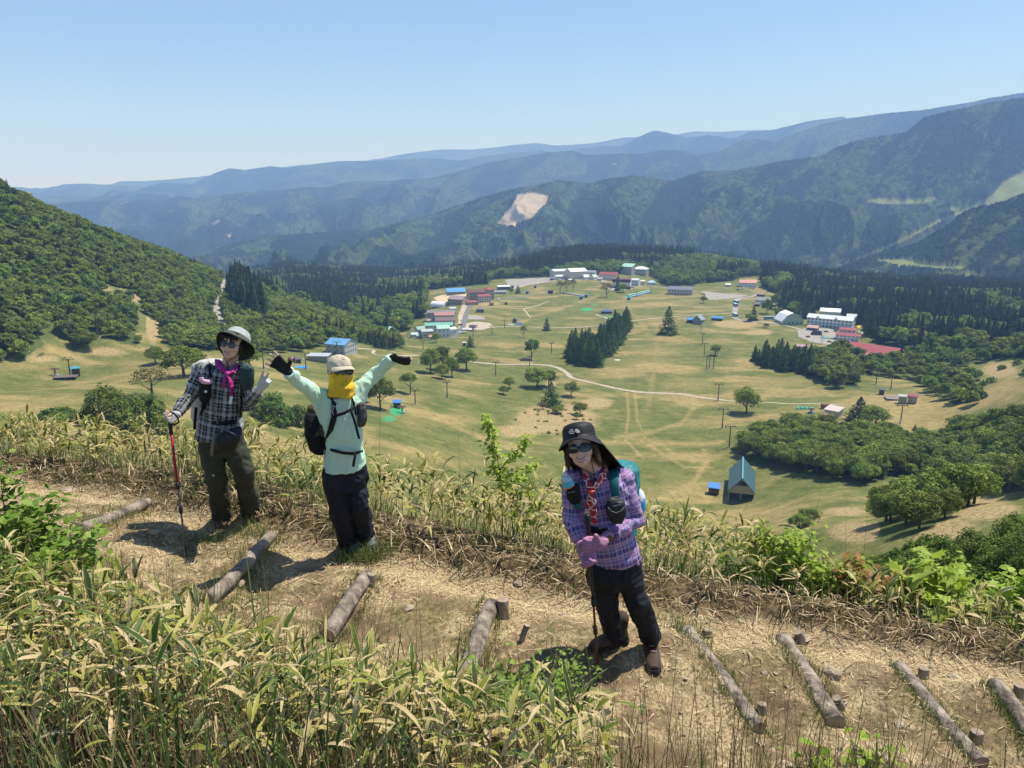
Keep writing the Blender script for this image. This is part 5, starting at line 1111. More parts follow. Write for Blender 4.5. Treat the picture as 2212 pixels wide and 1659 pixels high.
for i, (u, v, ph, pw, dd) in enumerate(GL):
    bush(u, v, ph, pw, GUL[i], 320 + i * 3, group='thickets in the right-hand gully')
# ================================================================== THE TRAIL AND ITS VEGETATION
fc_ = []
def fp(u, v, Y, dz=0): q = P(u, v, Y); fc_.append((q.x, q.y, q.z + dz))
for a in ((20,1050,6.3),(300,1100,5.85),(490,1145,5.5),(400,1200,5.1),(760,1200,5.25),(540,1280,4.75),(850,1250,4.9),(760,1340,4.42),(1100,1300,4.75),(1050,1400,4.22),
          (1320,1400,4.15),(1412,1452,3.98),(1500,1350,4.55),(1640,1580,3.66),(1820,1575,3.72),(1900,1400,4.55),(2212,1440,4.55),(2140,1659,3.56),(1350,1640,3.4),(1600,1659,3.36),(1250,1560,3.62)): fp(*a)
for q in ((-2.4,3.4,-2.2),(-1.3,2.2,-1.98),(-0.3,2.9,-2.45),(0.3,2.2,-2.2),(1.2,2.5,-2.5),(0,0,-1.55),(-3,0,-1.5),(3,0,-1.9),(3,1.5,-2.5),(-0.9,3.5,-2.58),(-3,5,-2.38),(-4,4,-2.15),(-6.5,5,-2.1),(-7,7,-2.35),(5,3.6,-3.35),
          (0,9,-4.7),(0,12.5,-6.9),(-5,9,-4.0),(-6,12,-6.0),(-8,9,-3.8),(5,9,-5.9),(7,12.5,-8.2),(-2.5,8,-3.6),(3,7.3,-4.6),(6,6,-4.3),(8.5,9,-6.6),(9,4,-3.9)): fc_.append(q)
for a in ((450,910,6.9,-.62),(150,900,7.6,-.62),(1000,1030,6.1,-.62),(750,960,6.6,-.7),(1450,1120,5.4,-.6),(1900,1230,5.7,-.5),(2212,1290,6.0,-.5)): fp(*a)
Fq_ = np.array(fc_); _tf = TPS(Fq_[:, :2], Fq_[:, 2], 0.02)
# the far edge of the trail, in reading pixels -> world polyline (x sorted)
LOGS = [((170,1146),(318,1083),.046),((452,1312),(588,1152),.047),((708,1382),(796,1252),.052),((1000,1482),(1062,1312),.056),((1480,1352),(1638,1578),.052),((1692,1372),(1806,1566),.058),((1942,1436),(2118,1655),.052),((2150,1486),(2262,1640),.056)]
def gz0(x, y): return _tf(np.asarray(x, float), np.asarray(y, float))
_yy = np.exp(np.linspace(math.log(1.2), math.log(14), 500))
def fplace(u, v, f=None):
    f = f or gz0; d = ray(u, v); z = f(d.x * _yy, _yy); s = d.z * _yy - z; k = np.nonzero(s < 0)[0]
    if len(k) == 0 or k[0] == 0: return d * _yy[-1]
    k = k[0]; t = s[k - 1] / (s[k - 1] - s[k]); tt = _yy[k - 1] + t * (_yy[k] - _yy[k - 1]); return d * tt
EDGE = [(-60,1010),(100,1040),(300,1070),(450,1110),(560,1135),(680,1165),(850,1200),(1000,1235),(1100,1262),(1300,1300),(1500,1328),(1700,1350),(1900,1385),(2100,1425),(2300,1470)]
EW = np.array([[*fplace(*e)[:2]] for e in EDGE])
NEAR = [(-60,1230),(120,1240),(230,1310),(400,1400),(600,1480),(700,1515),(900,1570),(1100,1610),(1300,1700),(1420,1720),(1800,1720),(2400,1760)]
NW = np.array([[*fplace(*e)[:2]] for e in NEAR])
def edge_y(x): return np.interp(x, EW[:, 0], EW[:, 1])
def near_y(x): return np.interp(x, NW[:, 0], NW[:, 1])
LW = []
for (a, b, r) in LOGS: LW.append((fplace(*a), fplace(*b), r))
def gz(x, y):
    x = np.asarray(x, float); y = np.asarray(y, float); z = gz0(x, y); e = edge_y(x)
    # trodden channel along the far edge and the little cut bank beyond it
    d = y - e
    z = z - 0.06 * np.exp(-((d + 0.18) / 0.16) ** 2) + 0.13 * smooth(0.0, 0.22, d) * (1 - smooth(0.9, 2.0, d))
    on = smooth(-0.05, 0.1, y - near_y(x)) * (1 - smooth(-.1, .05, d))
    for a, b, r in LW:                                   # each step: a drop just below its log
        dx, dy = b.x - a.x, b.y - a.y; L = math.hypot(dx, dy); nx, ny = dy / L, -dx / L
        if nx < 0: nx, ny = -nx, -ny
        t = ((x - a.x) * dx + (y - a.y) * dy) / L / L; q = (x - a.x) * nx + (y - a.y) * ny
        w_ = smooth(-.15, 0.05, t) * (1 - smooth(.95, 1.15, t))
        z = z + on * w_ * (0.045 * (1 - smooth(-.3, -.02, -q - .02)) * 0 + 0.035 * np.exp(-((q + .16) / .16) ** 2) - 0.045 * np.exp(-((q - .17) / .15) ** 2))
    return z + (fbm(x * 1.6, y * 1.6, 4, 71) - .5) * 0.07 + (fbm(x * 9, y * 9, 3, 72) - .5) * 0.03
GX = np.linspace(-9.5, 10.5, 420); GY = np.exp(np.linspace(math.log(1.6), math.log(14.5), 420)) - 0.6
X, Y = np.meshgrid(GX, GY, indexing='ij'); Z = gz(X, Y)
dch = Y - edge_y(X); ontrail = smooth(-.1, .15, Y - near_y(X)) * (1 - smooth(-.02, .12, dch))
chan = np.exp(-((dch + .2) / .2) ** 2)
def trail_mat():
    m = bpy.data.materials.new('trail'); m.use_nodes = True; n = m.node_tree; b = n.nodes['Principled BSDF']
    b.inputs['Roughness'].default_value = 0.95; b.inputs['Specular IOR Level'].default_value = 0.1; tc = n.nodes.new('ShaderNodeTexCoord')
    def noise(sc, det=6): z = n.nodes.new('ShaderNodeTexNoise'); z.inputs['Scale'].default_value = sc; z.inputs['Detail'].default_value = det; z.inputs['Roughness'].default_value = .7; n.links.new(tc.outputs['Object'], z.inputs['Vector']); return z.outputs['Fac']
    def ramp(f, a, b2, lo, hi):
        r = n.nodes.new('ShaderNodeValToRGB'); e = r.color_ramp.elements; e[0].position = lo; e[1].position = hi; e[0].color = (*a, 1); e[1].color = (*b2, 1); n.links.new(f, r.inputs[0]); return r.outputs[0]
    def mix(f, a, b2): x = n.nodes.new('ShaderNodeMix'); x.data_type = 'RGBA'; n.links.new(f, x.inputs[0]); n.links.new(a, x.inputs[6]); n.links.new(b2, x.inputs[7]); return x.outputs[2]
    def attr(a): x = n.nodes.new('ShaderNodeAttribute'); x.attribute_name = a; return x.outputs['Fac']
    soil = ramp(noise(6), (0.13, 0.09, 0.055), (0.30, 0.21, 0.12), .35, .65)
    grs = ramp(noise(30), (0.10, 0.10, 0.035), (0.33, 0.26, 0.13), .38, .62)
    strw = ramp(noise(55), (0.20, 0.135, 0.07), (0.58, 0.45, 0.26), .38, .56)
    c = mix(ramp(noise(1.7), (0, 0, 0), (1, 1, 1), .45, .6), soil, grs)
    c = mix(ramp(noise(2.6), (0, 0, 0), (1, 1, 1), .48, .58), c, strw)
    c = mix(attr('straw'), c, strw)
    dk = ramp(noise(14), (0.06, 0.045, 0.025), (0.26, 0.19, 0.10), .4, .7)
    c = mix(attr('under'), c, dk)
    n.links.new(c, b.inputs['Base Color'])
    bp = n.nodes.new('ShaderNodeBump'); bp.inputs['Strength'].default_value = 1; bp.inputs['Distance'].default_value = .02; n.links.new(noise(45, 8), bp.inputs['Height']); n.links.new(bp.outputs[0], b.inputs['Normal'])
    return m
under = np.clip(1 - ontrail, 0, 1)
trail = np_mesh('trail', np.stack([X.ravel(), Y.ravel(), Z.ravel()], 1), grid_faces(*X.shape), trail_mat(), attrs={'straw': np.clip(chan * 1.0, 0, 1), 'under': under})
tag(trail, kind='structure')

# ---------------------------------------------------------------- strewn vegetation (nobody could count it)
def rotz(a):
    c, s = np.cos(a), np.sin(a); z = np.zeros_like(a); o = np.ones_like(a)
    return np.stack([np.stack([c, -s, z], 1), np.stack([s, c, z], 1), np.stack([z, z, o], 1)], 1)
def blades(base, az, L, w, lean, curve, nseg=4, across=1, tint=None, shape='leaf', fold=0.0, roll=None):
    """leaf strips: base (n,3), az heading, L length, w half width, lean from vertical, curve total bend"""
    n = len(base); t = np.linspace(0, 1, nseg + 1); ca = 2 * across + 1 if across else 2
    prof = (np.sin(np.pi * np.clip(t * .93 + .07, 0, 1)) ** .7 if shape == 'leaf' else (1 - t) ** .6)
    prof = np.maximum(prof, 0.03)
    ang = lean[:, None] + curve[:, None] * t[None, :]
    st = L[:, None] / nseg; dh = np.sin(ang) * st; dv = np.cos(ang) * st
    h = np.concatenate([np.zeros((n, 1)), np.cumsum(dh[:, :-1], 1)], 1); z = np.concatenate([np.zeros((n, 1)), np.cumsum(dv[:, :-1], 1)], 1)
    hx, hy = np.cos(az), np.sin(az); roll = np.zeros(n) if roll is None else roll
    s = np.linspace(-1, 1, ca)
    W = w[:, None] * prof[None, :]
    cr, sr = np.cos(roll), np.sin(roll)
    X = base[:, 0, None, None] + h[:, :, None] * hx[:, None, None] + (-hy * cr)[:, None, None] * W[:, :, None] * s
    Y = base[:, 1, None, None] + h[:, :, None] * hy[:, None, None] + (hx * cr)[:, None, None] * W[:, :, None] * s
    Z = base[:, 2, None, None] + z[:, :, None] + sr[:, None, None] * W[:, :, None] * s + np.abs(s) * fold * W[:, :, None]
    V = np.stack([X, Y, Z + 0 * X], -1).reshape(-1, 3)
    m = (nseg + 1) * ca; ii, jj = np.meshgrid(np.arange(nseg), np.arange(ca - 1), indexing='ij'); a = (ii * ca + jj).ravel()
    F = (np.stack([a, a + 1, a + ca + 1, a + ca], 1)[None] + (np.arange(n) * m)[:, None, None]).reshape(-1, 4)
    T = np.repeat(tint if tint is not None else np.zeros(n), m)
    E = np.broadcast_to(np.abs(s)[None, None, :], (n, nseg + 1, ca)).reshape(-1)
    A = np.broadcast_to(t[None, :, None], (n, nseg + 1, ca)).reshape(-1)
    return V, F, T, E, A
def merge(parts):
    V, F, T, E, A = [], [], [], [], []; o = 0
    for v, f, t, e, a in parts: V.append(v); F.append(f + o); T.append(t); E.append(e); A.append(a); o += len(v)
    return [np.concatenate(q) for q in (V, F, T, E, A)]
def leafmat(name, stops, margin=None, trans=0.3, edge=(.55, .8), rough=.55):
    """colour by the 'tint' of each leaf, with withered margins"""
    m = bpy.data.materials.new(name); m.use_nodes = True; n = m.node_tree; b = n.nodes['Principled BSDF']; b.inputs['Roughness'].default_value = rough; b.inputs['Specular IOR Level'].default_value = .35
    def attr(a): x = n.nodes.new('ShaderNodeAttribute'); x.attribute_name = a; return x.outputs['Fac']
    r = n.nodes.new('ShaderNodeValToRGB'); els = r.color_ramp.elements
    while len(els) < len(stops): els.new(.5)
    for e, (p, c) in zip(els, stops): e.position = p; e.color = (*c, 1)
    n.links.new(attr('tint'), r.inputs[0]); c = r.outputs[0]
    if margin:
        tc = n.nodes.new('ShaderNodeTexCoord'); nz = n.nodes.new('ShaderNodeTexNoise'); nz.inputs['Scale'].default_value = 28; nz.inputs['Detail'].default_value = 3; n.links.new(tc.outputs['Object'], nz.inputs['Vector'])
        ad = n.nodes.new('ShaderNodeMath'); ad.operation = 'MULTIPLY_ADD'; ad.inputs[1].default_value = .9; n.links.new(nz.outputs['Fac'], ad.inputs[0])
        mm = n.nodes.new('ShaderNodeMath'); mm.operation = 'MAXIMUM'; tp = n.nodes.new('ShaderNodeMath'); tp.operation = 'MULTIPLY_ADD'; tp.inputs[1].default_value = 1.5; tp.inputs[2].default_value = -.75
        n.links.new(attr('along'), tp.inputs[0]); n.links.new(attr('edge'), mm.inputs[0]); n.links.new(tp.outputs[0], mm.inputs[1]); n.links.new(mm.outputs[0], ad.inputs[2])
        mr = n.nodes.new('ShaderNodeMapRange'); mr.inputs[1].default_value = edge[0] + .45; mr.inputs[2].default_value = edge[1] + .45; n.links.new(ad.outputs[0], mr.inputs[0])
        mx = n.nodes.new('ShaderNodeMix'); mx.data_type = 'RGBA'; n.links.new(mr.outputs[0], mx.inputs[0]); n.links.new(c, mx.inputs[6]); mx.inputs[7].default_value = (*margin, 1); c = mx.outputs[2]
    n.links.new(c, b.inputs['Base Color'])
    tr = n.nodes.new('ShaderNodeBsdfTranslucent'); ms = n.nodes.new('ShaderNodeMixShader'); ms.inputs[0].default_value = trans; n.links.new(c, tr.inputs[0])
    n.links.new(b.outputs[0], ms.inputs[1]); n.links.new(tr.outputs[0], ms.inputs[2]); n.links.new(ms.outputs[0], n.nodes['Material Output'].inputs[0])
    return m
M_SASA = leafmat('bamboo_leaf', [(0, (.030, .065, .010)), (.35, (.085, .145, .018)), (.62, (.34, .36, .05)), (.8, (.52, .42, .16)), (1, (.62, .49, .28))], margin=(.72, .60, .30), edge=(.78, 1.0))
M_GRASS = leafmat('grass_blade', [(0, (.035, .085, .018)), (.4, (.085, .15, .03)), (.7, (.22, .23, .07)), (1, (.45, .35, .17))], trans=.25)
M_STRAW = leafmat('straw', [(0, (.16, .10, .05)), (.4, (.44, .32, .17)), (1, (.80, .66, .42))], trans=.1, rough=.7)
M_STEM = leafmat('dry_stem', [(0, (.12, .085, .04)), (.5, (.28, .20, .09)), (1, (.46, .36, .18))], trans=.05)
rg_ = np.random.default_rng(21)
def emit(name, parts, m, label, cat):
    V, F, T, E, A = merge(parts); o = np_mesh(name, V, F, m, attrs={'tint': T, 'edge': E, 'along': A})
    return tag(o, label, cat, kind='stuff')
def clumps(xs, ys, hmin, hmax, nl=(5, 9), leafL=(.13, .24), leafW=(.013, .024), lean=(-.3, .5), tmean=.5, tvar=.28, hs=None):
    n = len(xs); zs = gz(xs, ys); H = rg_.uniform(hmin, hmax, n) * (hs if hs is not None else 1); parts = []
    az = rg_.uniform(0, 6.283, n); tilt = rg_.uniform(0, .28, n)
    base = np.stack([xs, ys, zs], 1); top = base + np.stack([np.cos(az) * tilt * H, np.sin(az) * tilt * H, H * np.cos(tilt)], 1)
    parts.append(blades(base, az, np.hypot(H, tilt * H), np.full(n, .0022), tilt, np.zeros(n), 1, 0, rg_.uniform(.1, .9, n) + 3, 'flat') )
    for k in range(nl[1]):
        keep = rg_.uniform(size=n) < (1 if k < nl[0] else .5); m = keep.sum()
        f = rg_.uniform(.5, 1.0, m) if k > 1 else np.ones(m)
        b = base[keep] + (top[keep] - base[keep]) * f[:, None]
        a2 = rg_.uniform(0, 6.283, m); L = rg_.uniform(*leafL, m); W = rg_.uniform(*leafW, m)
        ln = rg_.uniform(.15, 1.35, m); cv = rg_.uniform(.2, 1.5, m)
        ti = np.clip(rg_.normal(tmean, tvar, m), 0, 1)
        dead = rg_.uniform(size=m) < .30; ti = np.where(dead, rg_.uniform(.82, 1, m), ti); ln = np.where(dead, ln + .7, ln); W = np.where(dead, W * .6, W)
        parts.append(blades(b, a2, L, W, ln, cv, 4, 1, ti, 'leaf', fold=.35, roll=rg_.uniform(-.6, .6, m)))
    return parts
def sample(n, x0, x1, y0, y1, cond, dens=None):
    xs = rg_.uniform(x0, x1, n); ys = rg_.uniform(y0, y1, n); k = cond(xs, ys)
    if dens is not None: k &= rg_.uniform(size=n) < dens(xs, ys)
    return xs[k], ys[k]
# bamboo grass on the bank behind the hikers
bx, by = sample(20000, -9, 10, 4.2, 12, lambda x, y: (y > edge_y(x) + .22) & (y < edge_y(x) + 3.4) & (np.abs(x) < y * .85 + .8), lambda x, y: np.clip(.25 + 1.3 * (fbm(x * .8, y * .8, 3, 81) - .3), .1, 1) * np.where(y < edge_y(x) + 1.3, 1.0, .6) * smooth(0.1, .5, y - edge_y(x)))
hb = .33 + .62 * smooth(.1, .8, by - edge_y(bx)) * (0.75 + .5 * fbm(bx * .6, by * .6, 2, 83))
hb = hb * np.where(bx > 2.2, .55, np.where(bx < -2.6, .84, 1.0))
bank = clumps(bx, by, .42, .66, tmean=.52, hs=hb, leafL=(.09, .18), leafW=(.008, .015))
# bamboo grass on the near slope
nx_, ny_ = sample(17000, -5.5, 2.2, 1.9, 5.2, lambda x, y: (y < near_y(x) - .02) & (np.abs(x) < y * .85 + .7) & (x < .38) & (rg_.uniform(size=len(x)) < np.where(x > -.15, .45, 1) * np.clip((y - 1.5) / 1.0, .25, 1)), lambda x, y: np.clip(.45 + 1.2 * (fbm(x * 1.1, y * 1.1, 3, 91) - .35), .15, 1))
near = clumps(nx_, ny_, .24, .50, nl=(2, 6), tmean=.46, tvar=.3, leafL=(.05, .13), leafW=(.0045, .0115), hs=.62 + .55 * smooth(0, .9, near_y(nx_) - ny_))
big = rg_.uniform(size=len(nx_)) < .12
near += clumps(nx_[big], ny_[big], .30, .52, nl=(2, 5), tmean=.42, tvar=.3, leafL=(.12, .18), leafW=(.010, .016), hs=.62 + .5 * smooth(0, .9, near_y(nx_[big]) - ny_[big]))
emit('dwarf_bamboo', bank + near, M_SASA, 'tangled dwarf bamboo with pale withered leaf edges along both sides of the trail', 'dwarf bamboo')
# green and dry grass
parts = []
def tufts(n, cond, box, Lr, wr, tm, tv, lean=(0, .5), curve=(.2, 1.2), dens=None, nseg=4):
    x, y = sample(n, *box, cond, dens); z = gz(x, y); m = len(x)
    return blades(np.stack([x, y, z - .01], 1), rg_.uniform(0, 6.283, m), rg_.uniform(*Lr, m), rg_.uniform(*wr, m), rg_.uniform(*lean, m), rg_.uniform(*curve, m), nseg, 0, np.clip(rg_.normal(tm, tv, m), 0, 1), 'grass')
inv = lambda x, y: (np.abs(x) < y * .8 + .6)
parts.append(tufts(38000, lambda x, y: inv(x, y) & (y > edge_y(x) - .02) & (y < edge_y(x) + 1.2), (-8, 9, 3.8, 9), (.10, .38), (.002, .005), .45, .3, dens=lambda x, y: np.clip(.3 + 2.0 * (fbm(x * 1.3, y * 1.3, 3, 95) - .35), .08, 1)))
parts.append(tufts(17000, lambda x, y: inv(x, y) & (y < near_y(x) + .03), (-5.5, 5, 1.0, 5.2), (.12, .45), (.002, .0055), .42, .3, dens=lambda x, y: np.clip(.35 + 1.6 * (fbm(x, y, 3, 97) - .35), .1, 1)))
parts.append(tufts(7000, lambda x, y: inv(x, y) & (y < near_y(x) - .1) & (x < .1), (-5, 1.5, 1.2, 4), (.35, .75), (.003, .007), .32, .2, lean=(0, .3), curve=(.1, .9), dens=lambda x, y: np.clip(2.4 * (fbm(x * 1.5, y * 1.5, 3, 99) - .42), 0, 1), nseg=6))
# short turf in patches on the trail
tp = lambda x, y: np.clip(3.6 * (fbm(x * 1.4, y * 1.4, 4, 101) - .36), 0, 1) * (np.abs(y - edge_y(x) + .2) > .2)
parts.append(tufts(60000, lambda x, y: inv(x, y) & (y > near_y(x) - .1) & (y < edge_y(x) + .05), (-7, 7, 2.6, 7), (.02, .07), (.0012, .0028), .50, .24, lean=(.1, 1.1), curve=(.2, .9), dens=tp, nseg=2))
for (uu, vv, nn_, sp) in ((775, 1205, 420, .09), (815, 1190, 300, .10), (560, 1150, 260, .12), (470, 1165, 160, .1), (1480, 1360, 200, .1)):
    c_ = fplace(uu, vv, gz); x = c_.x + rg_.normal(0, sp, nn_); y = c_.y - .05 + rg_.normal(0, sp * .6, nn_)
    parts.append(blades(np.stack([x, y, gz(x, y) - .01], 1), rg_.uniform(0, 6.283, nn_), rg_.uniform(.06, .20, nn_), rg_.uniform(.0015, .003, nn_), rg_.uniform(0, .7, nn_), rg_.uniform(.3, 1.1, nn_), 4, 0, np.clip(rg_.normal(.45, .25, nn_), 0, 1), 'grass'))
# turf tufts clinging to the logs
for a, b, r in LW:
    m = 900; t = rg_.uniform(-.05, 1.05, m); sd_ = rg_.choice([-1, 1], m); dx, dy = b.x - a.x, b.y - a.y; L = math.hypot(dx, dy)
    x = a.x + dx * t + dy / L * sd_ * (r + rg_.exponential(.03, m)); y = a.y + dy * t - dx / L * sd_ * (r + rg_.exponential(.03, m))
    parts.append(blades(np.stack([x, y, gz(x, y) - .01], 1), rg_.uniform(0, 6.283, m), rg_.uniform(.03, .11, m), rg_.uniform(.0012, .003, m), rg_.uniform(0, .9, m), rg_.uniform(.2, 1, m), 2, 0, np.clip(rg_.normal(.5, .25, m), 0, 1), 'grass'))
emit('grass', parts, M_GRASS, 'green and yellowed grass tufts beside the trail and in patches on it', 'grass')
# straw litter
def litter(n, cond, box, dens, L=(.03, .13)):
    x, y = sample(n, *box, cond, dens); m = len(x); z = gz(x, y) + rg_.uniform(.002, .02, m)
    return blades(np.stack([x, y, z], 1), rg_.uniform(0, 6.283, m), rg_.uniform(*L, m), rg_.uniform(.001, .0035, m), rg_.uniform(1.35, 1.62, m), rg_.uniform(-.15, .2, m), 2, 0, np.clip(rg_.normal(.6, .3, m), 0, 1), 'flat')
sd2 = lambda x, y: np.clip(.10 + 1.0 * np.exp(-((y - edge_y(x) + .22) / .28) ** 2) + .35 * (x < -2.2) + 1.3 * (fbm(x * 2, y * 2, 3, 111) - .5), .03, 1)
parts = [litter(70000, lambda x, y: inv(x, y) & (y > near_y(x) - .3) & (y < edge_y(x) + .15), (-7, 7, 2.4, 7), sd2, (.02, .10)),
         litter(9000, lambda x, y: inv(x, y) & (y < near_y(x)), (-5, 5, 1.0, 4.6), None, (.08, .3)),
         litter(14000, lambda x, y: inv(x, y) & (y > edge_y(x)) & (y < edge_y(x) + .8), (-8, 9, 3.8, 8), None, (.05, .2))]
# dead leaves hanging in a fringe on the cut bank
x, y = sample(30000, -7, 8, 3.8, 8, lambda x, y: inv(x, y) & (y > edge_y(x) - .02) & (y < edge_y(x) + .28)); m = len(x)
parts.append(blades(np.stack([x, y, gz(x, y) + rg_.uniform(.0, .12, m)], 1), rg_.uniform(0, 6.283, m), rg_.uniform(.05, .22, m), rg_.uniform(.0015, .005, m), rg_.uniform(.6, 2.3, m), rg_.uniform(0, 1.5, m), 3, 0, np.clip(rg_.normal(.45, .3, m), 0, 1), 'flat'))
emit('straw_litter', parts, M_STRAW, 'pale dry straw and dead leaves strewn over the trail', 'straw')
# tall dead stalks
parts = []
def stalks(n, box, cond, L, tm=.5):
    x, y = sample(n, *box, cond); m = len(x); z = gz(x, y)
    for ro in (0, 1.57): parts.append(blades(np.stack([x, y, z], 1), AZ_[:m] + ro * 0, LL_[:m] * (L[0] + (L[1] - L[0])), np.full(m, .0022), LE_[:m], CV_[:m], 5, 0, np.clip(TT_[:m] + tm - .5, 0, 1), 'flat', roll=np.full(m, ro)))
AZ_, LL_, LE_, CV_, TT_ = rg_.uniform(0, 6.283, 4000), rg_.uniform(.45, 1, 4000), rg_.uniform(0, .4, 4000), rg_.uniform(0, .35, 4000), rg_.uniform(.1, .9, 4000)
stalks(4000, (-5, 1.8, 1.2, 4.4), lambda x, y: inv(x, y) & (y < near_y(x)), (.2, .85))
stalks(300, (-7, 7, 4.5, 8), lambda x, y: inv(x, y) & (y > edge_y(x) + .3) & (y < edge_y(x) + 1.4), (.3, 1.35), .3)
stalks(500, (-2.5, 2.6, 1.9, 3.9), lambda x, y: inv(x, y) & (y < near_y(x) + .1) & (x > -.6), (.15, .45), .85)
emit('dry_stalks', parts, M_STEM, 'thin brown dead stalks standing up out of the dwarf bamboo', 'dry stalks')

# ---------------------------------------------------------------- steps of the trail
M_LOG = mat('weathered_log', (0.11, 0.09, 0.07), .95, col2=(.40, .34, .27), scale=9, bump=1.0, bscale=30, stretch=(1, 1, .25), thr=(.35, .65))
M_CUT = mat('cut_wood', (.22, .17, .12), .9, col2=(.42, .34, .25), scale=20)
def log(a, b, r, label, seed):
    a = Vector(a); b = Vector(b); ax = (b - a); L = ax.length; ax.normalize()
    q = ax.to_track_quat('Z', 'X').to_matrix(); o = thing('log', label, 'log', a, 0, 'log steps of the trail')
    ns, nn = 60, 26; V = []; g = random.Random(seed); bend = g.uniform(-.015, .02)
    for i in range(ns + 1):
        t = i / ns; z = L * t
        for j in range(nn):
            th = 2 * math.pi * j / nn
            rr = r * (1.04 - .10 * t + .05 * math.sin(th * 2 + seed) + .05 * math.sin(t * 9 + seed + th) + .035 * math.sin(t * 23 + th * 3 + seed))
            gr = abs(math.sin(th * 6.5 + 1.8 * math.sin(t * L * 9 + seed) + .9 * math.sin(t * L * 31 + th * 2)))
            rr *= .86 + .15 * min(1, gr * 1.9)
            V.append((rr * math.cos(th) + bend * math.sin(t * math.pi), rr * math.sin(th), z))
    F = [(i * nn + j, i * nn + (j + 1) % nn, (i + 1) * nn + (j + 1) % nn, (i + 1) * nn + j) for i in range(ns) for j in range(nn)]
    mb = MB(); mb.add([q @ Vector(v) for v in V], F); mb.build('bark', M_LOG, o, True)
    for z, s in ((-.002, -1), (L + .002, 1)):
        k = 0 if s < 0 else ns; ring = [q @ (Vector((V[k * nn + j][0], V[k * nn + j][1], z))) for j in range(nn)]; c = q @ Vector((bend * 0, 0, z + s * .006))
        m2 = MB(); m2.add(ring + [c], [(j, (j + 1) % nn, nn) if s > 0 else ((j + 1) % nn, j, nn) for j in range(nn)]); m2.build('cut_end', M_CUT, o)
    return o
LL = ['half-buried log step farthest up the trail at the left', 'log step between the hiker in the grey hat and the one in mint green', 'log step just below the feet of the hiker in mint green', 'pale log step left of the shadow of the hiker in purple',
      'long dark log step right of the boots of the hiker in purple', 'grey log step with a large pale stone beside it', 'long log step second from the right edge', 'log step cut off by the right edge of the photo']
for k, (a, b, r) in enumerate(LW):
    up = Vector((0, 0, r * .42)); a2 = Vector((a.x, a.y, float(gz(a.x, a.y)))) + up; b2 = Vector((b.x, b.y, float(gz(b.x, b.y)))) + up
    log(a2, b2, r, LL[k], k * 7 + 1)
STK = [(799,1262,.034,.08,.2,'dark split stake at the upper end of the log below the hiker in mint green'),(1086,1330,.045,.12,0,'round stake beside the upper end of the pale log'),(1528,1372,.032,.04,0,'low stake at the upper end of the long dark log'),
       (1645,1540,.028,.06,0,'stake at the lower end of the long dark log'),(1733,1385,.034,.08,-.5,'leaning stake at the upper end of the log with the pale stone'),(1818,1530,.030,.08,-.5,'leaning stake at the lower end of the log with the pale stone'),
       (1994,1462,.032,.06,0,'stake at the upper end of the second log from the right edge'),(2108,1600,.038,.06,0,'broken stake near the lower end of the second log from the right edge'),(2200,1505,.036,.08,0,'stake beside the log cut off by the right edge'),(1125,1385,.02,.12,.35,'pale splintered stake lying below the round one')]
for u, v, r, h, ln, lb in STK:
    p = fplace(u, v, gz); o = thing('stake', lb, 'stake', p, 0, 'stakes holding the log steps'); mb = MB(); g = random.Random(u)
    d = Vector((ln, .05, 1)).normalized(); pts = [Vector((0, 0, -.12)), d * h * .3, d * h]; mb.tube(pts, [r * 1.02, r, r * .95], 14)
    for i, q in enumerate(mb.v): mb.v[i] = tuple(Vector(q) * 1 + Vector((g.uniform(-1, 1), g.uniform(-1, 1), 0)) * r * .09)
    mb.build('bark', M_LOG, o, False)
    m2 = MB(); c = d * (h + .003); x = d.orthogonal().normalized(); y = d.cross(x); m2.add([c + (x * math.cos(t * math.pi / 6) + y * math.sin(t * math.pi / 6)) * r * .93 for t in range(12)], [tuple(range(12))]); m2.build('cut_end', M_CUT, o)
M_ROCK = mat('stone', (.22, .17, .11), .95, col2=(.56, .46, .33), scale=9, bump=.8, bscale=30)
def rock(u, v, px, label, seed, fl=.6, m=None):
    p = fplace(u, v, gz); d = p.y * CP - p.z * SP; r = px * d / FP / 2; me = bpy.data.meshes.new('stone'); bm = bmesh.new(); bmesh.ops.create_icosphere(bm, subdivisions=2, radius=1)
    g = random.Random(seed); pl = [(Vector((g.uniform(-1, 1), g.uniform(-1, 1), g.uniform(-.6, 1))).normalized(), g.uniform(.45, .8)) for _ in range(9)]
    for vt in bm.verts:
        for nrm, dd in pl:
            e = vt.co.dot(nrm) - dd
            if e > 0: vt.co -= nrm * e
        vt.co = Vector((vt.co.x * r * 1.25, vt.co.y * r, vt.co.z * r * fl))
    bm.to_mesh(me); bm.free(); o = link_mesh('stone', me, m or M_ROCK); o.location = p + Vector((0, 0, r * fl * .25)); o.rotation_euler = (0, 0, g.uniform(0, 3)); tag(o, label, 'stone'); return o
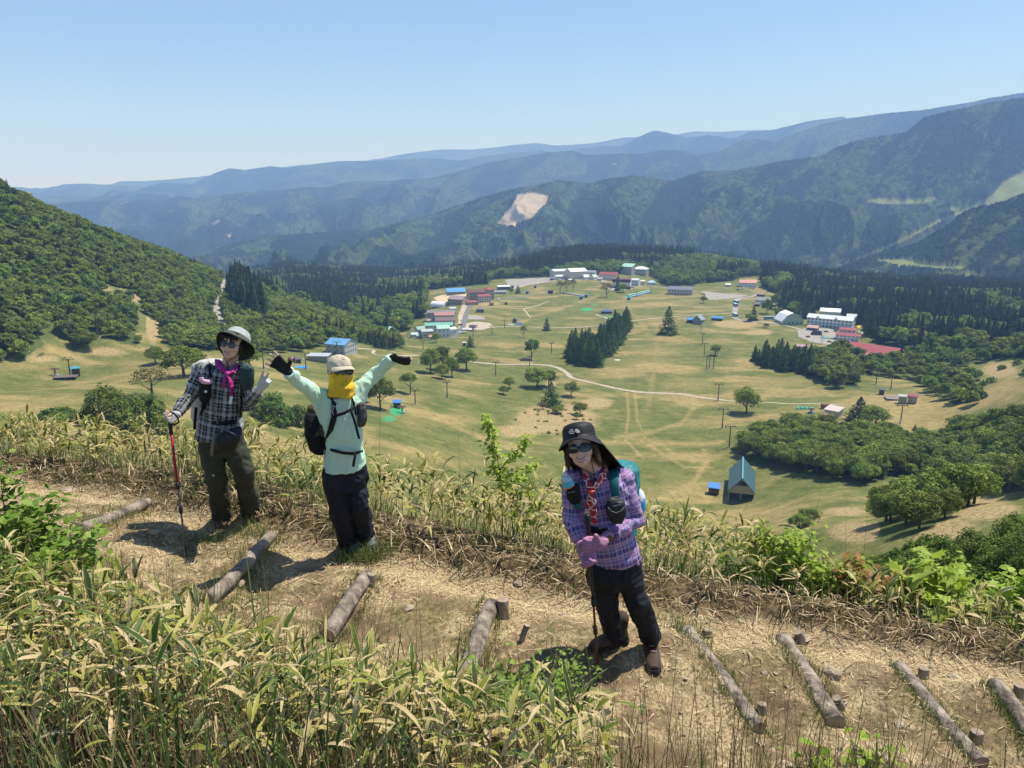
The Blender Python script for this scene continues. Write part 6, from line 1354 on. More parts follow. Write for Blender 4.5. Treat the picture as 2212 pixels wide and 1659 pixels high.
RK = [(1796,1455,52,'large pale grey stone between two log steps on the right'),(542,1172,34,'dark flat stone beside the log near the hiker in mint green'),(150,1060,34,'pointed pale stone at the far left edge of the trail'),(1650,1452,16,'small white upright chip on the trail right of the purple hiker'),
      (1700,1483,14,'small brown stone left of the grey log'),(1560,1478,14,'round pale pebble in front of the purple hiker'),(1640,1605,22,'pair-sized reddish stone near the lower end of the long dark log'),(1667,1620,16,'pale pebble just right of the reddish stone'),
      (1546,1495,11,'pebble below the round pale one'),(490,1260,46,'flat pale slab beside the second log'),(520,1262,30,'smaller slab touching the flat pale one'),(880,1315,30,'flat stone on the trail right of the short log'),(800,1405,44,'large half-buried stone below the short log'),
      (1122,1262,26,'angular stone at the foot of the bank in the middle'),(1430,1210,30,'stone in the bank behind the purple hiker'),(1940,1565,24,'pale stone between the last two log steps'),(2105,1625,34,'pale stone by the broken stake'),(1700,1660,40,'stone at the bottom edge among the dry stalks'),
      (1740,1380,26,'slab at the foot of the bank behind the grey log'),(2060,1462,22,'stone on the trail near the right edge'),(1900,1640,44,'half-buried stone near the bottom right'),(60,1085,26,'flat stone on the trail at the left edge'),(330,1150,30,'stone under the grey hiker\'s shadow'),
      (1218,1330,20,'dark stone in the straw left of the purple hiker\'s knees'),(1630,1390,18,'small stone right of the long dark log'),(640,1215,16,'pebble in the straw left of the mint hiker\'s feet'),(1510,1560,14,'pebble near the bottom middle'),(1470,1540,10,'tiny pale pebble near the bottom middle')]
for i, (u, v, px, lb) in enumerate(RK): rock(u, v, px, lb, i + 3, .55 if px > 12 else .8)

PEB = None
for i in range(90):
    q = np.random.default_rng(4000 + i); u = q.uniform(20, 2200); v = q.uniform(1040, 1650); p = fplace(u, v, gz)
    if not (near_y(p.x) - .1 < p.y < edge_y(p.x) - .02): continue
    if any(segdist(np.array(p.x), np.array(p.y), [(a.x, a.y), (b.x, b.y)]) < r + .03 for a, b, r in LW): continue
    if PEB is None or i % 7 == 0: o = rock(u, v, 9, 'small loose stone lying on the trail', 40 + i, .6); PEB = o
    else: o = PEB.copy(); COL.objects.link(o); o.location = p + Vector((0, 0, .004)); o.rotation_euler = (0, 0, q.uniform(0, 6))
    s_ = q.uniform(.6, 1.5); o.scale = (s_, s_, s_); o['group'] = 'small loose stones on the trail'
# ---------------------------------------------------------------- saplings and leafy plants
def leaf_shape(kind):
    if kind == 'oval': return [(0, 0), (.28, .2), (.40, .5), (.28, .8), (0, 1.05), (-.28, .8), (-.40, .5), (-.28, .2)]
    if kind == 'small': return [(0, 0), (.35, .35), (.28, .75), (0, 1.0), (-.28, .75), (-.35, .35)]
    if kind == 'maple': return [(0, 0), (.35, .1), (.75, .0), (.55, .35), (.95, .55), (.5, .62), (.42, .95), (.16, .78), (0, 1.2), (-.16, .78), (-.42, .95), (-.5, .62), (-.95, .55), (-.55, .35), (-.75, .0), (-.35, .1)]
def leafy(name, label, base, branches, n, size, kind, m, cat='sapling', spread=.05, seed=0, stem_r=.006, tints=(.2, .7), group=None, updir=.5):
    g = random.Random(seed); o = thing(name, label, cat, base, 0, group); mb = MB(); lv = []; lf = []; tn = []
    sh = leaf_shape(kind); tot = sum(sum((Vector(b[i + 1]) - Vector(b[i])).length for i in range(len(b) - 1)) for b in branches)
    for b in branches:
        b = [Vector(q) for q in b]; k = len(b); mb.tube(b, [stem_r * (1 - .75 * i / (k - 1)) for i in range(k)], 5)
        Lb = sum((b[i + 1] - b[i]).length for i in range(k - 1)); nb = int(n * Lb / tot)
        for _ in range(nb):
            t = g.uniform(.12, 1.0) ** .8 * (k - 1); i = min(int(t), k - 2); p = b[i].lerp(b[i + 1], t - i)
            p = p + Vector((g.gauss(0, spread), g.gauss(0, spread), g.gauss(0, spread)))
            a = g.uniform(0, 6.283); d = Vector((math.cos(a), math.sin(a), g.uniform(-.5, updir))).normalized()
            nrm = (Vector((g.gauss(0, .5), g.gauss(0, .5), 1))).normalized(); x = d.cross(nrm).normalized(); nn = x.cross(d); s = size * g.uniform(.6, 1.2); j = len(lv)
            ti = g.uniform(*tints)
            for (px, py) in sh: lv.append(p + x * px * s + d * py * s + nn * (-.25 * py * py * s + abs(px) * .15 * s)); tn.append(ti)
            lf.append(tuple(range(j, j + len(sh))))
    mb.build('stem', M_TWIG, o, True)
    me = bpy.data.meshes.new('leaves'); me.from_pydata(lv, [], lf); me.update(); at = me.attributes.new('tint', 'FLOAT', 'POINT'); at.data.foreach_set('value', tn)
    link_mesh('leaves', me, m, o); return o
M_TWIG = mat('twig', (.13, .09, .06), .9, var=.3, scale=20)
M_LVL = leafmat('lime_leaf', [(0, (.15, .26, .025)), (.5, (.33, .46, .045)), (1, (.50, .58, .11))], trans=.4)
M_LVG = leafmat('green_leaf', [(0, (.04, .10, .015)), (.5, (.09, .20, .025)), (1, (.19, .31, .05))], trans=.35)
M_LVL2 = leafmat('fresh_leaf', [(0, (.06, .13, .015)), (.5, (.16, .27, .03)), (1, (.30, .40, .07))], trans=.35)
M_LVR = leafmat('red_leaf', [(0, (.20, .20, .04)), (.5, (.34, .20, .05)), (1, (.44, .15, .06))], trans=.35)
def rel(pts, Y, base):
    return [(P(u, v, Y + dy) - base) for u, v, dy in pts]
def pbase(u, v, Y): 
    q = P(u, v, Y); return Vector((q.x, q.y, float(gz(q.x, q.y))))
b0 = pbase(1085, 1075, 6.0)
leafy('sapling', 'tall lime-green sapling forking into two shoots in front of the meadow', b0, [[Vector((0, 0, 0))] + rel([(1084,1060,0),(1078,1010,0),(1068,960,0),(1058,920,0),(1048,902,0)], 6.0, b0), rel([(1080,1015,0),(1100,990,-.1),(1125,965,-.1),(1142,938,-.1)], 6.0, b0),
      rel([(1084,1050,0),(1110,1040,.1),(1140,1020,.1),(1156,1000,.1)], 6.0, b0), rel([(1086,1060,0),(1100,1030,-.15),(1120,1012,-.2)], 6.0, b0), rel([(1080,1040,0),(1068,1020,0),(1062,1000,0)], 6.0, b0), rel([(1074,985,0),(1062,975,0),(1052,960,0)], 6.0, b0)], 560, .048, 'small', M_LVL, spread=.028, seed=1, tints=(.3, 1))
b0 = pbase(1130, 1090, 5.9)
leafy('leafy_plant', 'low large-leaved lime plant at the foot of the forked sapling', b0, [[Vector((0, 0, 0))] + rel([(1130,1075,0),(1125,1055,0)], 5.9, b0), [Vector((0, 0, 0))] + rel([(1145,1070,0),(1155,1050,0)], 5.9, b0)], 34, .075, 'maple', M_LVL, 'plant', .05, 2, .004)
def shrub(u, v, Y, w, h, n, size, kind, m, label, seed, nb=9, tints=(.2, .8), name='leafy_shrub', group=None, spread=.045, cat='shrub'):
    b = pbase(u, v, Y); g = random.Random(seed); br = []
    d = b.y * CP - b.z * SP; W = w * d / FP; H = h * d / FP
    for i in range(nb):
        a = 6.283 * i / nb + g.uniform(-.3, .3); rr = g.uniform(.35, 1) * W / 2; hh = H * g.uniform(.65, 1.0) * (1 - .35 * (rr / (W / 2)) ** 2)
        e = Vector((math.cos(a) * rr, math.sin(a) * rr * .8, hh)); br.append([Vector((0, 0, -.03)), Vector((e.x * .25, e.y * .25, hh * .4)), Vector((e.x * .7, e.y * .7, hh * .78)), e])
        br.append([Vector((e.x * .35, e.y * .35, hh * .5)), Vector((e.x * .9 + g.uniform(-.1, .1) * W, e.y * .6 + g.uniform(-.1, .1) * W, hh * g.uniform(.4, .7)))])
    return leafy(name, label, b, br, n, size, kind, m, cat, spread, seed, .006, tints, group)
shrub(1680, 1235, 5.5, 190, 165, 1300, .05, 'small', M_LVL, 'rounded lime-green shrub behind the bank on the right', 11, 13)
shrub(1790, 1262, 5.4, 180, 120, 900, .05, 'small', M_LVL, 'lower lime shrub running down to the right of the rounded one', 12, 11)
shrub(1590, 1235, 5.9, 120, 80, 420, .045, 'small', M_LVG, 'small green shrub left of the rounded lime one', 13, 9)
shrub(1840, 1275, 5.3, 110, 112, 300, .045, 'maple', M_LVR, 'reddish young shrub on the bank', 14, 9)
shrub(1920, 1310, 5.3, 100, 80, 300, .042, 'maple', M_LVR, 'low orange-tinged plant right of the reddish shrub', 15, 8)
shrub(2005, 1330, 5.2, 150, 170, 130, .105, 'maple', M_LVL, 'pale large-leaved maple seedling on the bank at the right', 16, 7, tints=(.5, .9))
shrub(2070, 1300, 5.9, 170, 170, 800, .06, 'small', M_LVL, 'lime bush in front of the gully at the right', 17, 11)
shrub(2205, 1250, 5.6, 110, 190, 420, .07, 'small', M_LVL, 'yellow-green sapling at the right edge', 18, 9)
shrub(2195, 1340, 5.4, 120, 110, 120, .10, 'maple', M_LVL, 'large-leaved plant at the right edge below the sapling', 19, 7)
shrub(640, 975, 7.2, 120, 90, 420, .045, 'small', M_LVG, 'green shrub between the two hikers on the left', 20, 9)
shrub(2110, 1230, 7.5, 220, 90, 900, .06, 'small', M_LVG, 'dense green shrub above the bank at the right', 21, 12)
shrub(1500, 1105, 6.8, 150, 80, 600, .05, 'small', M_LVG, 'green shrub behind the elbow of the hiker in purple', 22, 10)
# near left: hornbeam-like shrub
shrub(50, 1360, 3.5, 360, 400, 2300, .048, 'oval', M_LVL2, 'large toothed-leaf shrub at the left edge beside the trail', 31, 15, tints=(.3, .9))
shrub(150, 1310, 3.7, 210, 250, 900, .046, 'oval', M_LVL2, 'arching branch of toothed leaves reaching over the trail at the left', 32, 9, tints=(.35, 1))
shrub(20, 1560, 2.9, 300, 280, 800, .045, 'oval', M_LVL2, 'shrub low at the left edge under the toothed-leaf one', 33, 9, tints=(.1, .6))
shrub(1190, 1570, 3.5, 250, 200, 1000, .026, 'small', M_LVL2, 'small twiggy green plant at the lower middle in front of the purple hiker\'s shadow', 34, 12, tints=(.4, .9), spread=.03)
shrub(1080, 1650, 3.1, 300, 220, 900, .038, 'oval', M_LVL2, 'leafy green plant at the bottom left of the twiggy one', 35, 10, tints=(.4, .95))
shrub(1010, 1540, 3.3, 150, 150, 320, .036, 'oval', M_LVL2, 'small leafy plant beside the lower end of the pale log', 36, 7, tints=(.3, .8))
shrub(860, 1520, 3.2, 110, 110, 150, .036, 'oval', M_LVG, 'yellow-green plant right of centre in the near bamboo', 37, 7, tints=(.6, 1))
shrub(1880, 1680, 3.4, 110, 60, 60, .05, 'oval', M_LVL, 'yellow-green plant at the bottom right', 38, 8)
shrub(1750, 1690, 3.3, 100, 90, 30, .07, 'oval', M_LVL, 'fan of long yellow leaves at the bottom edge', 39, 6)
def branch_dead():
    p = P(50, 1500, 2.7); q = P(138, 1275, 3.1); o = thing('dead_branch', 'bare grey dead branch sticking up at the lower left', 'branch', (p.x, p.y, p.z)); mb = MB()
    m = P(100, 1380, 2.9); mb.tube([(0, 0, -.15), m - p, q - p], [.016, .012, .005], 7); mb.tube([P(80, 1440, 2.8) - p, P(130, 1390, 2.85) - p, P(148, 1372, 2.85) - p], [.008, .005, .002], 5); mb.build('wood', mat('dead_wood', (.42, .37, .32), .9, var=.25, scale=12), o, True)
branch_dead()
# ================================================================== PEOPLE
from mathutils import noise as mnoise
def loft(mb, rings, n=28, e=2.4):
    """closed loft; rings: (centre, half width, half depth, yaw[, tilt])"""
    vs = []
    for rg in rings:
        c, a, b, yw = rg[:4]; M = Matrix.Rotation(yw, 3, 'Z')
        if len(rg) > 4: M = rg[4] @ M
        for j in range(n):
            t = 2 * math.pi * j / n; ct, st = math.cos(t), math.sin(t)
            p = Vector((a * math.copysign(abs(ct) ** (2 / e), ct), b * math.copysign(abs(st) ** (2 / e), st), 0)); vs.append(Vector(c) + M @ p)
    k = len(rings); fs = [(i * n + j, i * n + (j + 1) % n, (i + 1) * n + (j + 1) % n, (i + 1) * n + j) for i in range(k - 1) for j in range(n)]
    fs += [tuple(range(n - 1, -1, -1)), tuple((k - 1) * n + j for j in range(n))]; mb.add(vs, fs)
def limb(mb, pts, rads, n=14):
    """tapered limb with rounded joints"""
    P_ = [Vector(p) for p in pts]; mb.tube(P_, rads, n)
    for p, r in zip(P_, rads): mb.ball(p, r * .99, 12, 8)
def solid(name, mb, voxel, m, parent, org, smooth_it=4, wrinkle=0.0, wf=14.0, bones=None, disp=None, label=None, wstretch=(1, 1, 1)):
    me = bpy.data.meshes.new('tmp'); me.from_pydata([tuple(Vector(v)) for v in mb.v], [], mb.f); me.update()
    ob = bpy.data.objects.new('tmp', me); COL.objects.link(ob)
    r = ob.modifiers.new('r', 'REMESH'); r.mode = 'VOXEL'; r.voxel_size = voxel; r.use_smooth_shade = True
    if smooth_it: s = ob.modifiers.new('s', 'SMOOTH'); s.factor = .5; s.iterations = smooth_it
    dg = bpy.context.evaluated_depsgraph_get(); dg.update(); out = bpy.data.meshes.new_from_object(ob.evaluated_get(dg)); bpy.data.objects.remove(ob)
    n = len(out.vertices); co = np.empty(n * 3, np.float32); out.vertices.foreach_get('co', co); co = co.reshape(-1, 3)
    if wrinkle:
        nr = np.empty(n * 3, np.float32); out.vertices.foreach_get('normal', nr); nr = nr.reshape(-1, 3)
        h = np.array([1 - 2 * abs(mnoise.noise((x * wf * wstretch[0], y * wf * wstretch[1], z * wf * wstretch[2]))) + .5 * (1 - 2 * abs(mnoise.noise((x * wf * 2.3 + 9, y * wf * 2.3, z * wf * 2.0)))) for x, y, z in co.tolist()])
        co = co + nr * ((h - .7) * wrinkle)[:, None]
    if bones:
        best = np.full(n, 1e9); pu = np.zeros(n); pv = np.zeros(n); off = 0
        for a, b, ra, kind in bones:
            a = np.array(a, float); b = np.array(b, float); d = b - a; L = np.linalg.norm(d); d = d / L; q = co - a; t = np.clip(q @ d, -.02, L + .02); c = q - t[:, None] * d; dist = np.linalg.norm(c, axis=1) / ra
            ref = np.array([1, 0, 0]) if abs(d[0]) < .8 else np.array([0, 0, 1]); x = ref - d * (ref @ d); x /= np.linalg.norm(x); y = np.cross(d, x)
            ang = np.arctan2(c @ x, -(c @ y) if y[1] > 0 else (c @ y)); k = dist < best; best = np.where(k, dist, best)
            pu = np.where(k, (ang * ra * .9) if kind != 't' else (c @ x), pu); pv = np.where(k, q @ d + off, pv); off += .013
        for an, av in (('pu', pu), ('pv', pv)): at = out.attributes.new(an, 'FLOAT', 'POINT'); at.data.foreach_set('value', av.astype(np.float32))
    co = co - np.array(org, np.float32); out.vertices.foreach_set('co', co.astype(np.float32).ravel()); out.materials.clear(); out.update()
    out.polygons.foreach_set('use_smooth', [True] * len(out.polygons)); o = link_mesh(name, out, m, parent)
    if label: o['label'] = label
    return o
def fabric(name, col, rough=.85, var=.12, scale=30, bump=.35): return mat(name, col, rough, var=var, scale=scale, bump=bump, bscale=220, spec=.2)
def plaid(name, su, sv, per, lines, mixf=.5):
    m = bpy.data.materials.new(name); m.use_nodes = True; n = m.node_tree; b = n.nodes['Principled BSDF']; b.inputs['Roughness'].default_value = .85; b.inputs['Specular IOR Level'].default_value = .2
    def band(attr, stops, period):
        x = n.nodes.new('ShaderNodeAttribute'); x.attribute_name = attr; q = n.nodes.new('ShaderNodeMath'); q.operation = 'MULTIPLY_ADD'; q.inputs[1].default_value = 1 / period; q.inputs[2].default_value = 50; n.links.new(x.outputs['Fac'], q.inputs[0])
        f = n.nodes.new('ShaderNodeMath'); f.operation = 'FRACT'; n.links.new(q.outputs[0], f.inputs[0]); r = n.nodes.new('ShaderNodeValToRGB'); r.color_ramp.interpolation = 'CONSTANT'; e = r.color_ramp.elements
        while len(e) < len(stops): e.new(.5)
        for el, (p, c) in zip(e, stops): el.position = p; el.color = (*c, 1)
        n.links.new(f.outputs[0], r.inputs[0]); return r.outputs[0]
    def mixc(f, a, c, bt='MIX'):
        x = n.nodes.new('ShaderNodeMix'); x.data_type = 'RGBA'; x.blend_type = bt
        if isinstance(f, float): x.inputs[0].default_value = f
        else: n.links.new(f, x.inputs[0])
        for i, q in ((6, a), (7, c)):
            if isinstance(q, tuple): x.inputs[i].default_value = (*q, 1)
            else: n.links.new(q, x.inputs[i])
        return x.outputs[2]
    c = mixc(mixf, band('pu', su, per), band('pv', sv, per))
    lu, lv, lc = lines
    bw = [(0, (0, 0, 0))] + [q for p, w_ in lu for q in ((p, (1, 1, 1)), (p + w_, (0, 0, 0)))]; bw2 = [(0, (0, 0, 0))] + [q for p, w_ in lv for q in ((p, (1, 1, 1)), (p + w_, (0, 0, 0)))]
    l1, l2 = band('pu', bw, per), band('pv', bw2, per); mx = n.nodes.new('ShaderNodeMath'); mx.operation = 'MAXIMUM'; n.links.new(l1, mx.inputs[0]); n.links.new(l2, mx.inputs[1])
    ml = n.nodes.new('ShaderNodeMath'); ml.operation = 'MULTIPLY'; ml.inputs[1].default_value = .75; n.links.new(mx.outputs[0], ml.inputs[0])
    c = mixc(ml.outputs[0], c, lc); n.links.new(c, b.inputs['Base Color']); return m
M_SKIN = mat('skin', (.66, .42, .31), .55, var=.06, scale=20, spec=.35)
M_SKIN.node_tree.nodes['Principled BSDF'].inputs['Subsurface Weight'].default_value = .12; M_SKIN.node_tree.nodes['Principled BSDF'].inputs['Subsurface Radius'].default_value = (.01, .004, .002)
M_LIP = mat('lips', (.42, .15, .12), .55); M_TEETH = mat('teeth', (.62, .56, .48), .5); M_HAIR = mat('black_hair', (.012, .010, .009), .45, var=.4, scale=60, bump=.6, stretch=(6, 6, .6)); M_HAIRB = mat('brown_hair', (.055, .028, .016), .45, var=.5, scale=60, bump=.6, stretch=(6, 6, .6))
M_LENS = mat('dark_lens', (.012, .012, .014), .06, spec=.8); M_LENSB = mat('brown_lens', (.05, .03, .022), .08, spec=.7); M_BLACK = fabric('black_cloth', (.012, .012, .014), .7); M_BLK2 = mat('black_plastic', (.02, .02, .022), .4); M_BROW = mat('eyebrow', (.02, .015, .012), .8)
def headframe(c, yaw, roll, pitch): return Matrix.Translation(c) @ (Matrix.Rotation(R_(yaw), 4, 'Z') @ Matrix.Rotation(R_(roll), 4, 'Y') @ Matrix.Rotation(R_(pitch), 4, 'X'))
def head_shapes(mb, H, s=1.0):
    R3 = H.to_3x3()
    def b(c, r): mb.ball(H @ Vector([q * s for q in c]), tuple(q * s for q in r), 18, 12, R3)
    b((0, .012, .03), (.073, .090, .086)); b((0, -.012, -.012), (.069, .077, .075)); b((0, -.030, -.056), (.053, .050, .050)); b((0, -.062, -.090), (.023, .020, .017))
    b((0, -.055, -.058), (.036, .036, .030))
    for sx in (-1, 1): b((sx * .038, -.055, -.030), (.026, .028, .024)); b((sx * .074, .012, -.008), (.010, .019, .031)); b((sx * .030, -.078, .012), (.022, .010, .008))
    b((0, -.092, -.028), (.013, .015, .012)); b((0, -.086, -.012), (.009, .012, .024)); b((-.010, -.086, -.032), (.007, .009, .007)); b((.010, -.086, -.032), (.007, .009, .007))
def face_parts(H, o, org, smile=1.0, lens=M_LENSB, shape='round', teeth=True):
    W = lambda p: H @ Vector(p)
    m = MB(org); arc = [(-.027, .0060), (-.018, .001), (-.008, -.0028), (0, -.0035), (.008, -.0028), (.018, .001), (.027, .0060)]
    m.tube([W((x, -.0925 + abs(x) * .42, -.061 + z * smile + .004)) for x, z in arc], [.002, .004, .0048, .0045, .0048, .004, .002], 8, flat=.8); m.tube([W((x * .85, -.0925 + abs(x) * .42, -.072 + z * smile * .9)) for x, z in arc], [.002, .0045, .0055, .006, .0055, .0045, .002], 8, flat=.8); m.build('mouth', M_LIP, o, True)
    if teeth:
        m = MB(org); m.tube([W((x * .85, -.0945 + abs(x) * .40, -.0655 + z * smile)) for x, z in arc], [.0015, .0036, .0048, .005, .0048, .0036, .0015], 8, flat=.9); m.build('teeth', M_TEETH, o, True)
    for sx in (-1, 1):
        m = MB(org); m.tube([W((sx * .012, -.091, .018)), W((sx * .030, -.088, .026)), W((sx * .050, -.073, .018))], [.002, .0032, .0015], 6); m.build('eyebrow', M_BROW, o)
    g = MB(org)
    if shape == 'round': lr, cx, fr = (.0245, .020), .031, .0018
    else: lr, cx, fr = (.034, .019), .036, .003
    R3 = H.to_3x3()
    for sx in (-1, 1):
        rot = R3 @ Matrix.Rotation(sx * (.22 if shape == 'round' else .42), 3, 'Z')
        mm = MB(org); c = W((sx * cx, -.100 + (.004 if shape == 'round' else .010), -.002))
        V = [c + rot @ Vector((lr[0] * math.copysign(abs(math.cos(t)) ** .75, math.cos(t)), 0, lr[1] * math.copysign(abs(math.sin(t)) ** .75, math.sin(t)))) for t in [2 * math.pi * k / 20 for k in range(20)]]
        cen = c + rot @ Vector((0, -.004, 0)); mm.add(V + [cen], [((k + 1) % 20, k, 20) for k in range(20)]); mm.build('lens', lens, GL, True)
        g.tube(V + [V[0]], fr, 6, False); g.tube([c + rot @ Vector((sx * lr[0], 0, .004)), W((sx * .073, -.05, .004)), W((sx * .078, .01, .0))], [fr * 1.4, .0022, .0018] if shape == 'round' else [.007, .006, .003], 6)
    g.tube([W((-.010, -.1, .003)), W((0, -.102, .006)), W((.010, -.1, .003))], fr * 1.3, 6); g.build('frame', M_BLK2, GL, True)
def glasses_root(o, org):
    global GL; GL = bpy.data.objects.new('sunglasses', None); COL.objects.link(GL); GL.parent = o
def finger(mb, base, d, nrm, L, r, curl, k=3):
    """bent finger chain; curl in radians at each joint, towards -nrm"""
    p = Vector(base); d = Vector(d).normalized(); ax = d.cross(Vector(nrm)).normalized(); pts = [p]; seg = (.45, .30, .25)
    for i in range(k): d = Matrix.Rotation(curl[i], 3, ax) @ d; p = p + d * L * seg[i]; pts.append(p)
    return pts
def hand(mbs, mbg, wrist, d, side, nrm, fingers, thumb, s=1.0, palm=True, gl=.55, bulk=1.0):
    """d: wrist to knuckles, side: towards the index finger, nrm: back of the hand. fingers: (spread, curl, length) index..little"""
    d = Vector(d).normalized(); side = Vector(side); side = (side - d * side.dot(d)).normalized(); nrm = Vector(nrm) if nrm else d.cross(side)
    kn = wrist + d * .082 * s
    for mb, rr in ((mbs, .0), (mbg, .0022)):
        if mb is None: continue
        for q in (-1, -.33, .33, 1): limb(mb, [wrist + side * q * .014 * s, wrist + d * .045 * s + side * q * .024 * s, kn + side * q * .028 * s], [(.0135 + rr) * s, (.0135 + rr) * s * bulk, (.0115 + rr) * s * bulk], 8)
        for i, (sp, cu, L) in enumerate(fingers):
            b = kn + side * (.030 - i * .020) * s; fd = (d + side * sp).normalized(); pts = finger(mb, b, fd, nrm, L * s, .008, cu)
            rad = [.0098, .0092, .0082, .0068]
            if mb is mbg and gl < 1:
                pts = [pts[0], pts[1], pts[1].lerp(pts[2], (gl - .45) / .3 if gl > .45 else 0.05)]; rad = [.0098, .0092, .0088]
            limb(mb, pts, [(r_ + rr) * s for r_ in rad], 8)
        tb = wrist + d * .028 * s + side * .022 * s; td = (d * thumb[0] + side * thumb[1] - nrm * thumb[2]).normalized(); pts = finger(mb, tb, td, nrm, .068 * s, .01, thumb[3])
        rad = [.0145, .0115, .0098, .0080]
        if mb is mbg and gl < 1: pts = pts[:3]; rad = rad[:3]; pts[2] = pts[1].lerp(pts[2], .8)
        limb(mb, pts, [(r_ + rr) * s for r_ in rad], 8)
def boot(o, org, ankle, toe, m_up, m_sole, h=.11, name='boot', lace=(.25, .1, .08)):
    ankle = Vector(ankle); toe = Vector(toe); d = toe - ankle; d.z = 0; d.normalize(); yw = math.atan2(d.y, d.x) ; zg = toe.z
    def F(f, z): return Vector((ankle.x + d.x * f, ankle.y + d.y * f, zg + z))
    T = lambda: Matrix.Rotation(yw, 3, 'Z')
    mb = MB(); q = yw - math.pi / 2
    prof = [(-.075, .03, .04, .045), (-.05, .042, .05, .055), (0, .048, .05, .058), (.06, .047, .045, .05), (.11, .050, .038, .040), (.155, .046, .030, .032), (.185, .032, .022, .026)]
    rings = [];  n = 16; vs = []
    for f, a, zc, b in prof:
        for j in range(n): t = 2 * math.pi * j / n; vs.append(F(f, max(.012, zc + b * math.sin(t) * .9)) + Vector((-d.y, d.x, 0)) * a * math.cos(t))
    k = len(prof); mb.add(vs, [(i * n + j, i * n + (j + 1) % n, (i + 1) * n + (j + 1) % n, (i + 1) * n + j)[::-1] for i in range(k - 1) for j in range(n)] + [tuple(range(n)), tuple((k - 1) * n + j for j in range(n - 1, -1, -1))])
    limb(mb, [F(-.02, .06), F(-.025, h), F(-.03, h + .05)], [.050, .047, .050], 14)
    b = solid(name, mb, .006, m_up, o, org, 3)
    s = MB(org); vs = []
    for z in (-.004, .022):
        for f, a in [(-.082, .026), (-.06, .042), (0, .044), (.07, .043), (.12, .052), (.165, .046), (.195, .024)]: vs.append(F(f, z) + Vector((-d.y, d.x, 0)) * a)
        for f, a in [(.195, .024), (.165, .046), (.12, .052), (.07, .043), (0, .044), (-.06, .042), (-.082, .026)]: vs.append(F(f, z) - Vector((-d.y, d.x, 0)) * a)
    s.add(vs, [tuple(range(14)), tuple(range(27, 13, -1))] + [(i, i + 14, (i + 1) % 14 + 14, (i + 1) % 14) for i in range(14)]); s.build('sole', m_sole, b)
    l = MB(org)
    for i in range(5): f = .09 - i * .022; z = .085 + i * .022; c = F(f, z); sd_ = Vector((-d.y, d.x, 0)); l.tube([c + sd_ * .022, c + Vector((0, 0, .006)), c - sd_ * .022], .0028, 5); 
    l.build('lace', paint(lace), b); return b
def foot(ut, vt, ua, va, L):
    t = fplace(ut, vt, gz); t = Vector((t.x, t.y, t.z + .01)); return P(ua, va, t.y + L), t
def trousers(o, org, waist, legs, m, name='trousers', a=.16, b=.105, yaw=0, wr=.010):
    mb = MB(); loft(mb, [(waist + Vector((0, 0, .03)), a * .93, b * .95, yaw), (waist, a, b, yaw), (waist - Vector((0, 0, .10)), a * 1.08, b * 1.12, yaw), (waist - Vector((0, 0, .17)), a * .95, b * 1.0, yaw)])
    for hip, knee, ank, (r0, r1, r2) in legs:
        mid = hip.lerp(knee, .5); sh = knee.lerp(ank, .5)
        mb.tube([hip, mid, knee, sh, ank], [r0, r0 * .93, r1, (r1 + r2) / 2 * .97, r2], 20); mb.ball(hip, r0, 16, 10); mb.ball(knee, r1, 16, 10)
    return solid(name, mb, .008, m, o, org, 3, wr, 9.0, wstretch=(1, 1, .75))
def strap(mb, pts, w, flat=.22, up=(0, 1, 0)): mb.tube(pts, w, 8, True, flat, up)
def text_obj(txt, size, M, m, parent, org, name='lettering'):
    cu = bpy.data.curves.new('t', 'FONT'); cu.body = txt; cu.size = size; cu.align_x = 'CENTER'; cu.extrude = .0006; cu.resolution_u = 2
    ob = bpy.data.objects.new('t', cu); COL.objects.link(ob); dg = bpy.context.evaluated_depsgraph_get(); me = bpy.data.meshes.new_from_object(ob.evaluated_get(dg)); bpy.data.objects.remove(ob)
    me.transform(Matrix.Translation(-Vector(org)) @ M); me.materials.clear(); return link_mesh(name, me, m, parent)
def facing(p, tilt=0, yaw=0, pitch=0): return Matrix.Translation(p) @ Matrix.Rotation(R_(yaw), 4, 'Z') @ Matrix.Rotation(R_(90 + pitch), 4, 'X') @ Matrix.Rotation(R_(tilt), 4, 'Z')
def pole_thing(label, top, bot, col, segs, grip_mat, group='trekking poles', r=.0085):
    top = Vector(top); bot = Vector(bot); o = thing('trekking_pole', label, 'trekking pole', bot, 0, group); d = top - bot; L = d.length; u = d / L
    m = MB(bot); m.tube([bot + u * .05, bot + u * (L - .15)], r * .85, 10); m.build('lower_shaft', segs, o, True)
    m = MB(bot); m.tube([bot + u * L * .48, bot + u * (L - .13)], r * 1.15, 10); m.build('upper_shaft', col, o, True)
    m = MB(bot); [m.tube([bot + u * L * f, bot + u * (L * f + .05)], r * 1.6, 10) for f in (.30, .47)]; m.build('clamp', M_BLK2, o, True)
    m = MB(bot); m.tube([top - u * .17, top - u * .13, top - u * .07, top - u * .015, top], [.012, .015, .0145, .019, .014], 12); m.build('grip', grip_mat, o, True)
    m = MB(bot); q = u.to_track_quat('Z', 'Y').to_matrix(); m.lathe([(.004, 0), (.028, .006), (.028, .010), (.004, .014)], 16, q, bot + u * .055); m.build('basket', M_BLK2, o, True)
    m = MB(bot); m.tube([bot - u * .01, bot + u * .05], [.003, .007], 8); m.build('tip', M_BLK2, o, True); return o

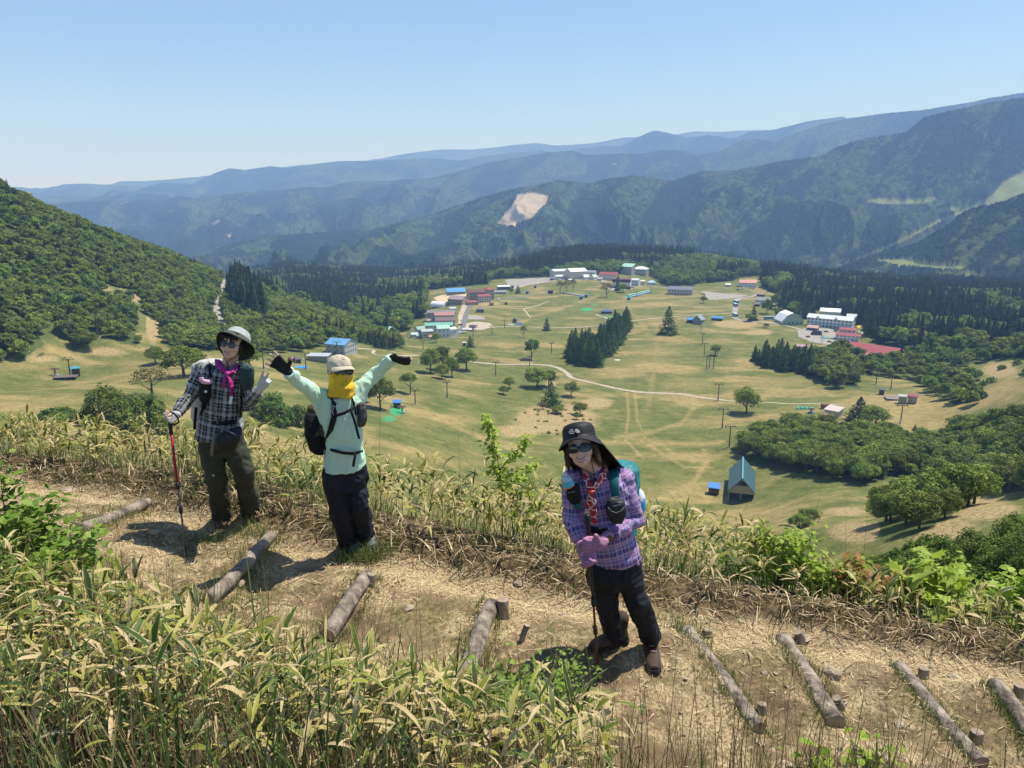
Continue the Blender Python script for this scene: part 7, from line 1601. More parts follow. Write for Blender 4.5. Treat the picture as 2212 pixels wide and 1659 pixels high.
# ------------------------------------------------------------------ person 1 : grey hat, dark plaid shirt
def person1():
    Y0 = 5.5; J = lambda u, v, dy=0: P(u, v, Y0 + dy); (al, t_l), (ar, t_r) = foot(478, 1144, 482, 1121, .17), foot(552, 1130, 544, 1108, .17); org = Vector(fplace(505, 1140, gz)); org.y = Y0; org.z = float(gz(org.x, Y0))
    o = thing('person', 'smiling hiker in a grey bucket hat and dark plaid shirt making a peace sign', 'person', org)
    hip = J(478, 925); sh_l, sh_r = J(440, 800, 0), J(524, 803, 0); el_l, wr_l = J(411, 853, -.06), J(378, 898, -.22); el_r, wr_r = J(534, 874, -.04), J(562, 840, -.20)
    kl = J(466, 1026, -.02); kr = J(526, 1018, -.02); hl, hr = J(455, 940), J(502, 940)
    H = headframe(J(503, 745, -.02), -4, 9, -14); R3 = H.to_3x3()
    body = MB(); head_shapes(body, H, 1.0); nb = H @ Vector((0, .015, -.06)); limb(body, [nb, J(491, 797, .02)], [.052, .055], 14)
    loft(body, [(J(488, 800), .12, .07, 0), (J(486, 835), .14, .09, 0), (J(478, 890), .13, .09, 0), (hip, .14, .09, 0)])
    limb(body, [sh_l, el_l, wr_l], [.05, .036, .026]); limb(body, [sh_r, el_r, wr_r], [.05, .036, .026])
    for a, b, c in ((hl, kl, al), (hr, kr, ar)): limb(body, [a, b, c], [.07, .05, .035])
    gl = MB(); gr = MB()
    # right hand closed round the grip
    ptop, pbot = J(364, 889, -.24), Vector(fplace(403, 1203, gz)); u = (pbot - ptop).normalized(); gc = ptop - u * -.055
    hd = (gc - wr_l); hd = hd.normalized(); side = -u
    w0 = gc - hd * .085 + Vector((.0, -.02, 0))
    hand(body, gl, w0, hd + Vector((.0, -.25, 0)), side, (Vector((0, -1, 0)) * .6 + Vector((-.3, 0, .6))).normalized(), [(0.05, (1.0, 1.3, .9), .072), (0, (1.0, 1.35, .9), .078), (0, (1.0, 1.35, .9), .072), (-.05, (1.0, 1.3, .9), .058)], (.55, .5, .7, (.3, .5, .4)), .95, gl=.5)
    limb(gl, [wr_l.lerp(el_l, .12), w0 + hd * .01], [.030, .026])
    # left hand, peace sign
    hd = (J(573, 822, -.22) - wr_r).normalized(); side = Vector((-1, 0, .3))
    hand(body, gr, wr_r, hd, side, Vector((.1, 1, .1)), [(.22, (-.02, -.05, -.02), .082), (-.06, (-.04, -.05, 0), .088), (0, (1.3, 1.5, .8), .075), (-.1, (1.3, 1.5, .8), .06)], (.35, -.5, -.9, (.5, .5, .3)), .98, gl=.62)
    limb(gr, [wr_r.lerp(el_r, .35), wr_r], [.036, .028])
    solid('body', body, .0052, M_SKIN, o, org, 2)
    M_LG = fabric('grey_glove', (.48, .48, .50)); solid('glove', gl, .0045, M_LG, o, org, 2); solid('glove', gr, .0045, M_LG, o, org, 2)
    glasses_root(o, org); face_parts(H, o, org, 1.0, M_LENSB, 'round')
    # hair
    hb = MB(); hb.ball(H @ Vector((0, .030, .028)), (.083, .088, .088), 20, 14, R3)
    for sx in (-1, 1): hb.ball(H @ Vector((sx * .068, .0, -.015)), (.018, .040, .062), 14, 10, R3)
    for k, x in enumerate((-.055, -.035, -.014, .012, .034, .055)): limb(hb, [H @ Vector((x * .8, -.055, .085)), H @ Vector((x, -.082, .055)), H @ Vector((x * 1.15, -.086, .028 if k != 3 else .012))], [.016, .012, .004], 8)
    solid('hair', hb, .006, M_HAIR, o, org, 2, .002, 60)
    # bucket hat
    A = H @ Matrix.Translation((0, .012, .0)) @ Matrix.Rotation(R_(-40), 4, 'X'); M_HAT = fabric('grey_hat_cloth', (.36, .38, .38)); M_UND = fabric('olive_cloth', (.075, .08, .05)); hat = MB(org); und = MB(org); N = 48; ou, inn = [], []
    def ringp(r, z, k, wv=0): t = 2 * math.pi * k / N; rr = r * (1 + .05 * wv * math.sin(3 * t + .6)); return A @ Vector((rr * math.cos(t), rr * 1.08 * math.sin(t) + .012, z + .018 * wv * math.sin(2 * t + 1.2)))
    prof = [(.146, -.004, 1), (.131, .020, .8), (.112, .048, .4), (.100, .062, .1), (.097, .075, 0), (.093, .098, 0), (.082, .118, 0), (.056, .130, 0), (.0, .134, 0)]
    vs = [ringp(r, z + .005, k, w_) for r, z, w_ in prof for k in range(N)]; hat.add(vs, [(i * N + k, i * N + (k + 1) % N, (i + 1) * N + (k + 1) % N, (i + 1) * N + k) for i in range(len(prof) - 1) for k in range(N)])
    vs = [ringp(r - .002, z - .001, k, w_) for r, z, w_ in prof[:6] for k in range(N)]; und.add(vs, [(i * N + k, (i + 1) * N + k, (i + 1) * N + (k + 1) % N, i * N + (k + 1) % N) for i in range(5) for k in range(N)])
    hat.m = [1 if i < 2 * N else 0 for i in range(len(hat.f))]
    ho = hat.build('bucket_hat', [M_HAT, fabric('hat_brim_cloth', (.075, .082, .065))], o, True); und.build('brim_lining', M_UND, ho, True)
    cs = MB(org); cs.tube([H @ Vector((-.07, -.0, -.01)), H @ Vector((-.055, -.03, -.08)), H @ Vector((-.01, -.045, -.125)), J(494, 805, -.13)], .0028, 6); cs.tube([H @ Vector((.072, 0, -.01)), H @ Vector((.05, -.03, -.09)), H @ Vector((.0, -.045, -.125)), J(496, 812, -.13), J(500, 822, -.14)], .0028, 6); cs.build('chin_cord', M_BLK2, o)
    # shirt
    s = MB(); loft(s, [(J(492, 789, .015), .070, .062, 0), (J(487, 797), .165, .09, 0), (J(486, 812), .185, .108, 0), (J(485, 840), .172, .122, 0), (J(480, 875), .158, .118, 0), (J(477, 905), .155, .115, 0), (J(476, 930), .172, .125, 0), (J(474, 946), .176, .128, 0)])
    mid = lambda a, b, t: a.lerp(b, t)
    for a, e, w_ in ((sh_l, el_l, wr_l), (sh_r, el_r, wr_r)):
        s.tube([a, mid(a, e, .5), e, mid(e, w_, .45), mid(e, w_, .86)], [.070, .062, .056, .050, .041], 18); s.ball(a, .072, 16, 10); s.ball(e, .057, 14, 10)
    bones = [(J(476, 950), J(490, 790), .17, 't'), (sh_l, el_l, .062, 'a'), (el_l, wr_l, .05, 'a'), (sh_r, el_r, .062, 'a'), (el_r, wr_r, .05, 'a')]
    NV, WG, DK = (.010, .013, .032), (.17, .18, .18), (.012, .022, .020)
    PL = plaid('dark_plaid', [(0, NV), (.34, (.42, .44, .43)), (.60, DK), (.80, (.34, .35, .35))], [(0, NV), (.36, (.40, .41, .41)), (.62, DK), (.82, (.22, .24, .26))], .10, ([(.16, .03)], [(.16, .03), (.70, .02)], (.42, .46, .34)))
    sh = solid('shirt', s, .0075, PL, o, org, 3, .010, 11, bones)
    col = MB(org)
    for sx in (-1, 1): c0 = J(492 + sx * 13, 792, -.05); col.add([c0, J(492 + sx * 16, 785, .0), J(492 + sx * 5, 797, -.11), J(492 + sx * 17, 806, -.12), J(492 + sx * 21, 796, -.06)], [(0, 1, 4, 3, 2)])
    col.build('collar', paint((.16, .18, .20), .9), sh)
    for v in (845, 862, 884, 900): b = MB(org); b.ball(J(489 - (v - 840) * .08, v, -.128), .0065, 10, 6); b.build('button', paint((.7, .7, .66)), sh)
    trousers(o, org, J(477, 935), ((J(458, 962), kl + Vector((0, 0, 0)), al + Vector((0, 0, -.05)), (.098, .082, .075)), (J(503, 958), kr, ar + Vector((0, 0, -.05)), (.090, .078, .075))), mat('olive_trousers', (.045, .052, .036), .85, var=.15, scale=8, bump=.2, bscale=150), wr=.014)
    lg = MB(org); lg.ball(J(461, 1027, -.105), (.011, .004, .008), 12, 6); lg.build('emblem', paint((.55, .5, .2)), o)
    M_BT = mat('brown_boot', (.10, .055, .03), .7, var=.2, scale=20)
    zb = lambda q: Vector((q.x, q.y, float(gz(q.x, q.y)) + .01))
    boot(o, org, al, t_l, M_BT, M_BLK2, .08); boot(o, org, ar, t_r, M_BT, M_BLK2, .08)
    # magenta scarf
    sc = MB(); N0 = J(491, 806, -.135)
    sc.tube([J(470, 778, .03), J(474, 790, -.06), J(483, 799, -.12), N0], [.022, .026, .022, .016], 12, flat=.5); sc.tube([J(515, 786, .02), J(511, 796, -.07), J(501, 803, -.12), N0], [.020, .024, .020, .016], 12, flat=.5); sc.ball(N0, .020, 12, 8)
    sc.tube([N0, J(484, 822, -.145), J(485, 838, -.15)], [.014, .026, .020], 12, flat=.45); sc.tube([N0, J(498, 825, -.15), J(501, 845, -.155), J(498, 856, -.15)], [.014, .028, .026, .010], 12, flat=.45)
    solid('scarf', sc, .005, mat('magenta_silk', (.40, .03, .20), .45, var=.3, scale=18), o, org, 2, .008, 30)
    tg = MB(org); tg.box(-.011, .011, -.002, 0, -.06, 0, Matrix.Translation(J(500, 856, -.165)) @ Matrix.Rotation(.25, 4, 'Y')); tg.build('tag', paint((.75, .78, .8)), o)
    # ---------------- gear
    bp = thing('backpack', 'pale grey backpack worn by the hiker in the grey bucket hat', 'backpack', J(450, 850, .22)); bo = bp.location.copy()
    k = MB(); loft(k, [(J(456, 778, .20), .09, .06, 0), (J(456, 787, .20), .145, .10, 0), (J(455, 830, .22), .160, .12, 0), (J(458, 890, .22), .155, .12, 0), (J(462, 925, .20), .13, .10, 0)], e=3)
    solid('bag', k, .010, mat('pale_nylon', (.50, .49, .45), .7, var=.1, scale=6), bp, bo, 5, .010, 8)
    m = MB(bo); strap(m, [J(452, 786, .10), J(455, 792, -.05), J(452, 815, -.13), J(447, 850, -.15), J(441, 880, -.12), J(432, 905, .0)], .026); strap(m, [J(518, 788, .10), J(519, 796, -.06), J(521, 820, -.13), J(522, 860, -.13), J(520, 900, -.05)], .024); m.build('shoulder_strap', M_BLACK, bp, True)
    m = MB(bo); m.tube([J(437, 905, .02), J(450, 912, -.10), J(478, 915, -.145), J(505, 912, -.11), J(516, 905, .02)], .016, 8, flat=.4, up=(0, 1, 0)); m.build('hip_belt', M_BLACK, bp, True)
    m = MB(bo); strap(m, [J(424, 880, -.02), J(422, 900, -.02), J(420, 928, -.02)], .012); m.build('loose_strap', M_BLACK, bp, True)
    t = thing('shoulder_pouch', 'dark teal pouch on the shoulder strap of the hiker in the plaid shirt', 'pouch', J(533, 812, -.13)); to = t.location.copy(); k = MB(); loft(k, [(J(533, 787, -.12), .030, .022, .15), (J(533, 795, -.13), .047, .036, .15), (J(534, 815, -.13), .050, .040, .15), (J(534, 833, -.12), .046, .036, .15), (J(534, 840, -.12), .035, .026, .15)], e=3.2)
    solid('case', k, .006, mat('teal_nylon', (.022, .05, .055), .55, var=.2, scale=20), t, to, 3, .006, 25); m = MB(to); m.tube([J(520, 795, -.155), J(527, 788, -.165), J(540, 789, -.165), J(545, 797, -.15)], .0025, 6); m.build('zip', paint((.25, .3, .33)), t)
    t = thing('bottle_holder', 'black bottle pouch with a pink lid on the chest of the grey-hatted hiker', 'bottle pouch', J(444, 845, -.16)); to = t.location.copy(); k = MB(); k.tube([J(441, 868, -.16), J(442, 862, -.16), J(443, 845, -.17), J(444, 828, -.17)], [.028, .040, .043, .043], 18); solid('pouch', k, .006, M_BLACK, t, to, 2, .004, 25)
    m = MB(to); m.lathe([(.0, 0), (.040, 0), (.043, .006), (.043, .022), (.036, .030), (0, .031)], 24, Matrix.Rotation(.15, 3, 'Y'), J(446, 827, -.17)); m.tube([J(436, 826, -.20), J(431, 822, -.20), J(431, 817, -.20), J(440, 816, -.20)], .006, 8); m.build('lid', paint((.62, .40, .46), .35), t, True)
    m = MB(to); m.ball(J(444, 846, -.212), (.012, .003, .010), 10, 6); m.build('emblem', paint((.55, .55, .55)), t)
    t = thing('sling_bag', 'black crossbody bag hanging at the hip of the hiker in the grey bucket hat', 'bag', J(492, 945, -.18)); to = t.location.copy(); k = MB(); T = Matrix.Rotation(-.32, 3, 'Y')
    loft(k, [(J(498, 927, -.17), .085, .018, 0, T), (J(496, 935, -.18), .098, .032, 0, T), (J(493, 950, -.19), .105, .045, 0, T), (J(489, 966, -.18), .098, .036, 0, T), (J(487, 974, -.17), .08, .02, 0, T)], e=3.4)
    solid('pouch', k, .006, mat('black_nylon', (.022, .021, .022), .55, var=.3, scale=12), t, to, 2, .008, 20); m = MB(to); m.tube([J(474, 922, -.20), J(490, 930, -.225), J(508, 938, -.225), J(521, 945, -.20)], .008, 8, flat=.5); m.build('zip', paint((.16, .15, .15)), t, True)
    m = MB(to); strap(m, [J(445, 790, .0), J(450, 805, -.13), J(457, 850, -.16), J(464, 890, -.17), J(470, 915, -.18)], .011); m.build('strap', paint((.13, .13, .14)), t, True)
    m = MB(to); strap(m, [J(466, 938, -.17), J(459, 962, -.15), J(457, 985, -.13)], .013); m.build('loose_strap', paint((.16, .19, .15)), t, True)
    pole_thing('red trekking pole planted by the hiker in the grey bucket hat', ptop, pbot, mat('red_shaft', (.33, .012, .05), .3), mat('grey_shaft', (.16, .16, .17), .35, metal=.4), M_BLK2)
    m = MB(); q = thing('wrist_strap', 'black loop hanging from the grip of the red trekking pole', 'strap', J(375, 905, -.26)); m = MB(q.location); m.tube([ptop, J(376, 893, -.27), J(384, 903, -.27), J(386, 912, -.27), J(376, 918, -.27), J(370, 912, -.27)], .008, 8, flat=.2, up=(0, 1, 0)); m.build('webbing', M_BLACK, q, True)

# ------------------------------------------------------------------ person 2 : mint shirt, yellow neck gaiter
def person2():
    Y0 = 5.3; J = lambda u, v, dy=0: P(u, v, Y0 + dy); (al, t_l), (ar, t_r) = foot(773, 1204, 758, 1183, .16), foot(806, 1188, 794, 1168, .15); org = Vector((0, Y0, 0)); a_ = J(768, 1195); org.x = a_.x; org.z = float(gz(org.x, Y0))
    o = thing('person', 'hiker in a mint green shirt and yellow neck gaiter with both arms raised', 'person', org); yb = .38
    sh_l, sh_r = J(699, 862, -.02), J(768, 850, .06); el_l, wr_l = J(655, 834, -.20), J(623, 803, -.36); el_r, wr_r = J(813, 808, .16), J(848, 773, .10)
    hl, hr = J(724, 1025), J(768, 1025, .03); kl = J(733, 1100, -.04); kr = J(777, 1095, -.01)
    H = headframe(J(735, 803, -.02), 36, 5, -10); R3 = H.to_3x3(); body = MB(); head_shapes(body, H); limb(body, [H @ Vector((0, .02, -.06)), J(735, 850, .02)], [.052, .055], 14)
    loft(body, [(J(734, 860), .12, .07, yb), (J(738, 890), .135, .09, yb), (J(742, 960), .12, .09, yb), (J(745, 1005), .13, .09, yb)])
    limb(body, [sh_l, el_l, wr_l], [.05, .036, .026]); limb(body, [sh_r, el_r, wr_r], [.05, .036, .026])
    for a, b, c in ((hl, kl, al), (hr, kr, ar)): limb(body, [a, b, c], [.07, .05, .035])
    gl = MB(); gr = MB(); hd = (J(604, 787, -.40) - wr_l).normalized()
    hand(body, gl, wr_l, hd, Vector((.45, 0, 1)), Vector((-.1, 1, 0)), [(.10, (.05, .05, .05), .082), (-.02, (.05, .1, .05), .088), (-.18, (.05, .1, .05), .082), (-.40, (.05, .1, .05), .066)], (.35, 1.0, .05, (-.1, -.1, -.1)), 1.08, gl=.5)
    hd = (J(868, 779, .08) - wr_r).normalized(); hand(body, gr, wr_r, hd, Vector((-.4, -.6, 1)), Vector((.3, .6, .5)), [(.05, (.2, .4, .3), .07), (0, (.2, .4, .3), .075), (0, (.2, .4, .3), .07), (-.05, (.2, .4, .3), .06)], (-.15, 1.2, .1, (-.1, -.1, 0)), 1.0, gl=.75)
    solid('body', body, .0052, M_SKIN, o, org, 2); M_KN = mat('knit_glove', (.018, .018, .019), .9, var=.2, scale=30, bump=.5, bscale=160)
    limb(gl, [wr_l.lerp(el_l, .06), wr_l], [.033, .028]); limb(gr, [wr_r.lerp(el_r, .1), wr_r], [.032, .028]); solid('glove', gl, .0045, M_KN, o, org, 2); solid('glove', gr, .0045, M_KN, o, org, 2)
    glasses_root(o, org); face_parts(H, o, org, .5, M_LENS, 'wrap', False)
    hb = MB(); hb.ball(H @ Vector((0, .034, .015)), (.080, .080, .088), 20, 14, R3); solid('hair', hb, .006, M_HAIR, o, org, 2)
    # cap
    M_CAP = fabric('cream_cap', (.50, .45, .34)); cp = MB(); cp.ball(H @ Vector((0, .016, .048)), (.089, .102, .078), 24, 14, R3); c1 = solid('cap', cp, .006, M_CAP, o, org, 2, .003, 22)
    v = MB(org); N = 15; vs = []
    for z in (.0, -.006):
        for f in (0, .35, .7, 1):
            for k in range(N): t = -1.15 + 2.3 * k / (N - 1); r = .083 + f * .078 * math.cos(t * .75); vs.append(H @ Vector((math.sin(t) * (r if f == 0 else .083 + f * .018), .01 - math.cos(t) * (.092 + f * .078), .040 + z - .006 * f - .022 * f * f * math.sin(t) ** 2 - .012 * f)))
    F_ = [(i * N + k, i * N + k + 1, (i + 1) * N + k + 1, (i + 1) * N + k) for i in range(3) for k in range(N - 1)]; F2 = [tuple(q + 4 * N for q in f[::-1]) for f in F_]
    v.add(vs, F_ + F2 + [(3 * N + k, 3 * N + k + 1, 7 * N + k + 1, 7 * N + k) for k in range(N - 1)]); v.build('visor', M_CAP, c1, True)
    em = MB(org); W = lambda p: H @ Vector(p)
    for dz in (0, .014, .028, .042): em.tube([W((-.010, -.083 + dz * .45, .062 + dz)), W((.012, -.083 + dz * .45, .062 + dz))], .0016, 5); em.tube([W((-.010, -.083 + dz * .45, .062 + dz)), W((-.010, -.081 + dz * .5, .071 + dz))], .0016, 5)
    em.build('embroidery', paint((.42, .18, .10)), c1)
    # neck gaiter
    g = MB(); g.tube([H @ Vector((0, -.008, -.012)), H @ Vector((0, -.010, -.045)), H @ Vector((0, -.006, -.085)), J(735, 838, -.02), J(737, 850, -.03), J(739, 858, -.04)], [.078, .084, .078, .088, .098, .080], 24, flat=1.12, up=(0, 1, 0)); g.ball(H @ Vector((0, -.062, -.045)), (.05, .040, .050), 16, 10, R3); g.ball(J(750, 853, -.12), .04, 12, 8); g.ball(J(757, 838, -.03), .04, 12, 8)
    g.ball(J(746, 842, -.09), .07, 14, 10)
    solid('neck_gaiter', g, .006, fabric('yellow_fleece', (.68, .44, .035)), o, org, 4, .011, 13)
    # shirt
    s = MB(); loft(s, [(J(735, 850, .01), .075, .065, yb), (J(734, 857), .150, .088, yb), (J(736, 872), .160, .100, yb), (J(739, 900), .150, .110, yb), (J(742, 935), .136, .108, yb), (J(744, 965), .132, .104, yb), (J(745, 990), .146, .110, yb), (J(745, 1012), .156, .118, yb)])
    for a, e, w_, r in ((sh_l, el_l, wr_l, 1), (sh_r, el_r, wr_r, 1)): s.tube([a, a.lerp(e, .5), e, e.lerp(w_, .5), e.lerp(w_, .97)], [.070, .060, .052, .046, .041], 18); s.ball(a, .072, 16, 10); s.ball(e, .052, 14, 10)
    s.tube([J(712, 905), sh_l.lerp(el_l, .3)], [.07, .06], 14); s.tube([J(760, 895, .04), sh_r.lerp(el_r, .25)], [.07, .06], 14)
    solid('shirt', s, .0075, mat('mint_cloth', (.50, .72, .56), .8, var=.05, scale=6, bump=.2, bscale=200), o, org, 3, .012, 9, wstretch=(1, 1, .6))
    trousers(o, org, J(745, 1008), ((J(724, 1035), kl, al + Vector((0, 0, -.06)), (.088, .076, .072)), (J(766, 1035, .03), kr, ar + Vector((0, 0, -.06)), (.086, .074, .070))), mat('navy_trousers', (.010, .014, .024), .75, var=.3, scale=10, bump=.2, bscale=150), wr=.016, yaw=yb)
    zb = lambda q: Vector((q.x, q.y, float(gz(q.x, q.y)) + .012)); M_SH = mat('grey_shoe', (.16, .18, .18), .7, var=.2, scale=20)
    boot(o, org, al, t_l, M_SH, M_BLK2, .07, 'shoe', (.4, .4, .4)); boot(o, org, ar, t_r, M_SH, M_BLK2, .07, 'shoe', (.4, .4, .4))
    # gear
    bp = thing('backpack', 'black and brown backpack worn by the hiker in mint green', 'backpack', J(683, 925, .16)); bo = bp.location.copy(); k = MB(); y2 = .55
    loft(k, [(J(703, 868, .20), .08, .06, y2), (J(701, 876, .20), .12, .09, y2), (J(698, 905, .20), .135, .11, y2), (J(698, 940, .18), .135, .11, y2), (J(702, 966, .15), .115, .10, y2), (J(706, 975, .14), .09, .07, y2)], e=3); solid('bag', k, .009, mat('brown_nylon', (.10, .055, .018), .6, var=.2, scale=8), bp, bo, 4, .008, 9)
    k = MB(); loft(k, [(J(677, 893, .10), .045, .04, y2), (J(677, 903, .10), .065, .065, y2), (J(681, 940, .08), .075, .075, y2), (J(690, 970, .08), .072, .065, y2), (J(697, 980, .06), .05, .04, y2)], e=3); solid('side_pocket', k, .008, M_BLACK, bp, bo, 4, .006, 12)
    m = MB(bo); strap(m, [J(706, 856, .10), J(713, 853, -.02), J(722, 870, -.12), J(722, 900, -.15), J(714, 930, -.14), J(705, 955, -.05)], .030); m.build('shoulder_strap', M_BLACK, bp, True); m = MB(bo); strap(m, [J(757, 848, .10), J(758, 856, -.02), J(765, 872, -.06), J(768, 895, -.05)], .026); m.build('shoulder_strap', M_BLACK, bp, True)
    m = MB(bo); m.tube([J(722, 899, -.18), J(745, 892, -.19), J(768, 878, -.12)], .011, 8, flat=.4, up=(0, 1, 0)); m.build('chest_strap', M_BLACK, bp, True); m = MB(bo); strap(m, [J(757, 884, -.18), J(766, 910, -.17), J(776, 948, -.13)], .009); m.build('loose_strap', M_BLACK, bp, True)
    m = MB(bo); m.tube([J(702, 965, -.02), J(715, 972, -.11), J(740, 978, -.15), J(765, 980, -.12), J(783, 975, .0)], .013, 8, flat=.4, up=(0, 1, 0)); strap(m, [J(768, 980, -.16), J(765, 995, -.165), J(763, 1008, -.165)], .010); m.build('hip_belt', M_BLACK, bp, True)
    m = MB(bo); strap(m, [J(701, 972, -.03), J(703, 1000, -.03), J(707, 1025, -.04)], .008); m.build('loose_strap', paint((.2, .2, .21)), bp, True)
    m = MB(bo); m.tube([J(667, 948, .0), J(657, 958, 0), J(655, 968, 0), J(662, 962, 0)], .005, 6); m.build('loop', M_BLACK, bp, True)
    m = MB(bo); hh = J(724, 882, -.165)
    for pts in (((-.012, .03), (-.014, .012), (0, .018), (.012, .012), (.014, .032)), ((-.010, .008), (-.018, -.02), (-.012, -.045), (.012, -.045), (.018, -.02), (.010, .008))): m.tube([hh + Vector((x, -.012, z)) for x, z in pts], .0022, 5)
    m.build('print', paint((.5, .65, .58)), bp)
    t = thing('shoulder_pouch', 'grey pouch on the right shoulder strap of the hiker in mint green', 'pouch', J(781, 910, .0)); to = t.location.copy(); k = MB(); loft(k, [(J(779, 870, -.02), .028, .03, .2), (J(780, 880, -.02), .036, .045, .2), (J(782, 900, -.02), .038, .05, .2), (J(781, 915, -.02), .032, .04, .2), (J(781, 920, -.02), .02, .03, .2)], e=3); solid('case', k, .006, mat('grey_nylon', (.07, .07, .075), .6, var=.2, scale=15), t, to, 3, .005, 25)
    m = MB(to); m.tube([J(776, 872, -.06), J(776, 890, -.075), J(777, 912, -.065)], .003, 6); m.build('zip', M_BLK2, t)

# ------------------------------------------------------------------ person 3 : black sun hat, purple plaid
def person3():
    Y0 = 4.12; J = lambda u, v, dy=0: P(u, v, Y0 + dy); (al, t_l), (ar, t_r) = foot(1288, 1404, 1332, 1378, .06), foot(1413, 1456, 1407, 1384, .18); a_ = J(1350, 1420); org = Vector((a_.x, Y0, float(gz(a_.x, Y0))))
    o = thing('person', 'smiling hiker in a black sun hat and purple plaid shirt leaning on a pole', 'person', org)
    sh_l, sh_r = J(1240, 1038, -.02), J(1345, 1036, .02); el_l, wr_l = J(1236, 1118, -.06), J(1256, 1172, -.16); el_r, wr_r = J(1372, 1122, -.02), J(1312, 1158, -.18)
    hl, hr = J(1304, 1222, .02), J(1350, 1218); kl = J(1310, 1298, .02); kr = J(1378, 1300, -.05)
    H = headframe(J(1254, 966, -.14), -8, -12, -15); R3 = H.to_3x3(); body = MB(); head_shapes(body, H); limb(body, [H @ Vector((0, .02, -.05)), J(1287, 1022, -.02)], [.050, .054], 14)
    loft(body, [(J(1292, 1030), .12, .07, 0), (J(1296, 1070), .135, .09, 0), (J(1310, 1150), .12, .09, 0), (J(1325, 1205), .13, .09, 0)])
    limb(body, [sh_l, el_l, wr_l], [.05, .036, .026]); limb(body, [sh_r, el_r, wr_r], [.05, .036, .026])
    for a, b, c in ((hl, kl, al), (hr, kr, ar)): limb(body, [a, b, c], [.07, .05, .035])
    ptop, pbot = J(1268, 1111, -.24), Vector(fplace(1294, 1472, gz)); u = (pbot - ptop).normalized(); g1 = MB(); g2 = MB()
    at = lambda v_: ptop + u * ((v_ - 1111) / (1472 - 1111)) * (pbot - ptop).length
    c1 = at(1163) ; hd = (c1 + Vector((-.02, -.045, 0)) - wr_r).normalized(); w1 = c1 + Vector((.075, -.040, -.005)); 
    hand(body, g1, w1, Vector((-1, -.1, .05)), -u, Vector((0, -1, .15)), [(0, (.75, 1.4, 1.0), .072), (0, (.75, 1.4, 1.0), .078), (0, (.75, 1.4, 1.0), .072), (0, (.75, 1.4, 1.0), .060)], (.45, .9, -.1, (.3, .4, .2)), 1.08, gl=1, bulk=1.15)
    limb(g1, [wr_r, w1 + Vector((-.01, 0, 0))], [.034, .030])
    c2 = at(1193); w2 = c2 + Vector((-.050, -.005, .055))
    hand(body, g2, w2, Vector((.45, -.55, -.62)), Vector((.5, .1, .6)), Vector((-.6, -.7, .1)), [(0, (.5, 1.2, .8), .070), (0, (.5, 1.25, .8), .076), (0, (.5, 1.25, .8), .070), (0, (.5, 1.2, .8), .058)], (.5, .7, .5, (.3, .4, .2)), 1.05, gl=1, bulk=1.15)
    limb(g2, [wr_l, w2], [.034, .030])
    solid('body', body, .0052, M_SKIN, o, org, 2); M_PG = fabric('pink_glove', (.42, .21, .33)); solid('glove', g1, .0045, M_PG, o, org, 1); solid('glove', g2, .0045, M_PG, o, org, 1)
    glasses_root(o, org); face_parts(H, o, org, 1.5, M_LENS, 'wrap')
    hb = MB(); hb.ball(H @ Vector((0, .030, .025)), (.083, .085, .088), 20, 14, R3)
    for sx, L in ((-1, .11), (1, .12)):
        for k in range(5): y = -.015 + k * .02; limb(hb, [H @ Vector((sx * .072, y, .03)), H @ Vector((sx * .084, y, -.05)), H @ Vector((sx * (.088 + .012 * math.sin(k * 2)), y + .01, -L + .02 * math.sin(k)))], [.016, .017, .007], 8)
    solid('hair', hb, .006, M_HAIRB, o, org, 2, .004, 50)
    # black sun hat with neck flap
    M_BH = mat('black_nylon_hat', (.014, .014, .017), .6, var=.3, scale=15, bump=.2, bscale=60); A = H @ Matrix.Rotation(R_(-8), 4, 'X'); N = 48; hat = MB(org)
    def rp(r, z, k, wv): t = 2 * math.pi * k / N; return A @ Vector((r * math.cos(t), r * 1.05 * math.sin(t) + .012, z + wv * (-.018 * math.cos(t) ** 2 + .016 * max(0, -math.sin(t)) ** 2 + .006 * math.sin(3 * t))))
    prof = [(.130, .016, 1), (.116, .032, .7), (.103, .044, .3), (.096, .050, 0), (.094, .070, 0), (.092, .105, 0), (.080, .128, 0), (.050, .140, 0), (0, .143, 0)]
    vs = [rp(r, z, k, w_) for r, z, w_ in prof for k in range(N)]; nf = [(i * N + k, i * N + (k + 1) % N, (i + 1) * N + (k + 1) % N, (i + 1) * N + k) for i in range(len(prof) - 1) for k in range(N)]; hat.add(vs, nf)
    vs = [rp(r - .002, z - .004, k, w_) for r, z, w_ in prof[:5] for k in range(N)]; hat.add(vs, [f[::-1] for f in nf[:4 * N]]); ho = hat.build('sun_hat', M_BH, o, True)
    fl = MB(org); nI, nK = 8, 20; pts = []
    for i in range(nI + 1):
        for k in range(nK + 1):
            t = math.pi * (-.06 + 1.12 * k / nK); f = i / nI; a = H @ Vector((.112 * math.cos(t), .100 * math.sin(t) + .012, .025)); e = J(1292 + 54 * math.cos(t) * (1 if math.cos(t) > 0 else .95), 1016 - 4 * math.cos(t) - 4 * math.sin(t), -.06 + .20 * math.sin(t)); pts.append(a.lerp(e, f) + Vector((.006 * math.sin(k * 1.7), .006 * math.cos(k * 2.1), 0)) * f)
    F_ = [(i * (nK + 1) + k, i * (nK + 1) + k + 1, (i + 1) * (nK + 1) + k + 1, (i + 1) * (nK + 1) + k) for i in range(nI) for k in range(nK)]; fl.add(pts, F_); fo = fl.build('neck_flap', M_BH, ho, True); sm = fo.modifiers.new('thickness', 'SOLIDIFY'); sm.thickness = .002
    lgm = paint((.78, .78, .76)); M = A @ Matrix.Translation((-.012, -.0895, .082)) @ Matrix.Rotation(R_(90 - 6), 4, 'X')
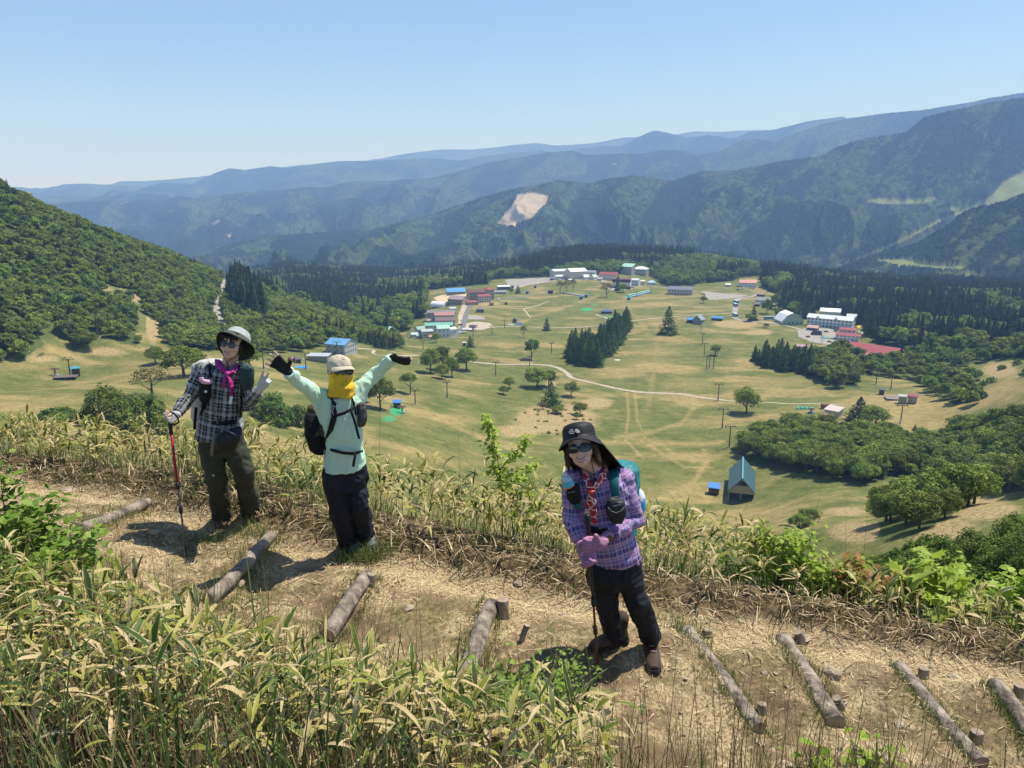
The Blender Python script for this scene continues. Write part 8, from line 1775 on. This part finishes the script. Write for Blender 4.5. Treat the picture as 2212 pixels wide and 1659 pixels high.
    text_obj('THE', .011, M @ Matrix.Translation((-.016, .010, 0)), lgm, ho, org); text_obj('NORTH', .011, M @ Matrix.Translation((-.013, 0, 0)), lgm, ho, org); text_obj('FACE', .011, M @ Matrix.Translation((-.014, -.010, 0)), lgm, ho, org)
    em = MB(org)
    for r in (.008, .014, .020):
        em.tube([M @ Vector((.008 + r * math.sin(t), -.009 + r * math.cos(t), .001)) for t in [math.pi / 2 * k / 6 for k in range(7)]], .0022, 6)
    em.build('logo_arcs', lgm, ho)
    cs = MB(org); cs.tube([H @ Vector((-.07, 0, -.02)), H @ Vector((-.05, -.03, -.09)), J(1284, 1026, -.14)], .003, 6); cs.tube([H @ Vector((.072, 0, -.02)), H @ Vector((.05, -.02, -.09)), J(1284, 1026, -.14), J(1280, 1052, -.16)], .003, 6); cs.build('chin_cord', M_BLK2, o)
    # shirt
    s = MB(); loft(s, [(J(1287, 1016, .0), .070, .064, 0), (J(1291, 1026), .150, .09, 0), (J(1293, 1045), .178, .11, 0), (J(1297, 1085), .172, .124, 0), (J(1304, 1125), .158, .120, 0), (J(1315, 1160), .152, .115, 0), (J(1326, 1190), .155, .122, 0), (J(1332, 1210), .150, .122, 0)])
    for a, e, w_ in ((sh_l, el_l, wr_l), (sh_r, el_r, wr_r)): s.tube([a, a.lerp(e, .5), e, e.lerp(w_, .5), e.lerp(w_, .9)], [.070, .062, .057, .052, .044], 18); s.ball(a, .072, 16, 10); s.ball(e, .058, 14, 10)
    bones = [(J(1330, 1212), J(1288, 1016), .17, 't'), (sh_l, el_l, .062, 'a'), (el_l, wr_l, .05, 'a'), (sh_r, el_r, .062, 'a'), (el_r, wr_r, .05, 'a')]
    PU, PK, BL = (.10, .065, .28), (.36, .16, .30), (.05, .04, .20)
    PL = plaid('purple_plaid', [(0, PU), (.26, PK), (.50, (.20, .12, .38)), (.66, BL), (.86, (.34, .17, .36))], [(0, PK), (.24, BL), (.48, PU), (.74, (.36, .20, .36))], .078, ([(.10, .03), (.18, .03), (.55, .025), (.62, .025), (.80, .03)], [(.06, .03), (.14, .03), (.56, .03), (.64, .03), (.90, .03)], (.62, .58, .72)))
    sh = solid('shirt', s, .0072, PL, o, org, 3, .011, 10, bones)
    col = MB(org); col.add([J(1304, 1004, .0), J(1312, 1018, -.06), J(1296, 1036, -.14), J(1284, 1030, -.14), J(1292, 1014, -.08)], [(0, 1, 2, 3, 4)]); col.add([J(1272, 1018, -.06), J(1280, 1030, -.14), J(1270, 1038, -.13), J(1264, 1024, -.06)], [(0, 1, 2, 3)]); co_ = col.build('collar', paint((.22, .14, .40), .9), sh); q = co_.modifiers.new('t', 'SOLIDIFY'); q.thickness = .003
    trousers(o, org, J(1328, 1208), ((J(1308, 1232, .02), kl, al + Vector((-.01, 0, .0)), (.084, .068, .060)), (J(1350, 1228), kr, ar + Vector((0, 0, .01)), (.084, .070, .066))), mat('black_trousers', (.011, .013, .021), .7, var=.3, scale=10, bump=.2, bscale=150), wr=.014)
    zb = lambda q: Vector((q.x, q.y, float(gz(q.x, q.y)) + .012)); M_BT = mat('brown_hiking_boot', (.065, .045, .032), .75, var=.3, scale=25)
    boot(o, org, al, t_l, M_BT, M_BLK2, .12, lace=(.28, .2, .16)); boot(o, org, ar, t_r, M_BT, M_BLK2, .12, lace=(.40, .2, .18))
    # bandana
    mb_ = bpy.data.materials.new('red_bandana'); mb_.use_nodes = True; n = mb_.node_tree; b = n.nodes['Principled BSDF']; tc = n.nodes.new('ShaderNodeTexCoord'); vo = n.nodes.new('ShaderNodeTexVoronoi'); vo.feature = 'DISTANCE_TO_EDGE'; vo.inputs['Scale'].default_value = 26; n.links.new(tc.outputs['Object'], vo.inputs['Vector'])
    r = n.nodes.new('ShaderNodeValToRGB'); r.color_ramp.elements[0].color = (.75, .55, .50, 1); r.color_ramp.elements[1].color = (.36, .02, .03, 1); r.color_ramp.elements[0].position = .05; r.color_ramp.elements[1].position = .09; n.links.new(vo.outputs[0], r.inputs[0]); n.links.new(r.outputs[0], b.inputs['Base Color']); b.inputs['Roughness'].default_value = .7
    sc = MB(); K = J(1276, 1061, -.165); sc.tube([J(1262, 1012, -.05), J(1266, 1030, -.13), J(1272, 1050, -.16), K], [.016, .018, .016, .012], 10, flat=.4, up=(0, 1, 0)); sc.tube([J(1309, 1010, -.03), J(1303, 1028, -.12), J(1288, 1048, -.16), K], [.020, .026, .020, .012], 10, flat=.4, up=(0, 1, 0))
    sc.tube([K, J(1272, 1090, -.155), J(1268, 1122, -.15)], [.014, .020, .022], 10, flat=.3, up=(0, 1, 0)); sc.tube([K, J(1281, 1085, -.17), J(1284, 1132, -.165)], [.014, .020, .020], 10, flat=.3, up=(0, 1, 0)); sc.ball(K, .018, 12, 8); solid('bandana', sc, .0045, mb_, o, org, 2, .004, 30)
    rg = MB(org); rg.tube([K + Vector((.020 * math.cos(t), .014 * math.sin(t) - .004, .004)) for t in [2 * math.pi * k / 12 for k in range(13)]], .006, 6); rg.build('scarf_ring', paint((.75, .10, .06), .3), o, True)
    w_ = MB(org); wc = J(1317, 1163, -.235); w_.lathe([(0, 0), (.019, 0), (.019, .008), (0, .008)], 20, Matrix.Rotation(R_(90), 3, 'X'), wc); w_.build('watch', paint((.20, .10, .05), .4), o)
    # gear
    bp = thing('backpack', 'teal backpack worn by the hiker in purple plaid', 'backpack', J(1360, 1070, .22)); bo = bp.location.copy(); k = MB()
    loft(k, [(J(1342, 1000, .16), .07, .05, -.2), (J(1343, 1010, .16), .10, .08, -.2), (J(1341, 1045, .18), .115, .11, -.2), (J(1338, 1100, .18), .112, .11, -.2), (J(1340, 1150, .14), .10, .09, -.2)], e=3); solid('bag', k, .009, mat('teal_pack_nylon', (.02, .20, .22), .55, var=.25, scale=7), bp, bo, 4, .009, 9)
    m = MB(bo); strap(m, [J(1322, 1008, .10), J(1326, 1016, -.05), J(1327, 1040, -.13), J(1330, 1070, -.14), J(1338, 1100, -.12), J(1352, 1135, -.02)], .026); m.build('shoulder_strap', mat('teal_strap', (.015, .13, .15), .7), bp, True); m = MB(bo); strap(m, [J(1249, 1020, .08), J(1246, 1030, -.06), J(1246, 1060, -.12), J(1247, 1100, -.13)], .022); m.build('shoulder_strap', mat('teal_strap', (.015, .13, .15), .7), bp, True)
    m = MB(bo); m.tube([J(1262, 1140, -.10), J(1285, 1146, -.15), J(1310, 1149, -.16), J(1345, 1146, -.12), J(1366, 1140, .02)], .022, 8, flat=.4, up=(0, 1, 0)); m.build('hip_belt', M_BLACK, bp, True)
    m = MB(bo); m.ball(J(1379, 1088, .16), (.045, .05, .10), 16, 10); m.build('side_bag', mat('white_blue_print', (.05, .30, .62), .5, col2=(.75, .78, .80), scale=11, thr=(.47, .53)), bp, True)
    t = thing('chest_pouch', 'black oval pouch with grey piping on the chest of the hiker in purple', 'pouch', J(1331, 1100, -.18)); to = t.location.copy(); k = MB(); T = Matrix.Rotation(.15, 3, 'Y')
    loft(k, [(J(1330, 1076, -.17), .032, .015, 0, T), (J(1331, 1082, -.175), .052, .026, 0, T), (J(1331, 1098, -.18), .060, .034, 0, T), (J(1331, 1114, -.175), .052, .030, 0, T), (J(1331, 1128, -.17), .035, .025, 0, T)], e=2.6); solid('case', k, .005, mat('dark_nylon', (.018, .022, .026), .55, var=.3, scale=15), t, to, 3, .004, 25)
    m = MB(to); m.tube([J(1313, 1096, -.215), J(1320, 1104, -.235), J(1331, 1108, -.24), J(1342, 1103, -.235), J(1350, 1094, -.215)], .0028, 6); m.tube([J(1309, 1084, -.20), J(1318, 1076, -.215), J(1332, 1073, -.215), J(1346, 1079, -.20)], .0032, 6); m.build('piping', paint((.12, .125, .13)), t)
    text_obj('mont-bell', .013, facing(J(1333, 1093, -.2425), 12), paint((.35, .36, .38)), t, to)
    t = thing('bottle_holder', 'black mesh bottle holder on the left strap of the hiker in purple', 'bottle pouch', J(1238, 1068, -.16)); to = t.location.copy(); k = MB(); k.tube([J(1243, 1086, -.15), J(1242, 1080, -.15), J(1237, 1062, -.17), J(1233, 1050, -.17)], [.025, .036, .040, .040], 18); solid('pouch', k, .005, M_BLACK, t, to, 2, .004, 25)
    text_obj('mont-bell', .010, facing(J(1234, 1064, -.2125), 12), paint((.45, .45, .45)), t, to)
    t = thing('water_bottle', 'clear plastic water bottle with a blue label on the chest of the purple hiker', 'bottle', J(1230, 1050, -.17)); to = t.location.copy(); ax = (J(1219, 1022, -.17) - J(1232, 1056, -.17)).normalized(); b0 = J(1232, 1056, -.17); m = MB(to); Lb = (J(1219, 1022, -.17) - b0).length
    m.tube([b0, b0 + ax * Lb * .55, b0 + ax * Lb * .72, b0 + ax * Lb * .86], [.033, .033, .029, .014], 20); gm = mat('clear_plastic', (.45, .55, .58), .1, spec=.7); m.build('bottle', gm, t, True)
    m = MB(to); m.tube([b0 + ax * Lb * .22, b0 + ax * Lb * .55], .0335, 20, False); lm = mat('bottle_label', (.08, .45, .60), .4, col2=(.12, .50, .62), scale=20); m.build('label', lm, t, True); m = MB(to); m.tube([b0 + ax * Lb * .08, b0 + ax * Lb * .22], .0337, 20, False); m.build('label', paint((.75, .22, .05)), t, True)
    m = MB(to); m.tube([b0 + ax * Lb * .86, b0 + ax * Lb], .0145, 16); m.build('cap', paint((.72, .66, .70), .4), t, True)
    pole_thing('dark trekking pole held in both pink gloves of the hiker in purple', ptop, pbot, mat('dark_shaft', (.03, .022, .02), .35), mat('brown_shaft', (.10, .03, .02), .35), M_BLK2)

person1(); person2(); person3()
